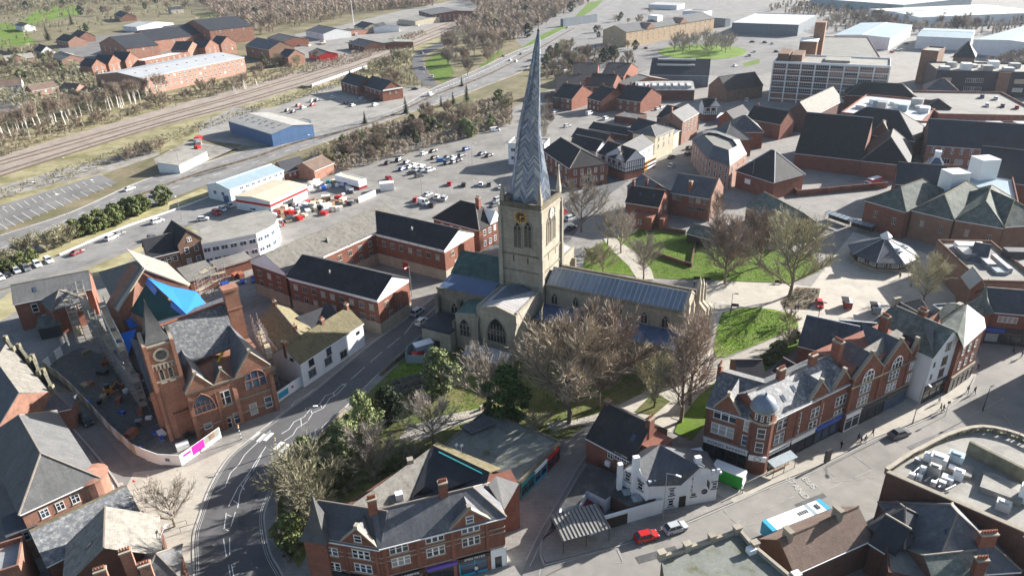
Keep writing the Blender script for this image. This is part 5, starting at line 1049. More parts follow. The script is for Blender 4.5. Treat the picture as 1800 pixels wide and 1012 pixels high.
# ------------------------------------------------------------------ brick hall under scaffolding
def hall():
 z = 11.0; b = Bld('memorial_hall', 'red sandstone hall with a clock tower, blue tarpaulins and scaffolding', 'hall', (327, 691), (474, 642), None, 14, z); L = b.L; P = b.f.px
 b.walls('sandstone')
 def gab(xl, xa, xr, ya, w, mat='slate', depth=14, out=0.0, r=None, zl=z):
  x0, x1 = b.f.on_f(*xl)[0], b.f.on_f(*xr)[0]; b.gablet((x0 + x1) / 2, x1 - x0, r or 3.4, depth, mat, 'sandstone', z=zl, out=out); return (x0 + x1) / 2
 g1 = gab((327, 691), 0, (375, 691), 0, 0, r=3.4, depth=13, out=.3); g2 = gab((384, 687), 0, (408, 675), 0, 0, r=2.4, depth=6); g3 = gab((416, 666), 0, (474, 642), 0, 0, r=4.4, depth=14, out=.25)
 b.win1('f', g1, 7.9, 4.4, 4.2, 'g', out=.3, frame='sandstone'); wpx(b, 395, 700, 2.4, 3.4, '2'); b.win1('f', g3, 9.3, 4.2, 4.0, 'a', out=.25, frame='sandstone')
 for px, py in ((401, 743), (418, 734), (446, 718), (472, 706)): wpx(b, px, py, 1.5, 2.6, 's')
 wpx(b, 366, 748, 1.5, 1.2, 's'); b.band(5.4, .35, 'stone_trim', .15, 'f'); b.band(2.2, .3, 'stone_trim', .12, 'f'); b.band(10.6, .4, 'stone_trim', .2, 'f')
 for x in (.2, g1 + 3, g2 - 1.6, g2 + 1.6, L - .2): m = MB(); m.box(x - .4, -.45, 0, x + .4, -.003, 7); m.hexa([(x - .4, -.45, 7), (x + .4, -.45, 7), (x + .4, -.003, 7), (x - .4, -.003, 7)], [(x - .4, -.1, 9), (x + .4, -.1, 9), (x + .4, -.003, 9), (x - .4, -.003, 9)]); b.part(m, 'buttress', 'sandstone')
 px_mesh('main_roof', [(278, 573, 18.5), (393, 531, 18.5), (418, 606, 12.5), (300, 650, 12.5)], [(0, 1, 2, 3)], 'slate_mottle', b.root, b.f, .3)
 px_mesh('main_roof', [(278, 573, 18.5), (393, 531, 18.5), (398, 520, 15), (272, 566, 15)], [(0, 1, 2, 3)], 'slate_mottle', b.root, b.f, .3)
 m = MB(); a, e = P(278, 573, 18.6), P(393, 531, 18.6); m.tube(a, e, .25, n=5); b.part(m, 'ridge', 'terracotta')
 m = MB(); m.prism(ccw([tuple(P(*q)[:2]) for q in ((302, 646, 11.8), (416, 603, 11.8), (398, 524, 14), (282, 570, 14))]), 0, 12.2); b.part(m, 'main_wall', 'sandstone')
 c = P(272, 592, 22); w = 2.4; m = MB(); m.box(c.x - w, c.y - w, 0, c.x + w, c.y + w, 21.5); tw = b.part(m, 'tower', 'sandstone')
 m = MB()
 for zz in (13.5, 17.2, 21.2): m.box(c.x - w - .2, c.y - w - .2, zz, c.x + w + .2, c.y + w + .2, zz + .4)
 for k in range(7):
  for s in (0, 1):
   t = -w + .35 + k * .68
   if s == 0: m.box(c.x + t - .16, c.y - w - .25, 16.3, c.x + t + .16, c.y - w, 17.2)
   else: m.box(c.x + w, c.y + t - .16, 16.3, c.x + w + .25, c.y + t + .16, 17.2)
 m.build('string_course', 'stone_trim', tw); m = MB()
 for sx, sy in ((-1, -1), (1, -1), (1, 1), (-1, 1)): m.box(c.x + sx * w - .35, c.y + sy * w - .35, 0, c.x + sx * w + .35, c.y + sy * w + .35, 21.9)
 m.build('corner_pier', 'sandstone', tw)
 for t in (-.8, .8):
  fm, gm = win_mesh(.8, 3.0, 'l', frame='stone_trim', glass='louvre'); o = add('window', fm, tw); o.matrix_local = Matrix.Translation((c.x + t, c.y - w - .03, 14.9)); o = add('window', fm, tw); o.matrix_local = Matrix.Translation((c.x + w + .03, c.y + t, 14.9)) @ Matrix.Rotation(math.pi / 2, 4, 'Z')
  o = MB(); o.box(c.x + t - .35, c.y - w - .04, 13.5, c.x + t + .35, c.y - w - .01, 16); o.build('louvre_panel', 'louvre', tw)
 for mt in (Matrix.Translation((c.x, c.y - w, 19.3)), Matrix.Translation((c.x + w, c.y, 19.3)) @ Matrix.Rotation(math.pi / 2, 4, 'Z')):
  r_ = MB(); r_.lathe([(1.0, 0), (1.45, 0), (1.45, .2), (1.0, .2)], (0, 0, 0), 20); o = r_.build('clock_surround', 'stone_trim', tw); o.matrix_local = mt @ Matrix.Rotation(math.pi / 2, 4, 'X'); d = MB(); d.lathe([(1.02, .05), (0.01, .05)], (0, 0, 0), 20); o = d.build('clock_recess', 'felt_dark', tw); o.matrix_local = mt @ Matrix.Rotation(math.pi / 2, 4, 'X')
 m = MB(); m.lathe([(w * 1.3, 21.8), (w * .9, 23.4), (.08, 29.5)], (c.x, c.y, 0), 4, a0=R(45)); m.lathe([(.2, 29.2), (.1, 30.2)], (c.x, c.y, 0), 4); m.build('spire', 'slate_grey', tw)
 m = MB()
 for sg in (-1, 1): m.hexa([(c.x + sg * w - .3, c.y - w - .2, 21.5), (c.x + sg * w + .3, c.y - w - .2, 21.5), (c.x + sg * w + .3, c.y + w, 21.5), (c.x + sg * w - .3, c.y + w, 21.5)], [(c.x + sg * w - .3, c.y - .2, 23.8), (c.x + sg * w + .3, c.y - .2, 23.8), (c.x + sg * w + .3, c.y + .2, 23.8), (c.x + sg * w - .3, c.y + .2, 23.8)])
 m.build('tower_gable', 'stone_trim', tw)
 m = MB(); q = [tuple(P(*k)[:2]) for k in ((262, 690, 9), (327, 691, 9), (330, 640, 9), (255, 610, 9))]; m.prism(ccw(q), 0, 9.4); b.part(m, 'entrance_wing', 'sandstone'); px_mesh('entrance_roof', [(228, 594, 13), (250, 600, 13), (300, 668, 9.6), (262, 690, 9.6)], [(0, 1, 2, 3)], 'slate_grey', b.root, b.f, .25)
 m = MB(); q = P(322, 715, 6); m.box(q.x - 2, q.y - 1.2, 0, q.x + 1.5, q.y + 2, 5.6); m.box(q.x - 2.2, q.y - 1.4, 5.6, q.x + 1.7, q.y + 2.2, 6.0); b.part(m, 'porch', 'sandstone')
 q = P(403, 508, 22); m = MB(); m.box(q.x - 1.5, q.y - 1.2, 0, q.x + 1.5, q.y + 1.2, 22); m.box(q.x - 1.7, q.y - 1.4, 22, q.x + 1.7, q.y + 1.4, 22.6); m.box(q.x - 1.6, q.y - 1.3, 17.5, q.x + 1.6, q.y + 1.3, 17.9); b.part(m, 'chimney_stack', 'sandstone')
 m = MB(); g = [P(*k) for k in ((209, 546, 12), (330, 499, 12), (251, 470, 19.5))]; lo = [Vector((p.x, p.y, 0)) for p in g[:2]]; n = Vector((g[0].y - g[1].y, g[1].x - g[0].x, 0)).normalized(); m.hexa([lo[0], lo[1], g[1], g[2], g[0]], [p + n * 7 - Vector((0, 0, .6)) * (p.z > 1) for p in (lo[0], lo[1], g[1], g[2], g[0])]); b.part(m, 'auditorium', 'brick_orange')
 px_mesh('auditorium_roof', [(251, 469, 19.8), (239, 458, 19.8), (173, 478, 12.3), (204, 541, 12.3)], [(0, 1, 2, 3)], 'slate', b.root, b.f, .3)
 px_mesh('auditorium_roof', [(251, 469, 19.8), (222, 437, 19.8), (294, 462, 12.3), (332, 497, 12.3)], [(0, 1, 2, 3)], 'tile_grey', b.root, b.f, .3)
 px_mesh('gable_coping', [(251, 468, 20.0), (254, 471, 20.0), (207, 546, 12.4), (202, 542, 12.4)], [(0, 1, 2, 3)], 'stone_trim', b.root, b.f, .4); px_mesh('gable_coping', [(251, 468, 20.0), (250, 471, 20.0), (331, 501, 12.4), (334, 497, 12.4)], [(0, 1, 2, 3)], 'stone_trim', b.root, b.f, .4)
 px_mesh('netted_roof', [(259, 494, 17), (326, 553, 17), (284, 574, 11.6), (229, 546, 11.6)], [(0, 1, 2, 3)], 'tarp_green', b.root, b.f, .3)
 m = MB(); m.prism(ccw([tuple(P(*k)[:2]) for k in ((229, 548, 11), (286, 576, 11), (372, 542, 11), (340, 512, 11))]), 0, 11.2); b.part(m, 'stage_wall', 'sandstone')
 def tarp(px_pts, faces): return px_mesh('sheet', px_pts, faces, 'tarp', tp, b.f, .12)
 tp = thing('tarpaulin', 'bright blue tarpaulin draped over the stage roof of the scaffolded hall', 'tarpaulin', b.root.location, b.f.ang)
 tarp([(259, 488, 17.4), (327, 551, 17.4), (368, 541, 12), (345, 512, 12.2), (300, 503, 14.5)], [(0, 1, 2, 3, 4)]); tarp([(259, 488, 17.5), (276, 510, 17.4), (272, 518, 16.4), (255, 498, 16.6)], [(0, 1, 2, 3)]); tarp([(300, 530, 17.4), (327, 551, 17.5), (300, 566, 13.6)], [(0, 1, 2)])
 for k, (q, l) in enumerate(([[(214, 550, 9.8), (232, 546, 9.8), (243, 572, 8), (228, 577, 8)], 'small blue tarpaulin sheet below the green netted roof'], [[(200, 590, 7), (240, 577, 8), (226, 622, 5), (212, 620, 5)], 'crumpled dark blue tarpaulin beside the tower of the hall'])):
  o = px_mesh('tarpaulin', q, [(0, 1, 2, 3)], 'tarp', None, Frame((0, 0), 0), .15); tag(o, l, 'tarpaulin')
 m = MB(); m.tube(P(398, 606, 12.5), P(383, 636, 11.2), .28, n=6); b.part(m, 'yellow_chute', 'yellow')
hall()
def scaffold(label, pts, h, lift=2.0, depth=1.4, bay=2.0, seed=1):
 P = [G(*p) for p in pts]; root = thing('scaffold', label, 'scaffold', P[0]); o = P[0]; rr = random.Random(seed); z = .05
 S = []
 for a, e in zip(P, P[1:]):
  n = max(1, round((e - a).length / bay)); S += [a.lerp(e, k / n) for k in range(n)]
 S.append(P[-1]); dr = (P[-1] - P[0]).normalized(); nn = Vector((-dr.y, dr.x, 0)) * depth
 for p in S:
  for off in (Vector(), nn):
   m = MB(); q = p - o + off; hh = h + rr.uniform(.3, 1.3); m.tube((q.x, q.y, z), (q.x, q.y, hh), .07, n=4); m.build('standard', 'steel', root)
 nl = int(h / lift)
 for k in range(1, nl + 1):
  for a, e in zip(S, S[1:]):
   m = MB()
   for off in (Vector(), nn):
    for dz in (0, 1.0): m.tube(a - o + off + Vector((0, 0, k * lift + dz)), e - o + off + Vector((0, 0, k * lift + dz)), .06, n=3)
   m.tube(a - o + Vector((0, 0, k * lift)), a - o + nn + Vector((0, 0, k * lift)), .06, n=3)
   if rr.random() < .4: m.tube(a - o + Vector((0, 0, (k - 1) * lift)), e - o + Vector((0, 0, k * lift)), .05, n=3)
   m.build('ledger', 'steel', root)
   if rr.random() < .45: continue
   m = MB(); d = e - a; m.obox(a - o + Vector((0, 0, k * lift + .05)), d, (0, 0, 1), .05, depth - .05, .07); m.build('board', 'plank', root)
 return root
scaffold('tall tube scaffold along the shaded left side of the hall', [(264, 724), (236, 684), (206, 642), (180, 600)], 8.5, seed=2)
scaffold('tube scaffold round the far end of the hall auditorium', [(180, 600), (166, 566), (160, 535)], 9, depth=1.6, seed=3)
scaffold('tube scaffold with boards between the dark red house and the hall', [(152, 600), (140, 570), (150, 545)], 8, depth=1.8, seed=8)
scaffold('tube scaffold against the shaded wall between tower and auditorium', [(246, 690), (222, 640), (206, 600)], 12, seed=9)
scaffold('pale scaffold against the gable side of the hall, beside the mossy white pub', [(494, 690), (484, 660), (468, 632)], 11.5, seed=4)
scaffold('scaffold with stacked boards behind the tall chimney stack', [(362, 560), (385, 545), (410, 538)], 12, seed=5)
scaffold('small square scaffold tower with white rails, left of the dark blue tarpaulin', [(196, 640), (206, 634)], 13, depth=2.2, bay=1.6, seed=6)
def mossy_pub():
 b = Bld('mossy_pub', 'long white pub with a mossy tiled roof and brick chimneys, beside the road', 'pub', (527, 638), (637, 567), None, 8.5, 6.4); b.walls('white_render', roof='gx', r=3.0).roof('gx', 3.0, 'tile_moss', .3, 'tile_moss', fascia='white_paint')
 b.chimney(b.L * .58, 4.2, .9, .7, pots=2); b.chimney(b.L - .3, 4.2, .7, .9, pots=2); b.chimney(.3, 4.2, .7, .9, pots=1)
 for px, py in ((547, 636), (578, 617)): wpx(b, px, py, 1.5, 1.6, 'c', frame='black_paint', sill='black_paint')
 for px, py in ((549, 655), (577, 634), (604, 622)): wpx(b, px, py, 2.2, 1.7, 'c', frame='stone_green')
 wpx(b, 629, 585, 1.2, .9, 'd', frame='black_paint'); wpx(b, 513, 632, 1.2, .8, 'd', side='l', frame='black_paint')
 w = Bld('wing', '', '', (453, 563), (499, 624), None, 9, 6.2); w.walls('cream_render', roof='gx', r=3.2).roof('gx', 3.2, 'tile_moss', .3, 'tile_grey'); w.chimney(1, 4.5, .8, .8, pots=2); w.chimney(w.L * .8, 4.5, .8, .8, pots=1); merge(b, w)
 k = Bld('link', '', '', (512, 565), (540, 587), None, 9, 5); k.walls('white_paint', roof='gy', r=3).roof('gy', 3, 'slate_dark', .2, None); k.win1('f', k.L / 2, 5.2, 2.6, 2.6, 'o', glass='glass_blue'); merge(b, k)
mossy_pub()
def office(label, A, B, C, z, rt, rm, gable_side, D=None):
 b = Bld('office_wing', label, 'office', A, B, C, D, z, 'office wings round the court'); L = b.L
 b.walls('brick').roof(rt, 3.4, rm, .5, None, fascia='white_paint')
 m = MB(); m.box(-.06, -.06, 0, L + .06, b.D + .06, 3.3); b.part(m, 'ground_storey', 'stone_trim'); m = MB(); m.box(-.05, -.05, z - 1.25, L + .05, b.D + .05, z - .02); b.part(m, 'white_frieze', 'white_paint')
 m = MB()
 if rt == 'gy': m.hexa([(0, .0, z), (L, .0, z), (L / 2, .0, z + 3.25)], [(0, b.D, z), (L, b.D, z), (L / 2, b.D, z + 3.25)])
 else: m.hexa([(0, 0, z), (0, b.D, z), (0, b.D / 2, z + 3.25)], [(L, 0, z), (L, b.D, z), (L, b.D / 2, z + 3.25)])
 b.part(m, 'white_gable', 'white_paint')
 return b
o1 = office('long office wing with a weathered grey tiled roof and pale gable end', (440, 456), (500, 477), (660, 371), 10.6, 'gy', 'tile_grey', 'f')
o1.wins('f', .08, .92, 3, 7.3, 1.5, 1.5, 'c', frame='stone_trim'); o1.wins('f', .08, .92, 3, 4.2, 1.5, 1.5, 'c', frame='stone_trim'); o1.wins('f', .1, .9, 3, 1.6, 1.3, 1.3, 'c', frame='stone_trim')
for zz in (7.3, 4.4): o1.wins('r', .02, .98, 11, zz, 1.4, 1.5, 'c', frame='stone_trim')
o1.wins('r', .02, .98, 9, 10.0, .7, .5, 'd', frame='steel_dark')
o2 = office('front office wing with a black tiled roof and white gable, beside the road', (506, 484), (663, 524), (718, 488), 10.4, 'gx', 'tile_dark', 'r')
for k in range(2): o2.wins('f', .02, .98, 9, 7.4 - 3.2 * k, 1.5, 1.5, 'c', frame='stone_trim')
o2.wins('f', .03, .97, 8, 1.8, 1.5, 1.6, 'c', frame='stone_trim'); o2.wins('f', .03, .97, 10, 9.8, .7, .5, 'd', frame='steel_dark')
o3 = office('rear office wing with a black tiled roof and red entrance door, behind the court', (632, 401), (781, 437), (822, 405), 10.2, 'gx', 'tile_dark', 'r')
o3.wins('f', .03, .97, 9, 6.9, 1.5, 1.5, 'c', frame='stone_trim'); o3.wins('f', .03, .97, 9, 9.6, .7, .5, 'd', frame='steel_dark'); o3.wins('f', .03, .55, 6, 2.0, 1.7, 2.2, '2', frame='stone_trim'); o3.wins('f', .75, .97, 3, 2.2, 1.4, 1.8, 'c', frame='stone_trim')
u = o3.f.on_f(713, 465)[0]; o3.box('entrance_door', u - 1, -.25, 0, u + 1, -.07, 2.6, 'red_paint')
for o in (o2, o3):
 o.wins('r', .55, .85, 1, 7.4, 2.2, 1.7, '3', frame='white_paint'); o.wins('r', .15, .35, 1, 7.4, 1.3, 1.3, 'c', frame='stone_trim'); o.wins('r', .2, .8, 2, 4, 1.5, 1.5, 'c', frame='stone_trim')
 m = MB(); y0, y1 = o.D * .5, o.D * .9; m.prism([(o.L + .003, y0), (o.L + 1.0, y0 + .8), (o.L + 1.0, y1 - .8), (o.L + .003, y1)], 5.2, 9.0); o.part(m, 'oriel', 'brick')
for o, x, y in ((o1, o1.L * .78, 18), (o3, o3.L * .55, 3.5), (o2, o2.L * .4, 3.2)):
 m = MB(); zb = o.h + 1.2; m.hexa([(x - .7, y - .5, zb), (x + .7, y - .5, zb), (x, y + 1.2, zb + .6)], [(x - .05, y - .2, zb + 1.5), (x + .05, y - .2, zb + 1.5), (x, y + .1, zb + 1.5)]); o.part(m, 'roof_vent', 'steel_dark')
b = plain('parish_centre', 'dark red brick hall with a black hipped roof, left of the church tower', 'building', (762, 383), (842, 404), (884, 381), 7.4, 'hip', 4.6, 'brick', 'tile_dark', ch=[(.72, .5, dict(w=1.4, d=1.0, z1=15))], win=[('f', .1, .9, 4, 5.4, 1.2, 1.8, 's'), ('r', .1, .9, 4, 5.6, 1.2, 1.7, 's'), ('r', .1, .9, 4, 2.0, 1.2, 1.7, 's')])
m = MB(); x = b.L; y = b.D * .62; m.hexa([(x - 4, y - 3, 7.4), (x + .4, y - 3, 7.4), (x + .4, y + 3, 7.4), (x - 4, y + 3, 7.4)], [(x - 4, y - .02, 11.2), (x + .4, y - .02, 11.2), (x + .4, y + .02, 11.2), (x - 4, y + .02, 11.2)]); b.part(m, 'gable', 'white_paint')
def curved_office():
 z = 7.4; fr = Frame(G(355, 430, z), R(40)); root = thing('curved_office', 'white banded office with a curved end and a worn flat roof', 'office', (fr.o.x, fr.o.y, 0), fr.ang)
 pts = [(354, 430), (400, 422), (450, 412), (472, 402), (483, 395), (488, 386), (484, 378), (470, 370), (440, 375), (405, 384), (352, 404)]; P = [tuple(fr.px(x, y, z)[:2]) for x, y in pts]; Q = ccw(P); m = MB(); m.prism(Q, 0, z); m.build('wall', 'white_render', root)
 m = MB(); m.prism(Q, z + .003, z + .25, 0, 1); m.build('roof', ['white_paint', 'felt'], root); cxy = Vector((sum(p[0] for p in P) / len(P), sum(p[1] for p in P) / len(P), 0))
 for a, e in list(zip(P, P[1:]))[:6]:
  a, e = Vector((*a, 0)), Vector((*e, 0)); d = e - a; n = max(1, int(d.length / 2.4)); nn = Vector((d.y, -d.x, 0)).normalized(); an = math.atan2(d.y, d.x)
  if nn.dot(a - cxy) < 0: nn, an = -nn, an + math.pi
  for k in range(n):
   for zz in (5.4, 2.0):
    fm, gm = win_mesh(2.0, 1.4, 'o', glass='glass_blue'); p = a + d * (k + .5) / n + nn * .02; o = add('window', fm, root); o.matrix_local = Matrix.Translation((p.x, p.y, zz)) @ Matrix.Rotation(an, 4, 'Z'); add('pane', gm, o)
curved_office()
plain('gabled_house', 'dark brown brick house with a steep gable and stone windows, left of the curved office', 'house', (312, 430), (354, 418), None, 8.4, 'gy', 3.6, 'brick_brown', 'tile_dark', D=12, win=[('f', .1, .9, 2, 5.8, 1.3, 1.8, 's'), ('f', .1, .9, 2, 2.2, 1.4, 1.9, 's'), ('f', .3, .7, 1, 9, 1.3, 1.3, '2')])
plain('stone_house', 'dark slate roofed wing with stone windows, behind the scaffolded hall', 'building', (262, 452), (313, 440), None, 6.5, 'gx', 3, 'brick_brown', 'slate_dark', D=10, win=[('f', .3, .95, 3, 4.4, 1.3, 1.6, 's')])
plain('low_workshop', 'low workshop with a plain grey roof, between the hall and the curved office', 'building', (333, 494), (380, 480), None, 4.2, 'mono', .9, 'brick', 'felt', D=9)
plain('low_wall_store', 'low beige roofed store, in the yard below the curved office', 'building', (384, 472), (442, 455), None, 3.2, 'mono', .3, 'brick', 'asphalt_pale', D=6)
b = plain('round_ended_building', 'orange brick building with a big grey hipped roof and rounded corner, at the left edge', 'building', (36, 901), (172, 839), None, 9.6, 'hip', 5.2, 'brick_orange', 'slate_grey', D=26, win=[('f', .15, .95, 4, 7.6, 1.2, 1.6, 'c'), ('f', .15, .95, 4, 3.2, 1.3, 1.6, 'c')], band=[(5.2, .3, 'white_paint')])
m = MB(); m.lathe([(2.6, 0), (2.6, 9.4), (2.95, 9.5), (.05, 10.6)], (b.L - .8, 2.0, 0), 16); c = b.part(m, 'rounded_corner', 'brick_orange'); m = MB(); m.lathe([(2.65, 5.2), (2.72, 5.2), (2.72, 5.5), (2.65, 5.5)], (b.L - .8, 2.0, 0), 16); m.lathe([(2.63, 0), (2.7, 0), (2.7, 4.2), (2.63, 4.2)], (b.L - .8, 2, 0), 16); m.build('band', 'white_paint', c)
plain('slate_range', 'long low range with a mottled slate roof, below the round ended building', 'building', (82, 991), (248, 907), None, 5.6, 'gx', 3.2, 'brick_dark', 'slate_mottle', D=10, ridge='tile_moss')
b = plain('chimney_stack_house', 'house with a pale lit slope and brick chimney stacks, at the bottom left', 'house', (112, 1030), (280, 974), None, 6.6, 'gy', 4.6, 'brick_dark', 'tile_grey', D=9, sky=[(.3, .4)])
for px, py in ((222, 975), (256, 998), (178, 1008)): p = b.f.px(px, py, 10.5); b.chimney(p.x, p.y, 1.5, .8, z0=5, z1=11.4, pots=4, mat='brick_orange')
plain('hipped_house', 'small house with a pale hipped roof, beside the forecourt at the bottom edge', 'house', (246, 1030), (312, 1012), None, 6.8, 'pyr', 2.4, 'brick_dark', 'slate_grey', D=6)
plain('brick_annex', 'brick annex with a white sash window, left of the slate range', 'building', (14, 940), (60, 921), None, 6.4, 'mono', .6, 'brick_orange', 'slate', D=4, win=[('f', .4, 1, 1, 4.9, 1.6, 1.7, 'c')])
plain('conservatory', 'white framed glass roof lantern, at the left edge of the bottom corner', 'conservatory', (-14, 1016), (36, 1000), None, 7.0, 'flat', 0, 'brick_orange', 'glass_pale', D=6.5, par=.9)
def parapet_hall():
 fr = Frame(G(-10, 760, 8), .6); o = thing('stone_parapet_hall', 'hall with a pale roof and stepped stone parapets, at the left edge', 'building', (fr.o.x, fr.o.y, 0), fr.ang)
 P = ccw([tuple(fr.px(*q)[:2]) for q in ((12, 602, 8), (90, 690, 8), (-10, 762, 8), (-80, 690, 8))]); m = MB(); m.prism(P, 0, 7.9); g = [fr.px(*q) for q in ((-10, 762, 7.9), (90, 690, 7.9), (33, 690, 12.4))]; m.hexa(g, [p + Vector((0, .5, 0)) for p in g]); m.build('wall', 'brick_orange', o)
 px_mesh('roof', [(-8, 632, 12.6), (33, 689, 12.6), (90, 688, 8), (12, 601, 8)], [(0, 1, 2, 3)], 'tile_grey', o, fr, .25); px_mesh('roof', [(-8, 632, 12.6), (33, 689, 12.6), (-12, 764, 8), (-82, 690, 8)], [(0, 1, 2, 3)], 'slate', o, fr, .25)  # sunlit right slope coloured pale, left slope darker: light put into the materials
parapet_hall()
def parapets():
 for k, (a, e) in enumerate((((9, 597), (22, 616)), ((32, 611), (50, 635)), ((56, 630), (68, 658)), ((75, 655), (90, 684)))):
  p, q = G(*a, 8.5), G(*e, 8.5); o = thing('stone_parapet', ['stone parapet nearest the left corner of the stepped hall', 'second stone parapet of the stepped hall, beyond the first', 'stone parapet with a finial on the stepped hall', 'stone parapet nearest the lane on the stepped hall'][k], 'parapet', (p.x, p.y, 0)); m = MB(); m.obox((0, 0, 0), Vector((q.x - p.x, q.y - p.y, 0)), (0, 0, 1), 0, .6, 8.6); m.build('coping', 'stone_green', o); n = MB()
  for t in (0, 1): n.box((q.x - p.x) * t - .4, (q.y - p.y) * t - .1, 0, (q.x - p.x) * t + .4, (q.y - p.y) * t + .7, 9.4)
  n.build('pier', 'stone_green', o)
parapets()
plain('hip_porch', 'small slate hipped building with a brown end, beside the parked black van', 'building', (70, 727), (124, 716), None, 5.2, 'hip', 2.4, 'brick_orange', 'slate', D=5)
b = plain('victorian_house', 'dark red brick house with a grey slate roof, left of the scaffolding', 'house', (24, 533), (160, 506), None, 8.0, 'gx', 3.2, 'brick', 'slate_grey', D=9, win=[('f', .18, .28, 1, 5.6, 1.4, 2.2, 's'), ('f', .5, .9, 2, 5.4, 1.3, 1.8, 's'), ('f', .2, .9, 3, 2.2, 1.4, 1.9, 's')], sky=[(.28, .25)])
plain('brick_lodge', 'brick lodge with a grey pyramid roof, in front of the dark red house', 'house', (92, 546), (148, 527), None, 7.0, 'pyr', 3, 'brick', 'slate_grey', D=8, win=[('f', .5, .95, 2, 5.4, 1.2, 1.6, 's')])
plain('glass_lean_to', 'glazed lean-to with a ribbed roof, against the dark red house', 'conservatory', (66, 577), (104, 570), None, 3.4, 'mono', 1.2, 'steel_dark', 'slate_green', D=4)
b = plain('trade_unit', 'white trade unit with a red stripe round its walls, in the builders yard', 'warehouse', (474, 354), (538, 325), (447, 330), 5.2, 'gx', .7, 'white_render', 'cream_render', ridge=None)
b.box('red_band', -.08, -.08, 3.0, b.L + .08, b.D + .08, 3.9, 'red_paint'); b.box('loading_bay', b.L * .3, -.1, .1, b.L * .6, -.02, 2.6, 'steel_dark')
b = plain('white_warehouse', 'long white warehouse with a pale blue roof, beside the dual carriageway', 'warehouse', (403, 333), (498, 299), None, 5.6, 'gx', 1.6, 'white_render', 'sheet_blue', D=13, ridge='white_paint', win=[('f', .15, 1, 8, 4.5, 1.6, 1.0, 'o', dict(glass='glass_blue')), ('l', .15, .85, 2, 3.2, 1.8, 1.6, 'o', dict(glass='glass_blue'))]); b.box('roller_door', -.06, 1.5, 0, -.01, 4.5, 2.8, 'blue_clad')
plain('dormer_house', 'brick house with a dark mansard roof and four white dormer windows', 'building', (501, 303), (539, 292), None, 4.2, 'gx', 3.4, 'brick', 'slate_dark', D=9, win=[('f', .1, .95, 4, 2.6, .8, 1.0, 's')])
plain('brown_roof_store', 'brick store with a brown tiled roof, below the trees by the car park', 'building', (552, 300), (586, 286), None, 4.4, 'gx', 2.6, 'brick_orange', 'tile_brown', D=11)
b = plain('site_office', 'long white cabin with a red base, at the gate of the builders yard', 'cabin', (588, 308), (630, 319), None, 3.6, 'flat', 0, 'white_render', 'cream_render', D=4, par=.2); b.box('red_base', -.05, -.05, 0, b.L + .05, 4.05, 1.2, 'maroon')
plain('white_cabin', 'small white cabin beside the road into the car park', 'cabin', (667, 324), (692, 322), None, 3.0, 'flat', 0, 'white_paint', 'white_paint', D=3.5, par=.1)
b = plain('blue_warehouse', 'blue clad warehouse with a grey roof of small rooflights, between railway and road', 'warehouse', (401, 212), (477, 235), (525, 212), 6.4, 'gx', 1.8, 'blue_clad', 'asbestos', ridge=None)
for k in range(6): b.skylight(b.L * (.1 + .15 * k), b.D * .22, .9, 1.6, 'felt_dark'); b.skylight(b.L * (.1 + .15 * k), b.D * .36, .9, 1.6, 'felt_dark')
b = plain('grey_warehouse', 'low blue grey unit with white sign boards, joined to the blue warehouse', 'warehouse', (500, 223), (547, 212), None, 4.2, 'flat', 0, 'grey_clad', 'felt', D=7, par=.2); b.box('sign_board', b.L * .3, -.1, 1.6, b.L * .6, -.02, 3.4, 'white_paint'); b.box('sign_board', b.L * .72, -.1, 2.2, b.L * .88, -.02, 3.6, 'white_paint')
b = plain('roadside_shed', 'low shed with a pale roof and dark rooflights, beside the dual carriageway', 'shed', (314, 290), (363, 266), (287, 284), 3.8, 'mono', .9, 'white_render', 'felt')
b = plain('yard_wall_panels', 'white hoarding along the builders yard', 'hoarding', (630, 347), (660, 334), None, 2.2, 'flat', 0, 'white_paint', 'white_paint', D=.4, par=.05)
b = plain('cottage_row', 'brick cottages with four chimney stacks, by the railway bridge', 'house', (599, 143), (630, 152), (640, 140), 6.2, 'gx', 3, 'brick', 'slate_dark', win=[('f', .05, .95, 4, 4.6, 1.1, 1.5, 's'), ('f', .05, .95, 4, 1.8, 1.1, 1.5, 's')], ch=[(.02, .5), (.32, .5), (.64, .5), (.98, .5)])
b = plain('gabled_pub', 'dark brick pub with a white gable end, beside the dual carriageway', 'pub', (638, 150), (672, 160), (685, 148), 6.4, 'gx', 3.2, 'brick', 'slate_dark', win=[('f', .05, .95, 4, 4.6, 1.1, 1.5, 's'), ('r', .2, .8, 2, 4.6, 1.1, 1.5, 's')], ch=[(.05, .5)]); b.box('porch', b.L * .1, -4, 0, b.L * .8, -.01, 2.8, 'brick_dark'); b.box('gable_board', b.L + .36, .2, 6.2, b.L + .5, b.D - .2, 7.0, 'white_paint')
def bridge():
 a, e = G(547, 142, 5), G(645, 109, 5); d = Vector((e.x - a.x, e.y - a.y, 0)); o = thing('railway_bridge', 'white railway bridge girder over the slip road, with abutments', 'bridge', (a.x, a.y, 0)); m = MB(); m.obox((0, 0, 1.5), d, (0, 0, 1), -.3, .3, 1.3); m.build('girder', 'white_paint', o); m = MB(); n = int(d.length / 2.5)
 for k in range(n): p = d * (k / n); m.obox((p.x, p.y, 1.5), d.normalized() * .25, (0, 0, 1), -.45, -.28, 1.9)
 struct(m.build('girder_rib', 'white_render', o), 'stuff'); m = MB(); m.obox((0, 0, 0), d, (0, 0, 1), .3, 9, 1.5); m.build('deck', 'ballast', o)
bridge()
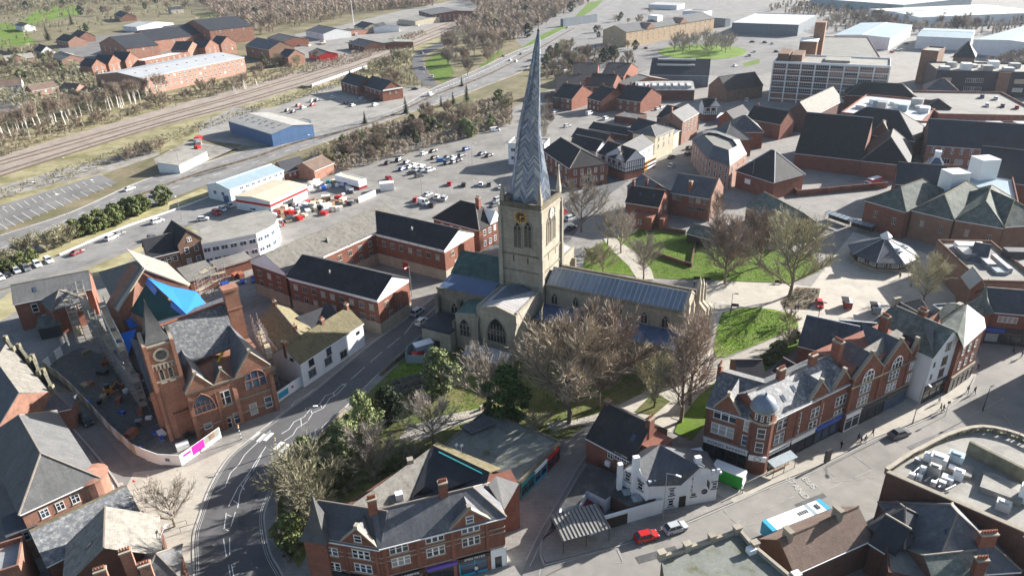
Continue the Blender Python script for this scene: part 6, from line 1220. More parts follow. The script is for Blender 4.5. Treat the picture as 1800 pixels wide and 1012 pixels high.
# ------------------------------------------------------------------ the shopping streets to the right of the church and the far town
b = plain('red_villa', 'red brick villa with a dark roof and skylights, at the edge of the green', 'house', (1100, 354), (1158, 363), (1176, 347), 7.2, 'gx', 3.6, 'brick', 'tile_dark', sky=[(.35, .28), (.75, .28)], ch=[(.05, .5, dict(z1=13)), (.3, 1.0, dict(z1=12.5))], win=[('r', .1, .9, 2, 4.6, 1.1, 1.3, 's')])
b.box('flat_wing', b.L * .3, -4.5, 0, b.L * .95, -.01, 4.6, 'brick'); b.box('gate_pier', b.L + 1.5, -3, 0, b.L + 3.0, 1.5, 4.2, 'brick'); b.wins('f', .5, .7, 1, 2.6, 1, 1.4, 's', out=4.52)
b = plain('gabled_institute', 'brown brick institute with mullioned windows and a lit stepped gable, behind the villa', 'building', (1180, 337), (1248, 348), (1268, 330), 8.2, 'gx', 4.4, 'brick_pink' and 'brick', 'slate', win=[('f', .02, .3, 2, 6.4, 1.5, 1.5, '3', dict(frame='stone_trim')), ('f', .45, .98, 3, 6.4, 1.6, 1.5, '3', dict(frame='stone_trim')), ('f', .45, .9, 2, 3.6, 3.4, 1.1, 'o', dict(frame='stone_trim'))], ch=[(.45, .12, dict(w=1.1, d=1.3, z1=12.5, pots=2))])
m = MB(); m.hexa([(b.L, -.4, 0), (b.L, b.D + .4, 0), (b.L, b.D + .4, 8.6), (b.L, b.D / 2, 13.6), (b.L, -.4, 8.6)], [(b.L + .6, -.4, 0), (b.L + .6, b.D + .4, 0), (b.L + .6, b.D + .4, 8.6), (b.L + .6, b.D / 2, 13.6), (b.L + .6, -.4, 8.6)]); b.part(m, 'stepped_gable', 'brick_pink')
w = Bld('w', '', '', (1130, 345), (1182, 338), None, 12, 8); w.walls('brick', roof='gy', r=3.6).roof('gy', 3.6, 'slate', .3); merge(b, w)
plain('green_shed', 'dark green roofed shed on the edge of the lawn', 'shed', (1208, 409), (1252, 420), None, 3.2, 'gx', 2.0, 'dark_timber', 'slate_green', D=7)
plain('green_roof_hall', 'long hall with a green slate roof, behind the bare trees of the green', 'building', (1312, 362), (1380, 402), None, 5.2, 'gx', 4.2, 'brick_dark', 'slate_green', D=12, ridge='tile_moss')
def timbered(label, A, B, D, z, r, gab=True):
 b = plain('half_timbered_building', label, 'building', A, B, None, z, 'gx', r, 'white_render', 'tile_dark', D=D); L = b.L; b.box('brick_base', -.05, -.05, 0, L + .05, D + .05, 3.0, 'brick'); b.box('jetty', -.15, -.15, 3.0, L + .15, D, 3.4, 'dark_timber')
 n = max(6, int(L / 1.0))
 for k in range(n + 1): x = L * k / n; b.box('timber_stud', x - .11, -.12, 3.4, x + .11, -.01, z - .1, 'dark_timber')
 for k in range(int(D / 1.1) + 1): y = D * k / int(D / 1.1); b.box('timber_stud', L + .01, y - .11, 3.4, L + .12, y + .11, z - .1, 'dark_timber')
 for zz in (4.6, z - .3): b.box('timber_rail', 0, -.13, zz, L, -.01, zz + .2, 'dark_timber'); b.box('timber_rail', L + .01, 0, zz, L + .13, D, zz + .2, 'dark_timber')
 b.wins('f', .1, .9, max(2, int(L / 4)), z - 1.5, 1.6, 1.2, '3', frame='dark_timber', out=.05)
 if gab: b.gablet(L * .8, 5, 3.0, 5, 'tile_dark', 'white_render', out=.2)
 return b
timbered('half timbered black and white building on the corner, beside the double decker bus', (1052, 268), (1099, 285), 10, 7.5, 3.6)
timbered('dark roofed half timbered range, left of the black and white corner building', (1000, 255), (1047, 266), 9, 7.2, 3.2, False)
timbered('small black and white gabled shop, near the bend of the far street', (1238, 188), (1262, 187), 8, 7.6, 3.0)
b = plain('georgian_block', 'long brick block with a dark roof and pale hipped end, right of the spire', 'building', (955, 264), (1002, 296), (1066, 286), 8.2, 'hipr', 4.4, 'brick', 'tile_dark', win=[('f', .05, .95, 5, 6.2, 1.3, 1.9, 's'), ('f', .05, .95, 5, 2.8, 1.4, 1.9, 's'), ('r', .05, .95, 5, 6.2, 1.2, 1.8, 's'), ('r', .05, .95, 5, 2.8, 1.2, 1.8, 's')])
plain('white_block', 'pale flat roofed block, hidden partly behind the spire', 'building', (893, 253), (957, 256), None, 9, 'flat', 0, 'white_render', 'felt', D=10, win=[('f', .05, .4, 2, 6.5, 2, 1.6, 'o'), ('f', .05, .4, 2, 3, 2, 1.6, 'o')])
plain('slate_outhouse', 'low dark outhouse between the car park and the street', 'building', (1005, 240), (1062, 252), None, 4.5, 'gx', 2.6, 'brick_dark', 'slate_dark', D=8)
plain('white_shop', 'white rendered shops with a pale roof, beside the bus', 'shop', (1105, 276), (1148, 252), None, 8.4, 'gx', 3, 'white_render', 'slate_grey', D=10, win=[('f', .05, .95, 4, 6.2, 1.2, 1.5, 's'), ('f', .05, .95, 3, 2, 2.4, 2.2, 'o')])
plain('cream_shop', 'tall cream fronted shop with a grey hipped roof, halfway along the sunny street', 'shop', (1152, 240), (1184, 227), None, 10.5, 'hip', 2.4, 'cream_render', 'slate_grey', D=11, win=[('f', .05, .95, 3, 8.6, 1.1, 1.6, 's'), ('f', .05, .95, 3, 5.6, 1.1, 1.6, 's'), ('l', .1, .9, 2, 8, 1, 1.5, 's')])
plain('low_shop', 'low shop with a pale hipped roof, between the cream and the red shops', 'shop', (1184, 236), (1202, 224), None, 7, 'gx', 2.4, 'cream_render', 'slate_grey', D=10)
plain('red_georgian_shop', 'red brick Georgian shop with white windows, at the upper end of the street', 'shop', (1200, 213), (1228, 198), None, 11, 'gx', 3.4, 'brick_pink', 'slate_grey', D=11, win=[('f', .05, .95, 4, 9, 1.1, 1.7, 's'), ('f', .05, .95, 4, 6, 1.1, 1.7, 's')], ch=[(.0, .5, dict(z1=16.5))])
def bank():
 z = 9.5; fr = Frame(G(1217, 243, z), R(-20)); root = thing('corner_bank', 'brick corner bank with a navy and pale hipped roof round a flat well', 'bank', (fr.o.x, fr.o.y, 0), fr.ang); pts = [(1217, 246), (1244, 278), (1283, 292), (1313, 270), (1300, 245), (1260, 228), (1235, 230)]; P = [fr.px(x, y, z) for x, y in pts]; m = MB(); m.prism(ccw([tuple(p[:2]) for p in P]), 0, z); m.build('wall', 'brick_pink', root)
 I = [fr.px(x, y, z + 3.4) for x, y in ((1236, 236), (1255, 255), (1281, 264), (1296, 256), (1288, 245), (1262, 235), (1246, 233))]
 for k in range(7):
  m = MB(); q = [P[k], P[(k + 1) % 7], I[(k + 1) % 7], I[k]]; nz = (q[1] - q[0]).cross(q[2] - q[0]).z; m.slab(q if nz > 0 else q[::-1], .2); m.build('roof_slope', 'slate', root)
 m = MB(); m.prism(ccw([tuple(p[:2]) for p in I]), z + 2.4, z + 2.6); m.build('flat_roof', 'felt', root)
 for k, n in ((0, 6), (1, 4), (2, 3)):
  a, e = P[k], P[k + 1]; d = e - a; an = math.atan2(d.y, d.x)
  for j in range(n):
   for zz in (7.4, 4.6, 1.9): fm, gm = win_mesh(1.2, 1.8, 's'); p = a + d * (j + .5) / n; o = add('window', fm, root); o.matrix_local = Matrix.Translation((p.x, p.y, zz)) @ Matrix.Rotation(an, 4, 'Z') @ Matrix.Translation((0, -.03, 0)); add('pane', gm, o)
bank()
plain('hipped_shop', 'shop with a steep pale hipped roof, behind the corner bank', 'shop', (1243, 233), (1272, 249), None, 7.5, 'pyr', 6, 'brick', 'slate_grey', D=13)
plain('hipped_hall', 'long hall with a blue grey hipped roof, beyond the corner bank', 'building', (1280, 232), (1342, 232), None, 7.5, 'hip', 4.2, 'brick', 'slate', D=14)
plain('dark_roof_shop', 'brick shop with a dark roof and chimney, on the shaded side of the far street', 'shop', (1312, 207), (1372, 218), None, 7.5, 'gx', 3.4, 'brick', 'tile_dark', D=12, ch=[(.1, .5)])
plain('turret_shop', 'dark tiled shop at the shaded bend of the far street', 'shop', (1290, 210), (1318, 198), None, 7, 'gx', 2.8, 'brick', 'tile_dark', D=8)
b = plain('market_warehouse', 'large dark roofed warehouse with white rooflight strips, near the roundabout', 'warehouse', (1142, 131), (1246, 133), None, 7, 'gx', 5, 'grey_clad', 'slate_dark', D=30, ridge=None)
for k, y in enumerate((12, 17)): b.box('rooflight', b.L * .1, y - 4, 7 + b.r * (y - 4) / 15, b.L * .75, y - 2.6, 7 + b.r * (y - 2.6) / 15 + .3, 'sheet_white')
b = plain('striped_warehouse', 'workshop with a grey corrugated roof of pale stripes, below the dark warehouse', 'warehouse', (1118, 158), (1221, 158), None, 6, 'gx', 2, 'brick_dark', 'asbestos', D=26, ridge=None)
for k in range(8): b.box('rooflight', b.L * (.04 + .12 * k), 2.5, 6.45, b.L * (.04 + .12 * k) + 2.4, 11, 7.85, 'sheet_white')
plain('brick_gable_shop', 'brick shop with a long tiled roof, at the corner of the market warehouse', 'shop', (1246, 150), (1278, 158), None, 7, 'gy', 4, 'brick_brown', 'tile_dark', D=26)
for k, (A, B, C, l) in enumerate([((1006, 134), (1049, 134), (1052, 118), 'brick terrace with a dark roof, farthest left by the evergreen tree'), ((1056, 133), (1096, 135), (1098, 118), 'brick terrace with a dark roof and lit end wall, in the back row'), ((978, 156), (1026, 155), (1030, 140), 'brick terrace with a chimney, left in the middle row'), ((1032, 152), (1076, 154), (1080, 140), 'brick terrace in the middle row, right of its neighbour'), ((972, 170), (1005, 174), (1030, 160), 'brick house with a lit gable and bay, left of the front row'), ((1033, 172), (1056, 178), (1084, 165), 'brick house with a pale lit end roof, middle of the front row'), ((1083, 173), (1126, 179), (1157, 166), 'brick house with two storeys of white windows, right of the front row')]):
 plain('terraced_house', l, 'house', A, B, C, 6.4, 'gx', 3.6, 'brick', 'tile_dark', group='brick terraces below the market', win=[('f', .05, .95, 3, 4.9, 1.3, 1.2, 'c'), ('f', .05, .95, 3, 2, 1.3, 1.4, 'c')], ch=[(.15, .5), (.85, .5)])
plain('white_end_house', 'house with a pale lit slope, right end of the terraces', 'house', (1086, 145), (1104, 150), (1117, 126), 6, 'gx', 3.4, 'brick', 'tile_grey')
plain('garage_block', 'flat dark garages beside the small car park', 'garage', (1080, 205), (1118, 210), None, 3, 'flat', 0, 'brick_dark', 'felt_dark', D=12)
plain('low_dark_store', 'low black roofed store below the small car park', 'building', (1035, 225), (1110, 238), None, 3.2, 'gx', 1.4, 'brick_dark', 'tile_dark', D=8)
plain('hipped_rear_shop', 'slate roofed rear wing behind the cream fronted shop', 'building', (1105, 228), (1150, 240), None, 6, 'gx', 3, 'brick_dark', 'slate_dark', D=12)
plain('tile_rear_shop', 'dark tiled rear wing behind the red Georgian shop', 'building', (1155, 205), (1196, 214), None, 6.5, 'gx', 3, 'brick_dark', 'tile_dark', D=14)
b = plain('hotel', 'four storey hotel of pale brick with dark gables, beyond the terraces', 'hotel', (1060, 53), (1101, 57), (1142, 24), 12, 'gy', 4.5, 'brick_buff', 'slate_grey', win=[('r', .02, .98, 16, 10.5, 1.2, 1.4, 's'), ('r', .02, .98, 16, 7.5, 1.2, 1.4, 's'), ('r', .02, .98, 16, 4.5, 1.2, 1.4, 's'), ('f', .35, .65, 2, 9, 1.2, 1.5, 's'), ('f', .35, .65, 2, 5.5, 1.2, 1.5, 's')])
for y in (.25, .62): m = MB(); yy = b.D * y; m.hexa([(b.L * .6, yy - 6, 12), (b.L + .6, yy - 6, 12), (b.L + .6, yy + 6, 12), (b.L * .6, yy + 6, 12)], [(b.L * .6, yy - .1, 16.5), (b.L + .6, yy - .1, 16.5), (b.L + .6, yy + .1, 16.5), (b.L * .6, yy + .1, 16.5)]); b.part(m, 'gable', 'brick_pink')
b.box('roof_lantern', b.L * .3, b.D * .4, 15, b.L * .7, b.D * .46, 20, 'white_paint')
plain('footbridge', 'blue grey footbridge over the dual carriageway, far beyond the spire', 'footbridge', (990, 36), (1050, 28), None, 6.5, 'flat', 0, 'grey_clad', 'grey_clad', D=4, par=1.2, group=None)
plain('road_bridge', 'pale blue road bridge parapet above the roundabout', 'bridge', (1208, 32), (1275, 37), None, 6, 'flat', 0, 'grey_clad', 'asphalt_old', D=9, par=1)
plain('far_mill', 'long red brick mill with a pale roof, at the far end of the railway', 'mill', (736, 19), (760, 26), (795, 9), 9, 'gx', 2.5, 'brick', 'slate_grey', win=[('f', .1, .9, 3, 6.5, 1.6, 2, 's'), ('r', .02, .98, 10, 6.5, 1.6, 2, 's'), ('r', .02, .98, 10, 3, 1.6, 2, 's')])
for A, B, C, z, r, wl, rm, l in [((537, 54), (568, 60), (590, 50), 6, 2.5, 'white_render', 'slate', 'white walled workshop with a navy roof, beside the railway'), ((470, 66), (500, 73), (503, 60), 6, 2.5, 'brick', 'slate_grey', 'workshop with a pale grey roof, below the wood'), ((622, 46), (641, 50), (651, 43), 5, 2.6, 'cream_render', 'slate_dark', 'small cream house with a navy roof, below the tall mast'), ((652, 44), (657, 49), (687, 36), 5.5, 2, 'white_render', 'slate_grey', 'pale shed with a long grey roof, near the mast'), ((542, 92), (561, 98), (576, 89), 5, 2.4, 'red_paint', 'tile_grey', 'bright red hut with a pale roof, beside the railway'), ((657, 74), (660, 78), (706, 56), 5, 1.2, 'brick', 'felt_moss', 'long brick shed with a greenish flat roof, beside the railway'), ((431, 80), (472, 88), (494, 78), 9, 3.4, 'brick_brown', 'slate', 'tall brown brick mill with a navy roof, by the railway bank'), ((488, 99), (506, 101), (527, 95), 7, 3, 'brick_orange', 'slate_dark', 'small orange brick mill with a hipped roof, by the railway'), ((612, 76), (640, 82), (642, 70), 5, 2, 'brick_dark', 'slate_dark', 'dark gabled shed at the end of the long brick shed'), ((700, 34), (730, 37), (735, 25), 5, 1.5, 'cream_render', 'felt', 'pale curved roof store, left of the far mill'), ((590, 56), (605, 58), (608, 48), 4, 1.6, 'brick_orange', 'tile_brown', 'small orange store beside the navy roofed workshop')]:
 plain('railway_workshop', l, 'workshop', A, B, C, z, 'gx', r, wl, rm, group='works beside the railway', win=[('f', .1, .9, 2, z * .6, 1.4, 1.4, 's')])
for k, (A, B, C, z, l) in enumerate([((174, 76), (222, 86), (230, 70), 11, 'mill block with a navy roof and half hipped end, nearest the road'), ((225, 66), (270, 72), (275, 56), 10, 'mill block with a brick gable, second in the row'), ((272, 58), (312, 64), (315, 50), 10, 'mill block with a brick gable, third in the row'), ((318, 46), (368, 54), (374, 36), 14, 'tallest mill block with a navy roof, right end of the row')]):
 plain('mill_block', l, 'mill', A, B, C, z, 'gy', 5, 'brick_orange', 'slate_dark', group='converted mill blocks', win=[('f', .08, .92, 4, z - 2, 1.3, 1.6, 's'), ('f', .08, .92, 4, z - 5, 1.3, 1.6, 's'), ('r', .1, .9, 3, z - 2, 1.3, 1.6, 's')])
for k, (A, B, l) in enumerate([((161, 117), (185, 113), 'gabled brick flats, left of the front three'), ((190, 112), (214, 107), 'gabled brick flats, middle of the front three'), ((220, 107), (244, 102), 'gabled brick flats, right of the front three'), ((330, 88), (352, 82), 'gabled brick flats beside the long curved roof'), ((360, 84), (384, 79), 'gabled brick flats, second beside the long curved roof'), ((388, 78), (414, 74), 'gabled brick flats, third beside the long curved roof')]):
 plain('gabled_flats', l, 'flats', A, B, None, 9, 'gy', 3.6, 'brick_orange', 'slate_dark', D=15, group='gabled flats of the mill site', win=[('f', .1, .9, 2, 7, 1.3, 1.6, 's'), ('f', .1, .9, 2, 4, 1.3, 1.6, 's')])
plain('white_roof_block', 'brick block with a white flat roof, between the gabled flats', 'building', (255, 108), (333, 92), None, 7, 'flat', 0, 'brick_orange', 'white_paint', D=12, win=[('f', .05, .95, 7, 5, 1.4, 1.6, 's')])
b = plain('long_flats', 'long brick flats with a grey barrel roof, behind the birch trees', 'flats', (250, 138), (429, 101), (411, 85), 11, 'gx', 2.6, 'brick_pink', 'sheet_grey', ridge=None, win=[('f', .01, .99, 20, 9.2, 1.7, 1.4, 'o'), ('f', .01, .99, 20, 6.4, 1.7, 1.4, 'o'), ('f', .01, .99, 20, 3.4, 1.7, 1.4, 'o')])
for k in range(10): b.skylight(b.L * (.07 + .095 * k), b.D * .3, 1.2, 1.2, 'glass')
for A, B, C, wl, rm, l in [((-5, 152), (38, 148), None, 'white_render', 'tile_brown', 'white house with a brown roof, at the left edge'), ((56, 160), (102, 152), None, 'brick_pink', 'tile_brown', 'pink brick house with two white dormers'), ((104, 156), (132, 158), None, 'brick_pink', 'tile_brown', 'small gabled house behind the birches'), ((88, 99), (108, 106), (119, 92), 'brick_pink', 'tile_grey', 'pair of houses with pale tiled roofs, by the garage court'), ((200, 26), (213, 31), (225, 24), 'brick_orange', 'tile_dark', 'orange brick house among trees, at the top left'), ((26, 44), (39, 48), (51, 43), 'white_render', 'felt_dark', 'white bungalow beside the green field'), ((98, 70), (119, 74), (127, 66), 'brick_pink', 'tile_dark', 'brick house with a dark roof, below the big conifer'), ((125, 62), (140, 66), (146, 58), 'brick_orange', 'tile_dark', 'small orange house right of the big conifer'), ((215, 46), (240, 48), (244, 36), 'white_render', 'sheet_white', 'white flat roofed building behind the mill'), ((300, 18), (322, 16), None, 'stone', 'slate_dark', 'stone church hall with a small belfry, at the top'), ((10, 106), (60, 100), None, 'brick_pink', 'felt', 'garage row with a flat roof, at the left'), ((-10, 95), (22, 105), None, 'brick_pink', 'tile_brown', 'brown roofed house at the far left edge'), ((60, 88), (72, 92), (80, 84), 'white_render', 'tile_dark', 'small white gabled house near the garages')]:
 plain('suburban_house', l, 'house', A, B, C, 5.4, 'gx', 3, wl, rm, D=None if C else 9, group='suburban houses', win=[('f', .1, .9, 3, 4, 1.3, 1.2, 'c'), ('f', .1, .9, 3, 1.6, 1.3, 1.2, 'c')])
def tower_office():
 z = 21; b = Bld('office_block', 'six storey office block of white frames and brown panels, above the arcade', 'office', (1360, 110), (1565, 119), (1570, 105), None, z); L, D_ = b.L, b.D; b.walls('brick_brown').roof('flat', 0, 'felt', par=.8, wallm='white_paint')
 for k in range(9): x = L * k / 8; b.box('frame_column', x - .3, -.6, 0, x + .3, -.01, z + .6, 'white_paint')
 for f in range(7): zz = z - 3.2 * f; b.box('frame_beam', .3, -.4, zz - .25, L - .3, -.02, zz + .15, 'white_paint')
 for f in range(5):
  for k in range(8):
   x0, x1 = L * k / 8 + .4, L * (k + 1) / 8 - .4; zz = z - 3.2 * f
   b.win1('f', (x0 + x1) / 2, zz - 1.15, x1 - x0, 1.5, 'o', out=.04, glass='brick_pink' if k > 3 and (k + f) % 2 else 'glass'); b.box('spandrel', x0, -.12, zz - 3.0, x1, -.02, zz - 1.95, 'brick_dark' if k < 4 else 'brick_pink')  # pink panes and spandrels on the right half paint in a reflection
 m = MB(); m.box(L * .02, D_ * .2, z, L * .12, D_ * .9, z + 4); m.box(L * .14, D_ * .2, z, L * .24, D_ * .9, z + 3.6); b.part(m, 'plant_room', 'brick_brown'); b.box('roof_unit', L * .44, D_ * .3, z, L * .66, D_ * .8, z + 1.2, 'felt')
 m = MB(); m.box(L * .16, D_ + 6, 0, L * .32, D_ + 20, z + 7); b.part(m, 'stair_tower', 'brick_brown'); b.box('stair_tower_roof', L * .155, D_ + 5.5, z + 7.01, L * .325, D_ + 20.5, z + 7.5, 'white_paint'); b.box('lift_tower', L * .26, D_ + 21, 0, L * .36, D_ + 30, z + 16, 'brick_brown')
tower_office()
plain('flat_roof_store', 'big store with a plain grey flat roof and one rooflight, behind the office block', 'store', (1426, 100), (1548, 103), (1541, 67), 11, 'flat', 0, 'brick_pink', 'felt', par=.5)
for A, B, C, z, rt, r, wl, rm, l in [((1287, 41), (1404, 45), (1407, 26), 9, 'flat', 0, 'grey_clad', 'sheet_white', 'retail store with a white roof and glazed front, beside the roundabout'), ((1467, 62), (1565, 67), (1575, 43), 9, 'gy', 1.2, 'white_render', 'sheet_blue', 'retail shed with a pale blue roof, left of the bare wood'), ((1612, 64), (1708, 68), (1714, 53), 9, 'gx', 1.2, 'white_render', 'sheet_blue', 'retail shed with a striped pale roof, behind the dark offices'), ((1712, 70), (1840, 80), (1830, 42), 10, 'gy', 1.4, 'white_render', 'sheet_blue', 'largest retail shed with a pale turquoise roof, at the right edge'), ((1425, -2), (1588, 10), (1590, -10), 9, 'flat', 0, 'sheet_blue', 'sheet_white', 'long blue fronted store at the top edge'), ((1616, 31), (1830, 22), (1780, 6), 9, 'gx', 1.2, 'white_render', 'glass_pale', 'greenhouse pale roofed store, at the top right')]:
 plain('retail_store', l, 'store', A, B, C, z, rt, r, wl, rm, ridge='white_paint', group='retail park sheds')
plain('showroom', 'low white showroom with a sloping roof, at the top behind the hotel', 'showroom', (1140, 8), (1190, 10), None, 5, 'mono', 1, 'white_render', 'sheet_white', D=20); plain('petrol_canopy', 'white station building with a grey canopy, at the top edge', 'building', (1200, 20), (1235, 22), None, 5, 'flat', 0, 'white_render', 'felt', D=20)
plain('arcade_roof', 'arcade with a long black roof and brick wall, round the service yard', 'arcade', (1398, 268), (1514, 281), None, 6.4, 'gx', 9, 'brick', 'tile_dark', D=32, ridge='ridge_lead')
plain('arcade_roof', 'hipped end of the black roofed arcade, right of the service yard', 'arcade', (1514, 282), (1598, 291), None, 6.4, 'hip', 8, 'brick', 'tile_dark', D=30)
b = plain('arcade_roof', 'hipped brick corner block with a black roof, left of the service yard', 'arcade', (1295, 300), (1361, 321), (1431, 312), 6.6, 'hip', 8.5, 'brick', 'tile_dark', ridge='ridge_lead'); b.box('sign_board', b.L * .25, -.1, 3, b.L * .4, -.02, 4.8, 'white_paint')
b = plain('arcade_roof', 'hipped arcade with a red gable and black roof, in front of the white plant roof', 'arcade', (1455, 226), (1608, 248), None, 8, 'hip', 7, 'brick', 'tile_dark', D=22); b.gablet(b.L * .62, 9, 6, 9, 'tile_dark', 'brick', out=.3)
b = plain('plant_roof', 'flat white roof full of plant housings, in the middle of the arcade', 'building', (1478, 200), (1622, 216), (1630, 178), 9, 'flat', 0, 'brick', 'sheet_white', par=.8)
for k in range(10): x, y = b.L * (.08 + .085 * k), b.D * (.3 + .4 * ((k * 37 % 10) / 10)); b.box('plant_housing', x, y, 9, x + 4 + k % 3, y + 4, 10.6 + (k % 4) * .7, ['sheet_white', 'white_paint', 'sheet_blue', 'steel'][k % 4])
plain('arcade_roof', 'black roofed range with pale gable slopes, behind the white plant roof', 'arcade', (1487, 167), (1610, 173), None, 8.5, 'hip', 5, 'brick', 'tile_dark', D=14)
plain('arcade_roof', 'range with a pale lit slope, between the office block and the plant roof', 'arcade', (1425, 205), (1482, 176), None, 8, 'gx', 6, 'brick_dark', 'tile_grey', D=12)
plain('arcade_roof', 'slate roofed block with a hipped end, below the dark offices', 'arcade', (1628, 158), (1684, 160), None, 9, 'hip', 3.5, 'brick', 'slate', D=12)
plain('arcade_roof', 'small black hipped block with brick piers, beside the rooftop car park', 'arcade', (1628, 188), (1672, 190), None, 10, 'pyr', 3, 'brick_dark', 'tile_dark', D=10)
b = plain('market_arcade', 'long brick arcade with pale windows and a navy roof, at the right edge', 'arcade', (1630, 254), (1830, 268), None, 8.6, 'gx', 6, 'brick_orange', 'slate_dark', D=20, ridge='ridge_lead', win=[('f', .02, .98, 11, 6.6, 1.1, 2.2, '2'), ('f', .02, .98, 8, 2.4, 3, 2.2, 'o')])
b = plain('rooftop_car_park', 'pale concrete rooftop car park with a low wall', 'car park', (1650, 203), (1840, 207), (1835, 166), 9, 'flat', 0, 'brick_orange', 'asphalt_pale', par=.9)
b = plain('white_plant_deck', 'white roof deck with cages, below the rooftop car park', 'building', (1640, 236), (1830, 236), None, 9.2, 'flat', 0, 'brick', 'sheet_white', D=20, par=.7)
for k in range(6): b.box('plant_housing', b.L * (.2 + .13 * k), 6, 9.2, b.L * (.2 + .13 * k) + 6, 11, 11 + k % 2, ['sheet_white', 'steel'][k % 2])
b = plain('dark_office', 'dark slate clad offices with lit windows, at the right edge', 'office', (1648, 126), (1840, 130), None, 13, 'flat', 0, 'slate_dark', 'felt', D=30, par=.8)
for k, x in enumerate((.1, .33, .4, .78, .92, .97)): b.win1('f', b.L * x, 8.6, 5, 2.2, 'o', glass='glass' if k % 3 else 'brick_buff'); b.win1('f', b.L * x, 4, 5, 2.2, 'o')  # buff panes stand for lit windows, their light painted as plain colour
b.box('stair_bay', b.L * .57, -1.2, 0, b.L * .68, -.01, 13.4, 'brick_brown')
for k in range(8): b.box('roof_plant', b.L * (.05 + .1 * k), 6 + 9 * (k % 2), 13, b.L * (.05 + .1 * k) + 5, 11 + 9 * (k % 2), 14.6 + k % 3, ['sheet_white', 'steel', 'white_paint'][k % 3])
plain('brown_tower', 'brown brick tower block with a flat roof, left of the dark offices', 'building', (1620, 90), (1650, 92), None, 19, 'flat', 0, 'brick_brown', 'felt', D=18, par=.7)
plain('mansard_block', 'block with a dark mansard and white lit side, above the dark offices', 'building', (1676, 100), (1714, 102), None, 15, 'pyr', 8, 'brick_brown', 'slate_dark', D=18)
for A, B, D_, l in [((1522, 352), (1592, 372), 26, 'brick market hall wing with a slate hip, nearest the bus shelters'), ((1604, 369), (1676, 386), 30, 'brick market hall wing with a slate hip, in the middle of the curve'), ((1680, 386), (1764, 400), 30, 'brick market hall wing with a slate hip, above the dark road')]:
 b = plain('market_hall', l, 'hall', A, B, None, 9.2, 'hip', 4.8, 'brick_brown' if A[0] > 1600 else 'brick', 'slate_green', D=D_, group='wings of the curved market hall', ridge='tile_moss', win=[('f', .1, .5, 1, 5.6, 1.1, 1.9, '2', dict(frame='stone_trim')), ('f', .6, .95, 1, 5.2, 1.1, 1.9, '2', dict(frame='stone_trim'))])
plain('market_hall', 'end wing of the curved market hall, at the right edge', 'hall', (1766, 398), (1850, 392), None, 9.2, 'hip', 4.8, 'brick_brown', 'slate_green', D=26, group='wings of the curved market hall', ridge='tile_moss')
plain('teal_flat_roof', 'flat pale turquoise roof with white tank boxes, behind the market hall', 'building', (1650, 345), (1790, 362), None, 9.6, 'flat', 0, 'brick', 'sheet_blue', D=36, par=.9)
plain('navy_roof_block', 'brick block with a navy slope, behind the market hall at the yard gate', 'building', (1575, 322), (1660, 330), None, 7.4, 'gx', 4, 'brick', 'slate_dark', D=14)
plain('navy_roof_block', 'wide building with a navy roof, at the right edge behind the tank boxes', 'building', (1712, 312), (1850, 330), None, 9, 'gx', 5, 'brick', 'slate_dark', D=30)
for A, l in (((1676, 307), 'white cubic tank housing, left of the two'), ((1729, 283), 'white cubic tank housing, right of the two')):
 plain('tank_housing', l, 'tank', A, (A[0] + 32, A[1] - 2), None, 16.5, 'flat', 0, 'white_paint', 'white_paint', D=6, par=.1, group='white roof tanks')
b = plain('glass_lantern', 'blue glass roof lantern with a white cap, above the arcade entrance', 'lantern', (1628, 297), (1660, 300), None, 9, 'pyr', 5, 'white_paint', 'glass_blue', D=7, ridge='white_paint'); b.box('cap', b.L / 2 - 1, 2.5, 12.6, b.L / 2 + 1, 4.5, 15, 'white_paint')
def pavilion():
 c = G(1552, 440, 3.4); e = G(1489, 430, 3.4); r = ((c - e).length + (c - G(1614, 443, 3.4)).length) / 2; o = thing('pavilion', 'octagonal cafe pavilion with a slate roof and small white cap, on the square', 'pavilion', (c.x, c.y, 0), 0); m = MB(); m.lathe([(r * .82, 0), (r * .82, 3.2)], (0, 0, 0), 8, a0=R(10)); m.build('wall', 'dark_timber', o); m = MB(); m.lathe([(r * .9, 0), (r * .9, .9), (r * .84, .9)], (0, 0, 0), 8, a0=R(10)); m.build('plinth', 'stone_trim', o)
 A = [Vector((r * math.cos(R(10 + 45 * k)), r * math.sin(R(10 + 45 * k)), 3.2)) for k in range(8)]; t = Vector((0, 0, 7.6))
 for k in range(8): m = MB(); q = [A[k], A[(k + 1) % 8], t]; m.slab(q, .18); m.build('roof_facet', 'slate', o)
 m = MB(); [m.tube(a + Vector((0, 0, .05)), t, .12, n=4) for a in A]; m.build('hip_ridge', 'ridge_lead', o); m = MB(); m.lathe([(1.3, 7.2), (1.3, 7.9), (1.7, 7.9), (.05, 9.4)], (0, 0, 0), 8); m.build('cap', 'white_paint', o)
 for k in (4, 5, 6):
  a = R(10 + 45 * k + 22.5); d = r * .82 * math.cos(R(22.5)) + .06
  for s in (-1, 0, 1): fm, gm = win_mesh(r * .17, 1.7, 'o' if s == 0 else 'd', frame='white_paint', glass='glass' if s == 0 else 'glass_pale'); w_ = add('window', fm, o); w_.matrix_local = Matrix.Rotation(a + math.pi / 2, 4, 'Z') @ Matrix.Translation((s * r * .2, -d, 2.0)); add('pane', gm, w_)
 for a, l in ((R(-25), 0), (R(-70), 1)):
  for h in (.45, .55): p = Vector((r * h * math.cos(a), r * h * math.sin(a), 0)); z = 7.6 - 4.4 * h / .93; m = MB(); m.box(p.x - .8, p.y - .5, z, p.x + .8, p.y + .5, z + .35); m.build('rooflight', 'glass_pale', o)
pavilion()
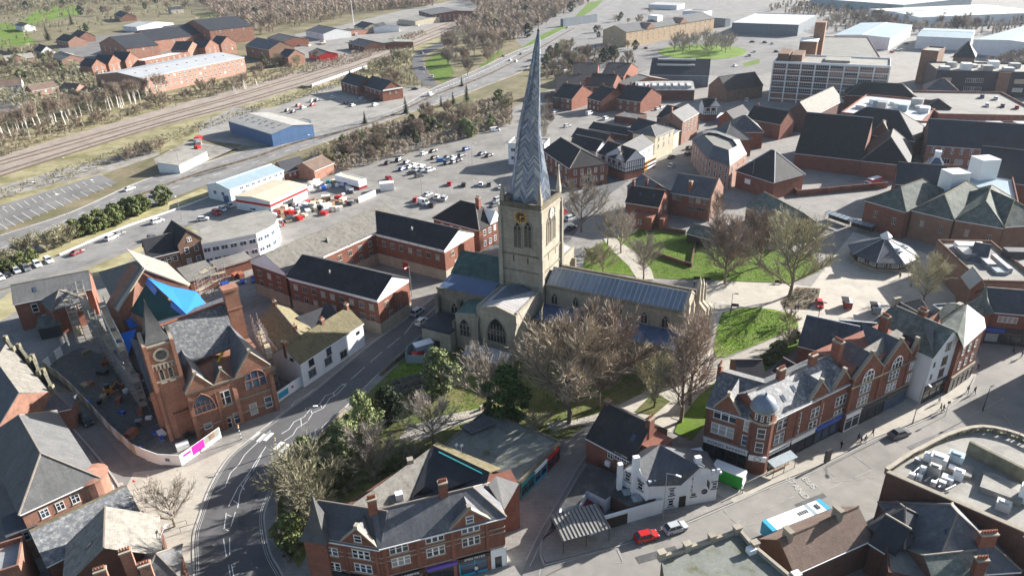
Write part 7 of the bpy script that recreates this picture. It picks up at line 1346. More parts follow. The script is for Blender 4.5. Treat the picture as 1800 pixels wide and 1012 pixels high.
b = plain('ring_road_shop', 'brick shops with a blue slate roof and banner, below the plant filled flat roof', 'shop', (1736, 545), (1830, 553), None, 8.6, 'gx', 3.4, 'brick', 'slate', D=9, ridge='stone_trim', win=[('f', .3, .55, 1, 6.6, 4, 1.6, 'o', dict(frame='white_paint'))])
fascia(b, 0, b.L, 3.2, 1.0, 'black_paint'); b.box('blue_banner', .3, -.35, 3.3, 4.6, -.24, 4.4, 'blue_paint'); b.box('notice_board', 1, -.4, .8, 3.6, -.3, 2.9, 'glass_pale')
m = MB(); m.lathe([(2.6, 0), (2.6, 8.4)], (-1.2, 1.2, 0), 8); t = b.part(m, 'turret', 'brick'); m = MB(); m.lathe([(3.2, 8.3), (1.9, 9.6), (.9, 11.3), (.3, 13.2), (.06, 14.6)], (-1.2, 1.2, 0), 8); m.tube((-1.2, 1.2, 14.4), (-1.2, 1.2, 16), .06, n=4); m.build('turret_roof', 'slate_green', t)
b = plain('plant_roof_shop', 'brick building with ducts and plant on its flat roof, beside the ring road', 'building', (1722, 497), (1830, 500), None, 8.4, 'flat', 0, 'brick_brown', 'felt', D=26, par=.8)
for k, (x, y, w_, d, h, mt) in enumerate(((2, 14, 3, 5, 1.6, 'steel'), (5.5, 9, 2.2, 9, 1.2, 'steel'), (9, 6, 1.2, 9, 1.4, 'sheet_grey'), (14, 5, 9, 7, .9, 'felt'), (13, 15, 10, 3, 2.2, 'slate_dark'), (6, 5, 3, 3, .8, 'glass_pale'), (3, 20, 7, 3, 1.6, 'white_paint'))): b.box('roof_plant', x, y, 8.4, x + w_, y + d, 8.4 + h, mt)
plain('slate_gable_shop', 'slate roofed shop with small dormers, left of the plant filled flat roof', 'shop', (1703, 470), (1730, 475), None, 7.4, 'gx', 3, 'brick_brown', 'slate', D=14)
plain('white_wedge_shop', 'narrow brick shop with a bright white roof slope, beside the ring road', 'shop', (1708, 505), (1735, 507), None, 7.8, 'gy', 2.4, 'brick_brown', 'lead_pale', D=7)
plain('corner_block', 'tall brick block beyond the right edge of the junction', 'building', (2050, 668), (2160, 664), None, 13, 'flat', 0, 'brick_dark', 'felt', D=26)
# ------------------------------------------------------------------ trees
def rib(mb, a, b, w, m=0):
 """a twig: a thin strip with its face turned at random"""
 d = b - a; n = d.cross(Vector((RT.uniform(-1, 1), RT.uniform(-1, 1), RT.uniform(-1, 1))))
 if n.length < 1e-5: return
 n = n.normalized() * w / 2; i = len(mb.v); mb.v += [tuple(a - n), tuple(a + n), tuple(b + n * .35), tuple(b - n * .35)]; mb.f.append((i, i + 1, i + 2, i + 3)); mb.m.append(m)
RT = random.Random(11)
def bare_tree(seed, h=10.0, spread=.5, trunk=.22, limbs=8, sub=6, tw=7, width=.05, up=.55, stem=.32, fork=2):
 """meshes of a leafless tree 10 m tall: trunk with limbs, and the crown of twigs"""
 global RT; RT = random.Random(seed); r = RT; t, c = MB(), MB(); R_ = h * spread
 def vary(d, k): return (d + Vector((r.uniform(-1, 1), r.uniform(-1, 1), r.uniform(-.6, .8))) * k).normalized()
 top = Vector((r.uniform(-.3, .3), r.uniform(-.3, .3), h * .72)); p0 = Vector((0, 0, -.2)); st = [p0]
 for k in range(1, 6): st.append(p0.lerp(top, k / 5) + Vector((r.uniform(-.12, .12), r.uniform(-.12, .12), 0)) * (k < 5))
 for k in range(5): t.tube(st[k], st[k + 1], trunk * (1 - k * .17), trunk * (1 - (k + 1) * .17) + .02, n=6, cap=False)
 for k in range(limbs):
  f = stem + (.98 - stem) * (k + r.random() * .6) / limbs; a = k * 2.4 + r.uniform(-.5, .5); b = p0.lerp(top, f)
  d = Vector((math.cos(a), math.sin(a), up + f * .7)).normalized(); ln = R_ * (1.15 - .55 * f) * r.uniform(.85, 1.15); q = b; rr = trunk * (.55 - .25 * f)
  for s in range(3):
   d2 = vary(d, .22); d2.z += .1; e = q + d2 * ln / 3; t.tube(q, e, rr * (1 - s * .28), rr * (1 - (s + 1) * .28) + .012, n=4, cap=False)
   for j in range(sub if s else max(1, sub // 2)):
    d3 = vary(d2, .85); l3 = ln * r.uniform(.28, .5); a3 = q.lerp(e, r.random()); m3 = a3 + d3 * l3 * .5; e3 = m3 + vary(d3, .35) * l3 * .5
    rib(c, a3, m3, width * 3.2); rib(c, m3, e3, width * 2.2)
    for x in range(tw):
     d4 = vary(d3, .75); d4.z += .12; l4 = h * r.uniform(.06, .12); a4 = a3.lerp(m3, r.random()) if x % 2 else m3.lerp(e3, r.random()); e4 = a4 + d4 * l4; rib(c, a4, e4, width)
     for y in range(fork): a5 = a4.lerp(e4, r.uniform(.2, .9)); rib(c, a5, a5 + vary(d4, .7) * l4 * .6, width * .8)
   q = e; d = d2
 return t, c
def leafy(seed, h=10.0, rx=.34, n=6500, shape='round', size=.27, base=.08):
 r = random.Random(seed); t, c = MB(), MB(); t.tube((0, 0, -.2), (0, 0, h * .6), .22, .06, n=6)
 for k in range(6): a = k * 1.05; t.tube((0, 0, h * (.2 + .06 * k)), (math.cos(a) * h * rx * .7, math.sin(a) * h * rx * .7, h * (.35 + .08 * k)), .09, .03, n=4)
 cl = []
 for k in range(70):
  z = r.uniform(base, .97); f = (math.sin(math.pi * min(1, (z - base) / (1 - base) * .82 + .14)) if shape == 'round' else (1.04 - z) * 1.05 if shape == 'cone' else .9); a = r.uniform(0, 6.28); q = math.sqrt(r.random()) * .95
  cl.append((Vector((math.cos(a) * f * q * rx * h, math.sin(a) * f * q * rx * h, z * h)), r.uniform(.05, .12) * h))
 for k in range(n):
  p, s = cl[r.randrange(70)]; o = Vector((r.gauss(0, 1), r.gauss(0, 1), r.gauss(0, .8))).normalized() * s * r.uniform(.5, 1.1); p = p + o
  if p.z < .15: continue
  u = Vector((r.uniform(-1, 1), r.uniform(-1, 1), r.uniform(-1, 1))).normalized(); v = u.cross(o).normalized() if u.cross(o).length > 1e-4 else u.orthogonal(); z_ = size * r.uniform(.6, 1.3)
  i = len(c.v); c.v += [tuple(p - u * z_), tuple(p + v * z_ * .6), tuple(p + u * z_), tuple(p - v * z_ * .6)]; c.f.append((i, i + 1, i + 2, i + 3)); c.m.append(0)
 return t, c
def conifer(seed, h=10.0, w=.22):
 r = random.Random(seed); t, c = MB(), MB(); t.tube((0, 0, -.2), (0, 0, h * .97), .2, .03, n=6)
 for k in range(30):
  z = h * (.08 + .9 * k / 30); R_ = h * w * (1.05 - k / 30) * r.uniform(.75, 1.1)
  for j in range(9):
   a = r.uniform(0, 6.28); tip = Vector((math.cos(a) * R_, math.sin(a) * R_, z - R_ * .25)); b = Vector((0, 0, z + .1)); s = Vector((-math.sin(a), math.cos(a), 0)) * R_ * .2
   for g in range(4): q = b.lerp(tip, .25 + .25 * g); e = Vector((r.uniform(-.1, .1), r.uniform(-.1, .1), r.uniform(-.15, .1))); c.face([q - s * (1.1 - g * .2) + e, q + (tip - b) * .22, q + s * (1.1 - g * .2) + e, q - (tip - b) * .1 + Vector((0, 0, .12))])
 return t, c
KIND = {}
def kind(code, name, tc, bark, leaf):
 KIND.setdefault(code, []).append((name, tc[0].mesh('trunk', bark), tc[1].mesh('crown', leaf)))
for s in (1, 2): kind('D', 'bare_tree', bare_tree(s, spread=.56, limbs=13, sub=8, tw=8, width=.065, up=.55, stem=.24, fork=3), 'bark', 'twig_tan')
for s in (3, 4): kind('R', 'bare_tree', bare_tree(s, spread=.54, limbs=13, sub=8, tw=10, width=.07, up=.55, stem=.24, fork=3), 'bark', 'twig_red')
for s in (5, 6): kind('A', 'bare_tree', bare_tree(s, spread=.56, limbs=11, sub=7, tw=8, width=.055, up=.5, stem=.24), 'bark', 'twig_grey')
for s in (7, 8): kind('T', 'bare_tree', bare_tree(s, spread=.56, limbs=11, sub=7, tw=9, width=.065, up=.45, stem=.2, fork=3), 'bark', 'twig_olive')
kind('P', 'bare_tree', bare_tree(9, spread=.24, trunk=.16, limbs=14, sub=4, tw=5, width=.045, up=.8, stem=.2), 'bark', 'twig_red')
for s in (21, 22): kind('B', 'birch_tree', bare_tree(s, spread=.22, trunk=.2, limbs=9, sub=4, tw=5, width=.05, up=1.0, stem=.5), 'bark_birch', 'twig_red')
for s in (31, 32): kind('N', 'bare_bush', bare_tree(s, h=10, spread=.75, trunk=.3, limbs=9, sub=7, tw=9, width=.16, up=.5, stem=.06), 'bark', 'twig_tan')
for s in (33, 34): kind('M', 'bare_bush', bare_tree(s, h=10, spread=.75, trunk=.3, limbs=9, sub=7, tw=9, width=.16, up=.5, stem=.06), 'bark', 'twig_olive')
for s in (41, 42): kind('E', 'evergreen_tree', leafy(s, rx=.36), 'bark', 'leaf_olive')
for s in (43, 44): kind('G', 'evergreen_tree', leafy(s, rx=.38, n=5200), 'bark', 'leaf_green')
kind('K', 'evergreen_tree', leafy(45, rx=.4, n=4800), 'bark', 'leaf_dark')
for s in (46, 47): kind('U', 'evergreen_bush', leafy(s, rx=.55, n=4200, size=.46, base=.02), 'bark', 'leaf_ivy')
for s in (51, 52): kind('C', 'conifer_tree', conifer(s), 'bark', 'leaf_dark')
TN = [0]
def tree(code, px, py, h, label, group=None, sx=1.0, z=0.0):
 TN[0] += 1; v = KIND[code][TN[0] % len(KIND[code])]; g = G(px, py, z); cat = 'bush' if 'bush' in v[0] else 'tree'
 o = thing(v[0], label, cat, g, TN[0] * 2.39, group); s = h / 10; o.scale = (s * sx, s * sx, s)
 add('trunk', v[1], o); add('crown', v[2], o); return o
for a in [('D', 1000, 744, 22, 'largest bare tree, in front of the church nave'), ('R', 1052, 716, 20, 'reddish bare tree in front of the church aisle, right of the largest one'), ('G', 893, 748, 14, 'dense dark green evergreen tree, below the church transept'),
          ('A', 862, 722, 14, 'grey bare tree with pale branches, in front of the transept window'), ('E', 776, 694, 11.5, 'olive evergreen tree beside the grave slabs'), ('K', 684, 742, 8.5, 'dark evergreen tree between the road and the grave slabs'), ('E', 641, 776, 11, 'pale olive evergreen tree beside the zigzag road lines'),
          ('E', 607, 808, 9, 'smaller pale evergreen tree, nearer the zebra crossing'), ('E', 537, 826, 7.5, 'low evergreen tree at the corner of the zebra crossing'), ('T', 548, 930, 15, 'broad yellowish bare tree above the corner turret'), ('A', 652, 846, 11, 'grey bare tree behind the red brick shop row'), ('A', 762, 778, 10.5, 'bare tree with spreading limbs beside the churchyard path'),
          ('U', 515, 955, 6, 'ivy covered bush at the kerb below the yellowish bare tree'), ('T', 1150, 716, 12.5, 'small bare tree with a clear trunk in the grass triangle'), ('P', 1196, 742, 25, 'tall narrow bare tree at the west end of the church, nearer one'), ('P', 1213, 712, 25, 'tall narrow bare tree at the west end of the church, farther one'),
          ('T', 1387, 520, 21, 'great bare tree with a thick trunk beside the flower bed'), ('R', 1274, 499, 17, 'dark bare tree on the lawn, right of the shadow'), ('A', 1131, 492, 12, 'pale bare tree behind the nave roof'), ('T', 1060, 480, 8, 'small yellowish bare tree behind the far transept'), ('T', 1040, 474, 7, 'smallest yellowish tree against the far transept'), ('A', 1092, 445, 13, 'grey bare tree between the path and the villa'), ('A', 1068, 430, 11, 'low grey bare tree beside the dark parked car'),
          ('A', 1022, 408, 17, 'tall bare tree behind the clock tower'), ('P', 1258, 404, 15, 'bare larch with level branches beside the institute'), ('R', 1335, 470, 15, 'bare tree on the lawn in front of the green roofed hall'), ('T', 1622, 532, 12, 'yellowish bare street tree on the square'), ('A', 308, 925, 9.5, 'pale bare street tree on the forecourt'), ('N', 1384, 572, 3.6, 'round purple bare bush on the lawn'),
          ('U', 1350, 640, 3.6, 'evergreen bush nearest the shed behind the corner shop'), ('U', 1368, 626, 4.2, 'evergreen bush in the middle of the path border'), ('M', 1384, 610, 4, 'yellowish bush at the far end of the path border'), ('U', 1395, 600, 3.2, 'small bush under the slate hall gable'), ('M', 942, 770, 5, 'yellowish bush beside the dark evergreen'), ('U', 726, 700, 2.5, 'low bush beside the grave slabs'), ('U', 560, 870, 6, 'dark bush under the yellowish bare tree'), ('U', 600, 850, 5, 'dark bush between the two bare trees by the road'), ('U', 700, 830, 4, 'dark bush behind the brick shop row')]: tree(*a)
def scatter(codes, poly, n, h0, h1, label, group, seed, sx=1.0):
 r = random.Random(seed); P = [G(*p) for p in poly]; P = ccw([(p.x, p.y) for p in P]); xs = [p[0] for p in P]; ys = [p[1] for p in P]; k = 0
 def inside(x, y):
  c = False
  for (x0, y0), (x1, y1) in zip(P, P[1:] + P[:1]):
   if (y0 > y) != (y1 > y) and x < (x1 - x0) * (y - y0) / (y1 - y0) + x0: c = not c
  return c
 pts = []
 while len(pts) < n and k < 20000:
  k += 1; x, y = r.uniform(min(xs), max(xs)), r.uniform(min(ys), max(ys))
  if inside(x, y): pts.append((x, y))
 for x, y in pts:
  TN[0] += 1; cd = codes[r.randrange(len(codes))]; v = KIND[cd][r.randrange(len(KIND[cd]))]; w = {'C': 'dark conifer', 'G': 'dark green evergreen', 'K': 'dark evergreen', 'E': 'olive evergreen', 'B': 'white stemmed birch', 'U': 'green bush', 'N': 'bare brown bush', 'M': 'bare yellowish bush', 'R': 'reddish bare tree', 'A': 'grey bare tree', 'T': 'yellowish bare tree', 'D': 'tan bare tree'}[cd]
  o = thing(v[0], w + ' ' + label, 'bush' if 'bush' in v[0] else 'tree', (x, y, 0), r.uniform(0, 6.28), w + 's ' + group); s = r.uniform(h0, h1) / 10; o.scale = (s * sx, s * sx, s); add('trunk', v[1], o); add('crown', v[2], o)
def line(codes, pts, n, h0, h1, label, group, seed, jit=2.0):
 r = random.Random(seed); P = smooth_px(pts, 8)
 for k in range(n):
  f = (k + r.random()) / n * (len(P) - 1); p = P[int(f)].lerp(P[min(int(f) + 1, len(P) - 1)], f % 1) + Vector((r.uniform(-jit, jit), r.uniform(-jit, jit), 0)); TN[0] += 1; cd = codes[r.randrange(len(codes))]; v = KIND[cd][r.randrange(len(KIND[cd]))]
  o = thing(v[0], label, 'bush' if 'bush' in v[0] else 'tree', p, r.uniform(0, 6.28), group); s = r.uniform(h0, h1) / 10; o.scale = (s, s, s); add('trunk', v[1], o); add('crown', v[2], o)
line('B', [(-10, 252), (60, 232), (140, 208), (220, 186), (285, 168)], 44, 13, 18, 'white stemmed bare birch in the row beside the railway', 'birches beside the railway', 1, 5)
line('B', [(400, 165), (450, 150)], 6, 9, 12, 'slender birch at the foot of the long barrel roofed flats', 'birches below the flats', 2, 4)
line('N', [(0, 262), (100, 232), (200, 208), (290, 182), (350, 165), (440, 145)], 26, 4, 7, 'brown scrub bush on the bank under the birches', 'scrub on the railway bank', 3, 5)
line('U', [(138, 418), (170, 406), (205, 391), (240, 376), (285, 358)], 13, 6, 7.5, 'olive green hedge bush between the dual carriageway and the lane', 'hedge by the dual carriageway', 4, 1.5)
line('M', [(-10, 476), (40, 456), (90, 438), (130, 424)], 9, 4, 6, 'straggly bush at the left end of the roadside hedge', 'straggly roadside bushes', 5, 1.5)
line('U', [(0, 482), (20, 474), (62, 456)], 4, 4, 5, 'green bush above the row of parked cars', 'bushes above the parked cars', 6, 1)
line('N', [(230, 285), (262, 270), (285, 262)], 7, 4, 6, 'tangled bare bush on the waste ground beside the shed', 'bushes on the waste ground', 7, 4)
line('N', [(420, 345), (445, 338)], 3, 3, 4.5, 'brown bush beside the white warehouse', 'bushes by the warehouse', 8, 2)
scatter('DDTRUE', [(570, 292), (640, 240), (700, 222), (800, 195), (890, 180), (895, 215), (850, 240), (760, 262), (680, 268), (640, 290), (590, 300)], 46, 5, 9, 'in the belt between the dual carriageway and the car park', 'of the belt by the car park', 9)
scatter('UK', [(560, 285), (600, 262), (680, 240), (780, 218), (830, 205), (840, 222), (700, 262), (610, 296)], 14, 4, 7, 'among the bare trees of the car park belt', 'of the car park belt', 10)
for k, (x, y, h) in enumerate(((714, 200, 10), (821, 182, 12), (642, 217, 7), (731, 252, 9), (776, 186, 6), (797, 184, 8), (812, 152, 7))): tree('C', x, y, h, 'dark conifer beside the near kerb of the dual carriageway', 'conifers by the dual carriageway')
scatter('RDA', [(782, 75), (830, 62), (870, 72), (885, 95), (850, 128), (800, 140), (785, 110)], 30, 9, 13, 'in the round copse inside the slip road', 'of the slip road copse', 11)
scatter('NM', [(655, 120), (700, 95), (725, 90), (722, 130), (700, 150), (650, 140)], 14, 5, 8, 'between the railway bridge and the slip road', 'by the slip road', 12)
scatter('TTRDUE', [(0, 108), (60, 88), (110, 110), (150, 138), (110, 150), (40, 142), (0, 135)], 24, 6, 10, 'among the houses at the left edge', 'among the left houses', 13)
scatter('RTDDK', [(-30, 20), (30, 5), (200, -4), (350, -2), (350, 18), (240, 30), (150, 34), (40, 24)], 46, 8, 13, 'in the gardens along the top left', 'of the top left gardens', 14)
for x, y, h, l in ((86, 72, 17, 'tall dark conifer above the white bungalow'), (127, 44, 16, 'tall dark conifer beside the green field'), (152, 56, 9, 'dark evergreen mound by the white flat roof'), (112, 130, 8, 'round evergreen beside the mill flats'), (465, 118, 9, 'dark evergreen beside the brown mill'), (30, 110, 7, 'dark evergreen at the far left')): tree('C' if h > 12 else 'G', x, y, h, l)
scatter('AT', [(235, 86), (300, 72), (330, 78), (250, 96)], 9, 6, 8, 'in front of the mill blocks', 'below the mill blocks', 15)
scatter('RDTN', [(430, 125), (470, 118), (520, 105), (600, 92), (560, 108), (460, 140)], 14, 5, 9, 'on the bank above the railway', 'above the railway', 16)
scatter('RRDAK', [(345, 8), (450, -4), (620, -8), (620, 18), (520, 38), (470, 55), (380, 45)], 44, 10, 15, 'at the edge of the big wood', 'of the big wood edge', 17)
scatter('RDAK', [(800, 45), (880, 20), (1010, -5), (1030, 8), (960, 50), (900, 80), (870, 65)], 40, 9, 13, 'in the wood beyond the dual carriageway', 'of the far wood', 18)
scatter('DTKRE', [(955, 128), (965, 100), (1000, 78), (1050, 92), (1110, 100), (1120, 118), (1060, 118), (990, 132)], 24, 7, 11, 'between the dual carriageway and the terraces', 'behind the terraces', 19)
scatter('AR', [(955, 205), (960, 180), (1005, 165), (1020, 178), (990, 195), (970, 235), (955, 250)], 13, 5, 8, 'beside the small car park right of the spire', 'by the small car park', 20)
for k, (x, y) in enumerate(((1185, 92), (1200, 96), (1212, 88), (1225, 86), (1239, 80), (1250, 90), (1259, 86), (1268, 91), (1275, 94), (1283, 88), (1195, 84), (1245, 98))): tree('A', x, y, 12, 'grey bare tree on the roundabout lawn', 'roundabout trees')
scatter('RA', [(1430, 50), (1480, 30), (1600, 36), (1720, 48), (1720, 62), (1580, 60), (1470, 55)], 26, 8, 11, 'in the strip between the retail sheds', 'of the retail strip', 21)
scatter('AD', [(1730, 105), (1800, 100), (1830, 116), (1740, 118)], 6, 7, 9, 'behind the dark offices', 'behind the dark offices', 22)
scatter('KTN', [(1010, 62), (1060, 30), (1150, 22), (1160, 40), (1145, 75), (1105, 95), (1060, 80)], 15, 5, 8, 'around the hotel', 'around the hotel', 23)
def mass(name, poly, n, h, w, mat, seed, per=46, wid=.22):
 r = random.Random(seed); P = ccw([tuple(G(*p)[:2]) for p in poly]); xs = [p[0] for p in P]; ys = [p[1] for p in P]; mb = MB(); k = c = 0
 while c < n and k < 60000:
  k += 1; x, y = r.uniform(min(xs), max(xs)), r.uniform(min(ys), max(ys)); ins = False
  for (x0, y0), (x1, y1) in zip(P, P[1:] + P[:1]):
   if (y0 > y) != (y1 > y) and x < (x1 - x0) * (y - y0) / (y1 - y0) + x0: ins = not ins
  if not ins: continue
  c += 1; hh = h * r.uniform(.6, 1.2)
  for j in range(per):
   a = r.uniform(0, 6.28); f = r.random(); p = Vector((x, y, hh * (.15 + .55 * f))); d = Vector((math.cos(a) * w * hh, math.sin(a) * w * hh, hh * r.uniform(.15, .4))) * r.uniform(.5, 1)
   n_ = Vector((-d.y, d.x, r.uniform(-1, 1))).normalized() * wid; i = len(mb.v); mb.v += [tuple(p - n_), tuple(p + n_), tuple(p + d)]; mb.f.append((i, i + 1, i + 2)); mb.m.append(0)
 return struct(mb.build(name, mat), 'stuff')
mass('woodland', [(350, 2), (620, -14), (780, -20), (760, 14), (620, 20), (520, 40), (400, 44)], 1700, 14, .4, 'twig_red', 1, 70, .3)
mass('woodland', [(780, -18), (1060, -18), (1020, 0), (960, 40), (890, 78), (810, 55), (850, 20)], 1700, 12, .4, 'twig_tan', 2, 70, .28)
mass('woodland', [(-200, 10), (340, -18), (340, 4), (140, 8), (0, 30), (-200, 60)], 1300, 12, .4, 'twig_olive', 3, 70, .32)
mass('woodland', [(1420, 58), (1480, 28), (1760, 40), (1900, 45), (1900, 60), (1700, 66)], 420, 9, .3, 'twig_grey', 4, 60, .22)
mass('woodland', [(330, 54), (430, 20), (620, 0), (760, -8), (770, 8), (640, 26), (540, 46), (470, 62), (400, 64)], 800, 13, .4, 'twig_tan', 21, 70, .24)
mass('woodland', [(790, 52), (880, 5), (1000, -12), (1040, 5), (965, 40), (890, 86), (820, 62)], 700, 11, .4, 'twig_red', 22, 70, .22)
mass('woodland', [(-40, 130), (0, 95), (80, 84), (160, 56), (240, 36), (340, 25), (340, 6), (200, 4), (-40, 20)], 260, 8, .45, 'twig_olive', 23, 70, .22)
mass('woodland', [(1330, 16), (1440, 6), (1600, 24), (1590, 34), (1420, 34)], 220, 8, .4, 'twig_tan', 24, 70, .24)
mass('woodland', [(1725, 118), (1800, 95), (1900, 110), (1830, 124)], 60, 8, .4, 'twig_grey', 25, 70, .2)
mass('woodland', [(-600, -60), (2400, -90), (2400, -40), (1300, -30), (700, -25), (-600, 0)], 1300, 18, .45, 'twig_grey', 5, 60, .5)
mass('scrub', [(-60, 285), (100, 225), (300, 175), (450, 132), (600, 100), (740, 55), (750, 62), (620, 112), (450, 150), (300, 190), (100, 245), (-60, 300)], 900, 3.4, .5, 'twig_tan', 6, 34, .14)
mass('scrub', [(-60, 355), (100, 300), (280, 240), (420, 195), (560, 152), (640, 125), (640, 140), (560, 165), (400, 215), (280, 262), (100, 322), (-60, 372)], 600, 2.2, .6, 'twig_olive', 7, 26, .12)
mass('scrub', [(540, 275), (640, 232), (760, 212), (900, 165), (900, 220), (760, 262), (600, 305)], 1100, 4.2, .45, 'twig_tan', 8, 44, .12)
mass('scrub', [(500, 850), (560, 790), (640, 780), (760, 790), (700, 830), (600, 880), (520, 990)], 190, 2.2, .5, 'twig_olive', 9, 40, .06)
mass('flower_bed_plants', [(1376, 532), (1402, 508), (1440, 510), (1420, 543), (1380, 541)], 170, .7, .6, 'leaf_ivy', 10, 20, .05)
mass('scrub', [(-10, 100), (70, 85), (160, 130), (240, 160), (300, 165), (150, 205), (0, 245)], 700, 7, .4, 'twig_olive', 11, 60, .2)
mass('scrub', [(650, 122), (700, 92), (728, 88), (724, 132), (745, 158), (700, 152)], 260, 4.5, .45, 'twig_olive', 12, 50, .14)
mass('scrub', [(950, 140), (970, 95), (1050, 85), (1120, 112), (1060, 122), (985, 140)], 260, 5, .4, 'twig_tan', 13, 50, .2)
def blades(poly, n, mat, seed, h=.22):
 r = random.Random(seed); P = ccw([tuple(G(*p)[:2]) for p in poly]); xs = [p[0] for p in P]; ys = [p[1] for p in P]; mb = MB(); c = 0
 for k in range(n * 3):
  x, y = r.uniform(min(xs), max(xs)), r.uniform(min(ys), max(ys)); ins = False
  for (x0, y0), (x1, y1) in zip(P, P[1:] + P[:1]):
   if (y0 > y) != (y1 > y) and x < (x1 - x0) * (y - y0) / (y1 - y0) + x0: ins = not ins
  if not ins: continue
  a = r.uniform(0, 6.28); q = h * .4 * r.uniform(.4, 1.3); i = len(mb.v); mb.v += [(x - math.cos(a) * .14, y - math.sin(a) * .14, .16), (x + math.cos(a) * .14, y + math.sin(a) * .14, .16), (x + r.uniform(-.1, .1), y + r.uniform(-.1, .1), .16 + q)]; mb.f.append((i, i + 1, i + 2)); mb.m.append(0); c += 1
  if c >= n: break
 return struct(mb.build('grass', mat), 'stuff')
blades([(1030, 472), (1040, 440), (1100, 410), (1130, 405), (1240, 420), (1330, 438), (1428, 450), (1436, 478), (1390, 496), (1185, 490)], 14000, 'grass', 1)
blades([(1268, 553), (1300, 545), (1332, 542), (1396, 557), (1402, 573), (1345, 599), (1276, 626), (1258, 620), (1260, 580)], 7000, 'grass', 2)
blades([(772, 578), (690, 652), (612, 728), (566, 770), (514, 832), (490, 890), (560, 920), (770, 788), (1000, 768), (1080, 712), (1190, 668), (1195, 610), (1000, 570)], 22000, 'grass_dull', 3, .3)
# ------------------------------------------------------------------ vehicles
CARM = {}
def car_parts(kind, col):
 key = (kind, col)
 if key in CARM: return CARM[key]
 L, W, H, hood, f0, f1, r1, r0 = {'hatch': (4.1, 1.75, 1.5, .92, .95, 1.6, 3.35, 3.95), 'saloon': (4.6, 1.8, 1.45, .92, 1.1, 1.85, 3.3, 4.0), 'suv': (4.6, 1.9, 1.7, 1.05, 1.0, 1.6, 3.9, 4.45), 'van': (5.2, 2.0, 2.2, 1.15, .7, 1.35, 5.0, 5.15)}[kind]
 b, g = MB(), MB(); w = W / 2; x0 = -L / 2
 sec = [(0, .38, .62, .8), (.12, .25, .72, .94), (f0, .22, hood, 1), (r0, .22, hood + .04, 1), (L - .1, .25, hood + (0 if kind != 'saloon' else -.04), .96), (L, .4, .7, .84)]
 rings = []
 for x, z0, z1, k in sec: rings.append([(x0 + x, -w * k, z0), (x0 + x, w * k, z0), (x0 + x, w * k, z1 - .12), (x0 + x, w * k * .92, z1), (x0 + x, -w * k * .92, z1), (x0 + x, -w * k, z1 - .12)])
 for a, c in zip(rings, rings[1:]):
  for k in range(6): b.face([a[k], a[(k + 1) % 6], c[(k + 1) % 6], c[k]][::-1])
 b.face(rings[0]); b.face(rings[-1][::-1])
 q = [(x0 + f0, -w * .9, hood - .02), (x0 + f0, w * .9, hood - .02), (x0 + r0, w * .9, hood), (x0 + r0, -w * .9, hood)]; t = [(x0 + f1, -w * .72, H - .05), (x0 + f1, w * .72, H - .05), (x0 + r1, w * .72, H - .05), (x0 + r1, -w * .72, H - .05)]
 g.hexa([q[0], q[3], q[2], q[1]], [t[0], t[3], t[2], t[1]]); b.hexa([t[0], t[3], t[2], t[1]], [(p[0], p[1] * .96, H) for p in (t[0], t[3], t[2], t[1])])
 for s in (-1, 1):
  for u in (.0, .5, 1.0): a = Vector(q[0]).lerp(Vector(q[3]), u * .98 + .01); e = Vector(t[0]).lerp(Vector(t[3]), u); a.y = s * abs(a.y) * 1.01; e.y = s * abs(e.y) * 1.01; b.tube(a, e, .05, n=4)
  b.box(x0 + f0 + .35, s * (w + .08) - .07, hood - .02, x0 + f0 + .55, s * (w + .08) + .07, hood + .14)
 if kind == 'van': b.box(x0 + f1 + 1.1, -w * .93, hood - .05, x0 + L - .06, w * .93, H - .02)
 wh = MB(); wh.tube((0, -.11, 0), (0, .11, 0), .32, n=12); wh.tube((0, -.12, 0), (0, .12, 0), .18, n=10, m=1)
 hl = MB(); hl.box(-.05, -.2, -.08, .05, .2, .08)
 r = (b.mesh('body', 'car ' + col), g.mesh('windows', 'glass'), wh.mesh('wheel', ['rubber', 'steel']), hl.mesh('headlight', 'clock_white'), hl.mesh('tail_light', 'red_paint'), (L, W)); CARM[key] = r; return r
HD = {}
def car(kind, col, px, py, dx, dy, label, group=None, z=0.1, small=False):
 g = G(px, py, z); e = G(px + dx, py + dy, z); an = math.atan2(e.y - g.y, e.x - g.x) + math.pi; b, gl, wh, hl, tl, (L, W) = car_parts(kind, col)
 o = thing({'hatch': 'car', 'saloon': 'car', 'suv': 'car', 'van': 'van'}[kind], label, 'van' if kind == 'van' else 'car', g, an, group); add('body', b, o); add('windows', gl, o)
 if small: return o
 for x in (-L * .31, L * .31):
  for s in (-1, 1): add('wheel', wh, o, (x, s * (W / 2 - .1), .32))
 for s in (-1, 1): add('headlight', hl, o, (-L / 2 + .1, s * W * .36, .66)); add('tail_light', tl, o, (L / 2 - .06, s * W * .36, .78))
 return o
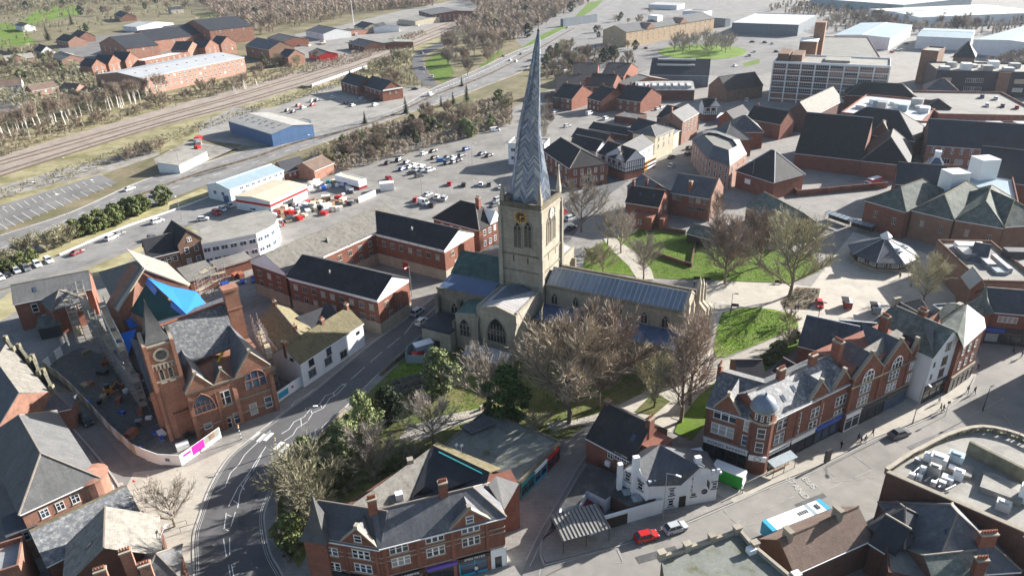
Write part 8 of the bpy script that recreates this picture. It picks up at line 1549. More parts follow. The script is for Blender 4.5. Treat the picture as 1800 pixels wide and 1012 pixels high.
for a in [('hatch', 'red', 1136, 946, 10, -2.7, 'red hatchback parked at the kerb beside the striped shelter', None, .12), ('hatch', 'silver', 1187, 931, 10, -3, 'silver hatchback parked in front of the red car at the kerb', None, .12), ('saloon', 'grey', 1580, 765, 10, -3.2, 'dark grey saloon driving past the red gabled shops', None, .12), ('hatch', 'white', 741, 568, 10, -8, 'white hatchback driving away on the church road', None, .12), ('suv', 'silver', 734, 551, 10, -7, 'silver estate car driving on the far lane of the church road', None, .12), ('suv', 'black', 152, 742, 10, 11, 'black car parked in the lane beside the site hoarding', None, .1),
          ('hatch', 'red', 1440, 537, 3, 10, 'small red car beside the flower bed on the square'), ('hatch', 'red', 991, 375, 10, -4, 'red car right of the clock tower'), ('suv', 'silver', 1003, 386, 10, -4, 'pale silver car right of the clock tower'), ('saloon', 'black', 1004, 403, 10, -5, 'black car nearest the tower, on the church road'), ('saloon', 'white', 228, 334, 10, -3.6, 'white saloon alone on the near dual carriageway'), ('saloon', 'black', 500, 248, 10, -3.4, 'black car on the dual carriageway beside the grey warehouse'),
          ('van', 'white', 757, 168, 10, -4, 'white van on the dual carriageway at the slip road'), ('saloon', 'black', 729, 158, 10, -1, 'dark car at the junction beside the gabled pub'), ('suv', 'white', 746, 122, 2, -10, 'white car going up the slip road'), ('hatch', 'silver', 760, 136, -5, 10, 'silver car coming down the slip road'), ('suv', 'grey', 742, 95, 10, -5, 'dark car at the top of the slip road'), ('hatch', 'white', 897, 107, 10, -5, 'white car on the dual carriageway, left of two beside the spire'), ('hatch', 'black', 885, 100, 10, -5, 'black car on the merging lane beside the spire'), ('suv', 'white', 907, 109, 10, -5, 'white car on the dual carriageway, right of two beside the spire'), ('saloon', 'black', 916, 96, 10, -5, 'black car behind the spire on the dual carriageway'), ('saloon', 'grey', 997, 50, 10, -6, 'dark car under the footbridge'), ('hatch', 'white', 1020, 42, 10, -6, 'white car beyond the footbridge'),
          ('van', 'white', 745, 359, 10, 3, 'white rounded van beside the red car, behind the rear office wing'), ('hatch', 'red', 732, 353, 7, -6, 'red car beside the white van, behind the rear office wing'), ('hatch', 'red', 684, 316, 8, 4, 'red car beside the bushes at the entrance of the car park'), ('hatch', 'red', 790, 325, 3, -9, 'red car in the upper row of the small car park'), ('hatch', 'bright blue', 775, 284, 10, -1, 'bright blue car in the middle of the large car park'),
          ('van', 'silver', 1036, 202, 9, -3, 'silver van in the small car park right of the spire'), ('hatch', 'red', 1105, 217, 7, -4, 'red car at the right end of the small car park'), ('hatch', 'silver', 1155, 193, 8, -3, 'silver car in the yard behind the red Georgian shop'), ('hatch', 'black', 969, 132, 10, -1, 'black car on the lane above the terraces'), ('van', 'white', 995, 128, 10, -2, 'white van on the lane above the terraces'), ('van', 'white', 870, 231, 10, -1.5, 'white van on the lane left of the spire'), ('saloon', 'black', 860, 219, 10, -1, 'black car on the lane left of the spire'),
          ('hatch', 'white', 1180, 293, 5, -4, 'white car turning at the end of the sunny street'), ('saloon', 'black', 1180, 278, 8, -4, 'black car in the sunny street'), ('hatch', 'grey', 1208, 273, 8, -4, 'grey car in the sunny street beside the bank'), ('hatch', 'black', 1211, 262, 8, -4, 'second dark car in the sunny street beside the bank'), ('hatch', 'white', 1319, 155, 3, -9, 'white car at the top of the shaded curved road'), ('suv', 'white', 1312, 178, 3, -9, 'white car lower on the shaded curved road'), ('hatch', 'white', 1292, 117, 8, -2, 'white car leaving the roundabout'), ('hatch', 'white', 1326, 92, -4, -6, 'white car right of the roundabout lawn'), ('suv', 'silver', 1317, 99, -6, -6, 'silver car right of the roundabout lawn'), ('saloon', 'black', 1322, 75, 10, 0, 'black car above the roundabout lawn'), ('suv', 'grey', 1345, 76, 10, 1, 'grey car in front of the white roofed store'), ('saloon', 'black', 1155, 106, 9, 2, 'dark car at the left side of the roundabout'), ('hatch', 'red', 1136, 86, 9, 1, 'dark red car left of the roundabout lawn')]: car(*a)
def lot(items, where, group, kinds=('hatch', 'saloon', 'suv'), z=.1, seed=1):
 r = random.Random(seed)
 for col, px, py, dx, dy in items: car(kinds[r.randrange(len(kinds))], col, px, py, dx, dy, col + ' car ' + where, group, z)
lot([('black', 682, 288, 8, -5), ('black', 702, 283, 8, -4), ('grey', 715, 287, 8, -4), ('silver', 720, 295, 8, -4), ('blue', 707, 299, 8, -4), ('white', 728, 292, 8, -4), ('white', 740, 294, 8, -4), ('silver', 744, 300, 9, -3), ('white', 756, 301, 9, -3), ('black', 725, 306, 9, -2), ('grey', 737, 311, 9, -2), ('white', 745, 272, 8, -3), ('black', 762, 267, 8, -3), ('black', 764, 279, 8, -3), ('grey', 787, 278, 8, -3), ('white', 797, 279, 8, -3), ('black', 788, 288, 8, -3), ('black', 806, 284, 8, -3), ('blue', 820, 264, 8, -3), ('dark blue', 847, 272, 8, -3), ('black', 860, 275, 8, -3), ('white', 735, 300, 9, -3), ('silver', 799, 286, 8, -3), ('grey', 812, 275, 8, -3)], 'in the large car park left of the spire', 'cars in the large car park')
lot([('black', 815, 327, 2, -9), ('white', 845, 326, 2, -9), ('grey', 860, 326, 2, -9), ('silver', 752, 344, 9, -4), ('white', 768, 348, 6, -8), ('silver', 781, 351, 6, -8), ('black', 760, 362, 6, -8), ('grey', 870, 362, 8, -3), ('white', 880, 331, 2, -9), ('silver', 876, 353, 8, -3), ('white', 663, 374, 8, -3)], 'in the small car park behind the parish hall', 'cars in the parish car park', seed=2)
lot([('white', 975, 198, 9, -3), ('white', 1064, 210, 7, -4), ('white', 1088, 213, 7, -4), ('white', 997, 223, 9, -2), ('silver', 1163, 190, 8, -3), ('dark red', 1172, 195, 8, -3)], 'in the little yard right of the spire', 'cars in the yard right of the spire', seed=3)
lot([('black', 506, 196, 9, -3), ('black', 516, 198, 9, -3), ('red', 525, 187, 9, -3), ('silver', 533, 191, 9, -3), ('red', 550, 186, 9, -3), ('white', 549, 179, 9, -3), ('dark blue', 558, 178, 9, -3), ('white', 585, 173, 9, -2), ('black', 608, 183, 8, -4), ('silver', 620, 187, 9, -3), ('white', 637, 174, 9, -3), ('white', 659, 186, 9, -3), ('grey', 650, 180, 9, -3)], 'in the yard of the gabled pub', 'cars in the pub yard', seed=4)
lot([('white', 277, 391, 9, -3), ('grey', 209, 414, 9, -4), ('white', 197, 420, 9, -4), ('dark red', 136, 446, 9, -4), ('grey', 269, 421, 9, 4), ('white', 86, 460, 7, 5), ('white', 66, 467, 7, 6), ('grey', 47, 474, 7, 6), ('silver', 30, 478, 7, 7), ('black', 14, 484, 7, 7), ('white', 2, 490, 7, 7), ('red', 381, 376, 8, 5), ('white', 392, 370, 8, 5), ('silver', 405, 364, 8, 5), ('white', 357, 387, 9, -1), ('white', 447, 372, 8, 4), ('silver', 492, 395, 8, 5)], 'beside the lane below the hedge', 'cars along the lane', seed=5)
lot([('blue', 1726, 172, 1, -8), ('white', 1750, 175, 1, -8), ('white', 1735, 187, 2, -8), ('dark blue', 1762, 188, 2, -8), ('red', 1787, 191, 2, -8)], 'on the rooftop car park', 'cars on the rooftop car park', z=9.06, seed=6)
lot([('white', 1573, 90, 8, 0), ('red', 1568, 93, 8, -1), ('blue', 1593, 78, 8, 0), ('white', 1585, 90, 8, 0), ('white', 1358, 78, 9, 2), ('black', 1365, 92, 8, 1), ('white', 18, 172, 8, 3), ('silver', 32, 190, 8, 4), ('white', 60, 168, 8, 3), ('white', 128, 75, 8, 1), ('grey', 150, 76, 8, 1), ('white', 620, 62, 8, -2), ('white', 690, 46, 8, -2), ('black', 700, 40, 8, -2), ('white', 735, 46, 8, -2)], 'parked far off between the sheds and houses', 'far parked cars', seed=7)
rr = random.Random(9)
for k in range(70): car('hatch', ['white', 'silver', 'black', 'blue', 'white', 'red', 'grey'][rr.randrange(7)], 1395 + rr.random() * 170, 4 + 5 * (k % 4) + rr.random() * 2, 3, 6, 'distant car in the retail park at the top edge', 'retail park cars', .08, True)
def truck(name, label, cat, px, py, dx, dy, L, W, H, roof, side, parts): # box bodied vehicles
 g = G(px, py, .1); e = G(px + dx, py + dy, .1); o = thing(name, label, cat, g, math.atan2(e.y - g.y, e.x - g.x)); x0 = -L / 2
 for nm, q, mt in parts: m = MB(); m.box(*q); m.build(nm, mt, o)
 m = MB(); m.box(x0, -W / 2, .4, L / 2, W / 2, H - .12); m.build('body', side, o); m = MB(); m.box(x0 + .05, -W / 2 + .05, H - .12, L / 2 - .05, W / 2 - .05, H); m.build('roof', roof, o)
 for x in (x0 + L * .16, L / 2 - L * .2):
  for s in (-1, 1): w_ = MB(); w_.tube((x, s * (W / 2 - .15) - .14, .48), (x, s * (W / 2 - .15) + .16, .48), .48, n=12); w_.build('wheel', 'rubber', o)
 return o
W_ = [('windows', (-5.2, -1.29, 1.5, 5.7, 1.29, 2.5), 'glass'), ('windscreen', (5.9, -1.1, 1.2, 6.04, 1.1, 2.6), 'glass'), ('front_panel', (5.2, -1.27, 2.75, 6.02, 1.27, 3.03), 'cyan_paint'), ('rear_panel', (-6.05, -1.27, .5, -5.2, 1.27, 3.04), 'cyan_paint'), ('roof_hatch', (4.0, -.5, 3.0, 4.6, .5, 3.12), 'steel_dark'), ('roof_band', (2.6, -1.2, 2.99, 3.2, 1.2, 3.03), 'sheet_blue')]
b = truck('bus', 'white single deck bus with cyan ends, beyond the brown tiled roof', 'bus', 1396, 928, 10, -4, 12, 2.55, 3.0, 'white_paint', 'white_render', W_)
for k in range(5): m = MB(); m.box(.2 + k * .42, -.4, 3.0, .48 + k * .42, .3, 3.03); m.build('roof_vent', 'steel_dark', b)
truck('bus', 'yellow and white double deck bus at the end of the sunny street', 'bus', 1137, 297, 10, -5, 10.5, 2.5, 4.3, 'white_paint', 'orange', [('windows', (-5.0, -1.27, 1.3, 4.9, 1.27, 2.0), 'glass'), ('windows', (-5.0, -1.27, 2.9, 4.9, 1.27, 3.6), 'glass'), ('side_panel', (-2, -1.28, .5, 5.2, 1.28, 1.25), 'white_paint'), ('side_panel', (-2, -1.28, 2.05, 5.2, 1.28, 2.85), 'white_paint'), ('rear_panel', (-5.3, -1.0, .6, -5.2, 1.0, 1.3), 'blue_paint'), ('rear_window', (-5.29, -1, 2.8, -5.2, 1, 3.5), 'glass')])
truck('bus', 'white coach with a blue end, in the street beyond the bank', 'bus', 1266, 214, 6, -7, 11, 2.5, 3.2, 'white_paint', 'white_render', [('windows', (-5.2, -1.27, 1.5, 5.2, 1.27, 2.5), 'glass'), ('rear_panel', (-5.55, -1.2, .5, -5.4, 1.2, 3), 'blue_paint')])
truck('delivery_truck', 'green and white box truck behind the white pub', 'truck', 1279, 846, 10, 4, 5.6, 2.3, 3.1, 'white_paint', 'green_paint', [('cab', (-4.3, -1.05, .4, -2.85, 1.05, 2.2), 'green_paint'), ('windscreen', (-4.36, -.9, 1.2, -4.2, .9, 2.0), 'glass'), ('rear_door', (2.8, -1.1, .5, 2.84, 1.1, 3.0), 'white_paint')])
truck('delivery_truck', 'red and white van in the service yard of the arcade', 'truck', 1535, 325, 10, -3, 6, 2.2, 2.9, 'white_paint', 'red_paint', [('cab', (-4.3, -1.05, .4, -3.05, 1.05, 2.1), 'white_paint'), ('windscreen', (-4.36, -.9, 1.2, -4.2, .9, 1.9), 'glass')])
for px, py, mt, l in ((1489, 540, 'maroon', 'maroon street food cart with a pale awning, on the square'), (1539, 549, 'sheet_blue', 'pale market cart at the edge of the slate hall, on the square')):
 truck('market_cart', l, 'cart', px, py, 3, 10, 3.0, 1.8, 2.1, 'white_paint', mt, [('counter', (-1.2, -1.2, .9, 1.2, -.9, 1.1), 'timber'), ('awning', (-1.6, -1.6, 2.2, 1.2, .2, 2.28), 'cloth_dark')])
# ------------------------------------------------------------------ lamps, signs, shelters, hoardings
def lamp(px, py, h, label, arm=1.6, az=None, mat='steel', group='street lamps'):
 o = thing('street_lamp', label, 'street lamp', G(px, py, .05), az if az is not None else RND.uniform(0, 6.28), group); m = MB(); m.tube((0, 0, 0), (0, 0, 1.2), .13, n=6); m.tube((0, 0, 1.2), (0, 0, h), .09, .06, n=6); m.build('post', mat, o); m = MB(); m.tube((0, 0, h - .1), (arm, 0, h + .25), .05, n=5); m.build('arm', mat, o); m = MB(); m.box(arm - .1, -.16, h + .18, arm + .75, .16, h + .34); m.build('lantern', 'white_paint' if mat == 'steel' else 'black_paint', o)
for px, py, h, l in [(126, 396, 12, 'tall lamp post on the near kerb of the dual carriageway, left of the hedge'), (321, 314, 12, 'tall lamp post beside the pale roadside shed'), (1165, 912, 10, 'lamp post on the pavement in front of the white pub'), (1604, 744, 10, 'lamp post on the sunny pavement before the red gables'), (1319, 338, 12, 'tall lamp post in front of the arcade corner block'), (1612, 414, 11, 'tall lamp post in front of the market hall'), (548, 775, 8, 'lamp post by the zigzag lines at the churchyard edge'), (724, 520, 9, 'pale lamp post in the court of the offices'), (320, 386, 9, 'lamp post in the lane above the gabled house'), (80, 362, 10, 'left lamp mast of the station car park'), (119, 323, 11, 'far lamp mast of the station car park'), (177, 336, 5, 'short lamp post between the parking bays'), (10, 405, 8, 'lamp post at the left edge of the station car park'), (235, 310, 10, 'lamp mast on the waste ground by the car park'), (555, 275, 10, 'lamp post on the dual carriageway beside the dormer house'), (796, 142, 11, 'lamp post above the slip road junction'), (840, 140, 11, 'lamp post between the lanes beside the copse'), (752, 153, 9, 'lamp post at the mouth of the slip road'), (740, 280, 9, 'lamp post among the rows of the large car park'), (830, 290, 9, 'lamp post at the right side of the large car park'), (742, 344, 10, 'lamp post at the road into the small car park'), (300, 1000, 7, 'lamp post on the forecourt at the bottom'), (1730, 545, 6, 'dark lamp post on the ring road pavement')]: lamp(px, py, h, l)
for px, py, l in ((1679, 490, 'black street lamp leaning over the ring road, upper one'), (1686, 528, 'black street lamp on the ring road, lower one'), (1284, 550, 'black lamp at the corner of the lawn'), (1437, 566, 'black lamp on the edge of the square'), (1727, 722, 'ornate black lamp on the sunny corner pavement')): lamp(px, py, 5.5, l, .6, mat='steel_dark', group='black lamps')
o = thing('radio_mast', 'tall thin pale mast above the railway workshops', 'mast', G(622, 46)); m = MB(); m.tube((0, 0, 0), (0, 0, 38), .5, .25, n=6); m.build('pole', 'white_render', o); m = MB(); m.tube((0, 0, 34), (0, 0, 37), .8, n=6); m.build('antenna', 'steel', o)
for px, py, l in ((488, 795, 'striped beacon post at the near end of the zebra crossing'), (424, 772, 'striped beacon post before the hall, at the far end of the zebra crossing')):
 o = thing('beacon_post', l, 'beacon', G(px, py, .1)); m = MB()
 for k in range(8): m.tube((0, 0, k * .4), (0, 0, k * .4 + .4), .1, n=6, m=k % 2)
 m.build('post', ['black_paint', 'white_paint'], o); m = MB(); m.lathe([(.05, 3.2), (.2, 3.3), (.2, 3.5), (.05, 3.65)], (0, 0, 0), 8); m.build('globe', 'orange', o)
for px, py, s, mt, l in ((1661, 731, 3.4, 'steel_dark', 'narrow sign post on the sunny pavement'), (217, 862, 1.6, 'white_paint', 'white arrow sign at the lane mouth'), (240, 858, 1.8, 'red_paint', 'red triangle road sign beside the forecourt'), (312, 900, 2.0, 'red_paint', 'red triangle sign under the pale street tree'), (250, 800, 2.0, 'blue_paint', 'round blue sign at the corner of the hoarding'), (505, 1000, 3.0, 'steel_dark', 'dark direction sign at the fork kerb')):
 o = thing('road_sign', l, 'road sign', G(px, py, .1), RND.uniform(-.5, .5)); m = MB(); m.tube((0, 0, 0), (0, 0, s), .05, n=5); m.build('post', 'steel', o); m = MB()
 m.tube((0, -.05, s), (0, -.09, s), .42, n=3 if mt == 'red_paint' else 14 if mt == 'blue_paint' else 4); m.build('sign_plate', mt, o)
def board(px_pts, h, label, panels, name='hoarding', base=.1, mat='white_paint', th=.1):
 P = [G(*p, base) for p in px_pts]; o = thing(name, label, name, P[0]); k = 0
 for a, e in zip(P, P[1:]):
  d = e - a; n = max(1, round(d.length / 2.4))
  for j in range(n): m = MB(); m.obox(a - P[0] + d * j / n, d / n * .985, (0, 0, 1), 0, th, h); m.build('panel', panels[k % len(panels)] if isinstance(panels, (list, tuple)) else panels, o); k += 1
 return o, P
o, P = board([(238, 798), (255, 806), (282, 816), (320, 818), (340, 804), (390, 768)], 2.5, 'white site hoarding with magenta posters round the building site corner', 'white_paint')
def poster(o, P, i, t0, t1, z0, z1, mt): d = P[i + 1] - P[i]; m = MB(); m.obox(P[i] - P[0] + d * t0 + Vector((0, 0, z0)), d * (t1 - t0), (0, 0, 1), -.05, -.005, z1 - z0); m.build('poster', mt, o)
for q in ((4, .02, .42, .5, 2.45, 'magenta'), (4, .42, .97, .9, 2.45, 'felt_moss'), (4, .6, .8, 1.2, 2.3, 'brick_pink'), (3, .3, .95, 1.5, 2.0, 'magenta'), (2, .3, .5, .9, 1.6, 'grey_clad')): poster(o, P, *q)
board([(80, 650), (105, 668), (130, 690), (160, 722), (200, 765), (240, 800)], 2.4, 'plain pale site hoarding along the curved lane', ['cream_render', 'white_render']); board([(80, 650), (100, 632), (123, 614)], 2.4, 'white printed hoarding closing the far end of the lane', ['white_paint', 'glass_pale'])
o, P = board([(490, 707), (537, 674)], 2.6, 'white hoarding with cyan and pink panels, between the hall and the white pub', 'white_paint')
for q in ((0, .03, .38, .6, 2.0, 'cyan_paint'), (0, .5, .58, 1.2, 1.7, 'magenta'), (0, .86, .95, 1.3, 2.1, 'steel_dark')): poster(o, P, *q)
board([(714, 636), (718, 622), (742, 603), (760, 608), (747, 638), (714, 638)], 2.2, 'blue grey site fence enclosing cabins, beside the vestry', 'sheet_blue', name='site_fence')
o = thing('site_cabin', 'pale blue site cabin inside the fence by the vestry', 'cabin', G(745, 618, .1), .5); m = MB(); m.box(-2.2, -1.1, 0, 2.2, 1.1, 2.4); m.build('body', 'sheet_blue', o); m = MB(); m.box(-2.3, -1.2, 2.4, 2.3, 1.2, 2.55); m.build('roof', 'white_paint', o)
o = thing('skip', 'red skip inside the site fence by the vestry', 'skip', G(735, 626, .1), .5); m = MB(); m.hexa([(-1, -.7, 0), (1, -.7, 0), (1, .7, 0), (-1, .7, 0)], [(-1.5, -.9, 1.2), (1.5, -.9, 1.2), (1.5, .9, 1.2), (-1.5, .9, 1.2)]); m.build('body', 'red_paint', o)
o = thing('glass_canopy', 'pale teal canopy behind bare branches, beside the transept', 'canopy', G(858, 642, .1), -.5); m = MB(); m.slab([(-5.5, -2, 2.6), (5.5, -2, 2.6), (5.5, 2, 3.6), (-5.5, 2, 3.6)], .12); m.build('roof', 'glass_pale', o); m = MB(); [m.tube((x, y, 0), (x, y, 2.6), .06, n=5) for x in (-5, 0, 5) for y in (-1.8, 1.8)]; m.build('frame', 'steel', o)
def shelter(px, py, qx, qy, D_, label, roof, h=2.6, ribs=0, name='bus_shelter'):
 a, e = G(px, py, .15), G(qx, qy, .15); L = (e - a).length; o = thing(name, label, 'shelter', a, math.atan2(e.y - a.y, e.x - a.x)); m = MB(); m.slab([(-.2, -.2, h), (L + .2, -.2, h), (L + .2, D_, h + .35), (-.2, D_, h + .35)], .1); r = m.build('roof', roof, o)
 for k in range(ribs + 1) if ribs else (): m = MB(); x = L * k / ribs; m.tube((x, -.2, h + .04), (x, D_, h + .4), .07, n=4); m.build('roof_rib', 'steel_dark', r)
 for x in (0, L / 2, L):
  for y in (0, D_ - .2): m = MB(); m.tube((x, y, 0), (x, y, h), .06, n=5); m.build('post', 'steel_dark', o)
 m = MB(); m.box(.1, D_ - .25, .4, L - .1, D_ - .2, 2.2); m.build('screen', 'glass', o); m = MB(); m.box(.4, D_ - .8, .45, L - .4, D_ - .45, .52); m.build('bench', 'timber', o); return o
shelter(990, 972, 1070, 950, 5.4, 'wide shelter with a striped ribbed roof, beside the white pub yard', 'felt', 2.9, 12); shelter(1358, 840, 1396, 822, 1.6, 'glass bus shelter with posters before the corner shop', 'glass_pale'); shelter(1449, 386, 1486, 399, 2.2, 'pale framed bus shelter at the market hall, left one', 'glass_pale', 2.5, 5); shelter(1490, 401, 1530, 412, 2.2, 'pale framed bus shelter at the market hall, right one', 'glass_pale', 2.5, 5)
o = thing('advert_drum', 'tall black advertising panel on the pavement before the shops', 'sign', G(1453, 812, .2), .5); m = MB(); m.box(-.7, -.2, .3, .7, .2, 2.9); m.build('panel', 'black_paint', o); m = MB(); m.box(-.5, -.1, 0, .5, .1, .3); m.build('foot', 'steel_dark', o)
o, P = board([(768, 556), (745, 590), (700, 633), (668, 660)], 1.2, 'low stone wall between the church road and the churchyard', 'stone_dark', name='churchyard_wall', th=.4)
board([(606, 722), (568, 764), (510, 832), (486, 884), (485, 925), (505, 990)], .9, 'curved low wall with railings along the road bend', 'stone_dark', name='roadside_wall', th=.35)
board([(845, 722), (880, 706)], 1.0, 'mossy stone wall beside the churchyard path', 'stone_trim', name='path_wall', th=.5); board([(1148, 448), (1215, 470), (1225, 420)], 1.2, 'brick garden wall at the top of the lawn', 'brick_dark', name='garden_wall', th=.35); board([(1120, 398), (1205, 412)], 1.4, 'dark wall below the red villa', 'brick_dark', name='garden_wall', th=.35); board([(1370, 315), (1400, 345), (1560, 330)], 2.2, 'brick wall round the service yard of the arcade', 'brick', name='yard_wall', th=.35)
for k in range(18):
 i, j = k % 6, k // 6; px, py = 694 + 11.5 * i + 4 * j, 672 - 3 * i + 9.5 * j; o = thing('grave_slab', 'flat dark grave slab in the rows beside the evergreens', 'grave', G(px, py, .15), -.5 + RND.uniform(-.1, .1), 'flat grave slabs'); m = MB(); m.box(-.55, -1.0, 0, .55, 1.0, .28); m.build('slab', 'stone_dark', o); m = MB(); m.box(-.45, -.9, .28, .45, .9, .34); m.build('top', 'slate_dark', o)
for px, py, l in ((1225, 492, 'left dark bench on the path below the lawn'), (1243, 494, 'middle dark bench on the path below the lawn'), (1368, 498, 'right dark bench on the path below the lawn'), (1292, 540, 'black bench at the corner of the lower lawn')):
 o = thing('park_bench', l, 'bench', G(px, py, .15), -.25); m = MB(); m.box(-.9, -.25, .42, .9, .25, .48); m.build('seat', 'dark_timber', o); m = MB(); m.box(-.9, .22, .48, .9, .28, .95); m.build('backrest', 'dark_timber', o)
 for x in (-.8, .8): m = MB(); m.box(x - .05, -.22, 0, x + .05, .25, .42); m.build('leg', 'steel_dark', o)
for k, (px, py) in enumerate(((236, 869), (250, 865), (268, 872), (287, 890), (300, 930), (318, 935), (268, 940))): o = thing('railing', 'black hoop railing on the forecourt paving', 'railing', G(px, py, .12), .4, 'forecourt railings'); m = MB(); m.tube((0, 0, 0), (0, 0, 1), .04, n=5); m.tube((0, 0, 1), (2.6, 0, 1), .04, n=5); m.tube((2.6, 0, 0), (2.6, 0, 1), .04, n=5); m.build('hoop', 'steel_dark', o)
r_ = random.Random(4)
def clutter(px0, px1, py0, py1, n, names, where, group, slope=-.3, big=1.0):
 for k in range(n):
  nm, mt = names[r_.randrange(len(names))]; px = r_.uniform(px0, px1); py = r_.uniform(py0, py1) + slope * (px - (px0 + px1) / 2); o = thing(nm, mt.replace('_paint', '').replace('_', ' ') + ' ' + nm.replace('_', ' ') + ' ' + where, nm.replace('_', ' ').split()[-1], G(px, py, .1), r_.uniform(0, 3), group); s = r_.uniform(.7, 1.5) * big; m = MB(); m.box(-s, -.6 * s, .1, s, .6 * s, r_.uniform(.5, 1.4) * big + .1); m.build('load', mt, o); m = MB(); m.box(-s * 1.05, -.65 * s, 0, s * 1.05, .65 * s, .1); m.build('pallet', 'plank', o)
clutter(478, 625, 352, 382, 60, [('wrapped_pallet', 'white_paint'), ('wrapped_pallet', 'white_render'), ('block_stack', 'cream_render'), ('timber_stack', 'timber'), ('wrapped_pallet', 'red_paint'), ('material_crate', 'steel_dark'), ('wrapped_pallet', 'glass_pale')], 'in the crowded builders yard', 'stock in the builders yard', -.28, 1.25)
clutter(545, 640, 318, 335, 20, [('wrapped_pallet', 'white_paint'), ('material_crate', 'blue_paint'), ('block_stack', 'cream_render'), ('material_crate', 'teal')], 'beside the site office cabin', 'stock beside the cabin', -.1, 1.3); clutter(360, 470, 485, 505, 10, [('wrapped_pallet', 'white_paint'), ('material_crate', 'blue_paint'), ('brick_stack', 'terracotta')], 'in the yard below the curved office', 'stock below the curved office', -.1)
clutter(150, 330, 660, 770, 34, [('board_stack', 'plank'), ('material_crate', 'steel_dark'), ('tube_stack', 'steel'), ('wrapped_pallet', 'blue_paint'), ('brick_stack', 'terracotta'), ('wrapped_pallet', 'white_paint')], 'on the building site below the hall', 'building site stock', .45, .8); clutter(470, 640, 70, 88, 14, [('material_crate', 'white_paint'), ('material_crate', 'steel'), ('block_stack', 'cream_render')], 'beside the railway workshops', 'stock by the workshops', -.2, 2.2)
clutter(345, 350, 240, 262, 4, [('material_crate', 'red_paint'), ('block_stack', 'steel')], 'on the waste ground by the blue warehouse', 'scrap by the blue warehouse', 0, 1.5)
o = thing('mini_digger', 'small yellow digger on the building site', 'digger', G(192, 690, .1), .6); m = MB(); m.box(-1, -.7, .5, .8, .7, 1.3); m.build('body', 'orange', o); m = MB(); m.box(-.6, -.5, 1.3, .4, .5, 2.3); m.build('cab', 'glass', o); m = MB(); m.tube((.8, 0, 1), (2, 0, 2.3), .14, n=5); m.tube((2, 0, 2.3), (2.8, 0, .6), .12, n=5); m.build('boom', 'orange', o)
for s in (-.6, .6): m = MB(); m.box(-1.1, s - .18, 0, 1.1, s + .18, .5); m.build('track', 'rubber', o)
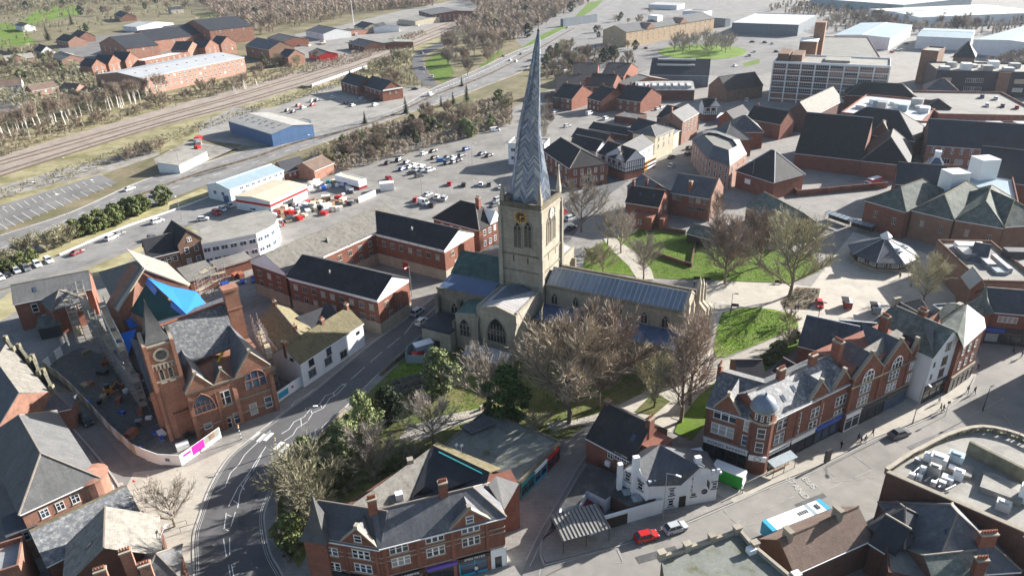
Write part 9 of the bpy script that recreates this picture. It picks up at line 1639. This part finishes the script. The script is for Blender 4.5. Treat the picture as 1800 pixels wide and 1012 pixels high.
# ------------------------------------------------------------------ people
def person_mesh(seed, top, low):
 r = random.Random(seed); st = r.uniform(.12, .3); V = [(0, 0, .95), (0, 0, 1.15), (0, 0, 1.38), (0, 0, 1.5), (0, .01, 1.6), (0, .02, 1.72), (.1, 0, .9), (.1, -st * .5, .5), (.1, -st, .06), (.1, -st - .16, .03), (-.1, 0, .9), (-.1, st * .3, .5), (-.1, st, .08), (-.1, st - .14, .03), (.19, 0, 1.4), (.24, st * .6, 1.12), (.24, st * .3 - .15, .9), (-.19, 0, 1.4), (-.24, -st * .6, 1.12), (-.24, -st - .08, .92)]
 E = [(0, 1), (1, 2), (2, 3), (3, 4), (4, 5), (0, 6), (6, 7), (7, 8), (8, 9), (0, 10), (10, 11), (11, 12), (12, 13), (2, 14), (14, 15), (15, 16), (2, 17), (17, 18), (18, 19)]
 RA = [.15, .14, .16, .07, .09, .1, .095, .07, .05, .045, .095, .07, .05, .045, .07, .055, .045, .07, .055, .045]; me = bpy.data.meshes.new('person'); me.from_pydata(V, E, []); o = bpy.data.objects.new('person', me); COL.objects.link(o); md = o.modifiers.new('s', 'SKIN'); o.modifiers.new('u', 'SUBSURF').levels = 1
 for k, rad in enumerate(RA): me.skin_vertices[0].data[k].radius = (rad, rad * (.72 if k < 3 else 1)); me.skin_vertices[0].data[k].use_root = k == 0
 dg = bpy.context.evaluated_depsgraph_get(); res = bpy.data.meshes.new_from_object(o.evaluated_get(dg)); bpy.data.objects.remove(o); res.materials.clear()
 for mt in (top, low, 'skin', 'rubber'): res.materials.append(MATS[mt])
 for p in res.polygons: z = p.center.z; p.material_index = 2 if z > 1.52 or (abs(p.center.x) > .19 and z < .95) else 0 if z > .93 else 1 if z > .1 else 3
 h = MB(); h.lathe([(.085, 1.66), (.115, 1.72), (.11, 1.79), (.06, 1.84), (.0, 1.855)], (0, .03, 0), 8); return res, h.mesh('hair', 'dark_timber')
PM = [person_mesh(k, t, l) for k, (t, l) in enumerate((('cloth_dark', 'cloth_dark'), ('cloth_grey', 'cloth_blue'), ('cloth_blue', 'cloth_dark'), ('cloth_red', 'cloth_dark'), ('white_render', 'cloth_dark')))]
for px, py, k, l in [(1712, 692, 0, 'person in dark clothes walking away from the black shopfront, right of the grey one'), (1700, 690, 1, 'person in grey walking on the sunny pavement past the black shopfront'), (1652, 722, 0, 'person in dark clothes, left of the group by the sign post'), (1657, 724, 2, 'person in a blue top in the group by the sign post'), (1650, 708, 4, 'person in white close to the black shopfront'), (1718, 650, 0, 'person in black at the corner of the lead roofed shop'), (1697, 660, 0, 'person in dark clothes beside the corner shop wall'), (1508, 775, 2, 'person in blue before the white shopfront'), (1512, 780, 0, 'person in black before the white shopfront'), (1520, 778, 1, 'person in grey right of the two at the white shopfront'), (1533, 766, 0, 'person in dark clothes on the kerb by the shops'), (1478, 788, 0, 'person in black beside the advertising panel'), (1303, 866, 4, 'person in a white top crossing behind the box truck'), (838, 1008, 4, 'person in a white top outside the tea shop'), (477, 850, 1, 'person in grey walking on the bend of the road'), (1251, 642, 1, 'person in grey on the path by the bare trees'), (1378, 546, 0, 'person in dark clothes on the path below the flower bed, left'), (1397, 547, 0, 'person in black on the path below the flower bed, middle'), (1402, 545, 2, 'person in blue on the path below the flower bed, right'), (1545, 395, 0, 'person in black by the bus shelters'), (1553, 394, 4, 'person in white by the market hall doors'), (1581, 490, 0, 'person seated low beside the pavilion, in dark clothes'), (1600, 505, 0, 'person in dark clothes on the square beside the street tree'), (1780, 620, 0, 'person in black on the ring road pavement'), (1795, 628, 2, 'person in blue on the ring road pavement'), (1220, 505, 0, 'person in dark clothes on the path above the west front'), (1756, 590, 0, 'person in black before the notice board')]:
 o = thing('person', l, 'person', G(px, py, .12), RND.uniform(0, 6.28)); o.scale = (1.05,) * 3; add('body', PM[k][0], o); add('hair', PM[k][1], o)
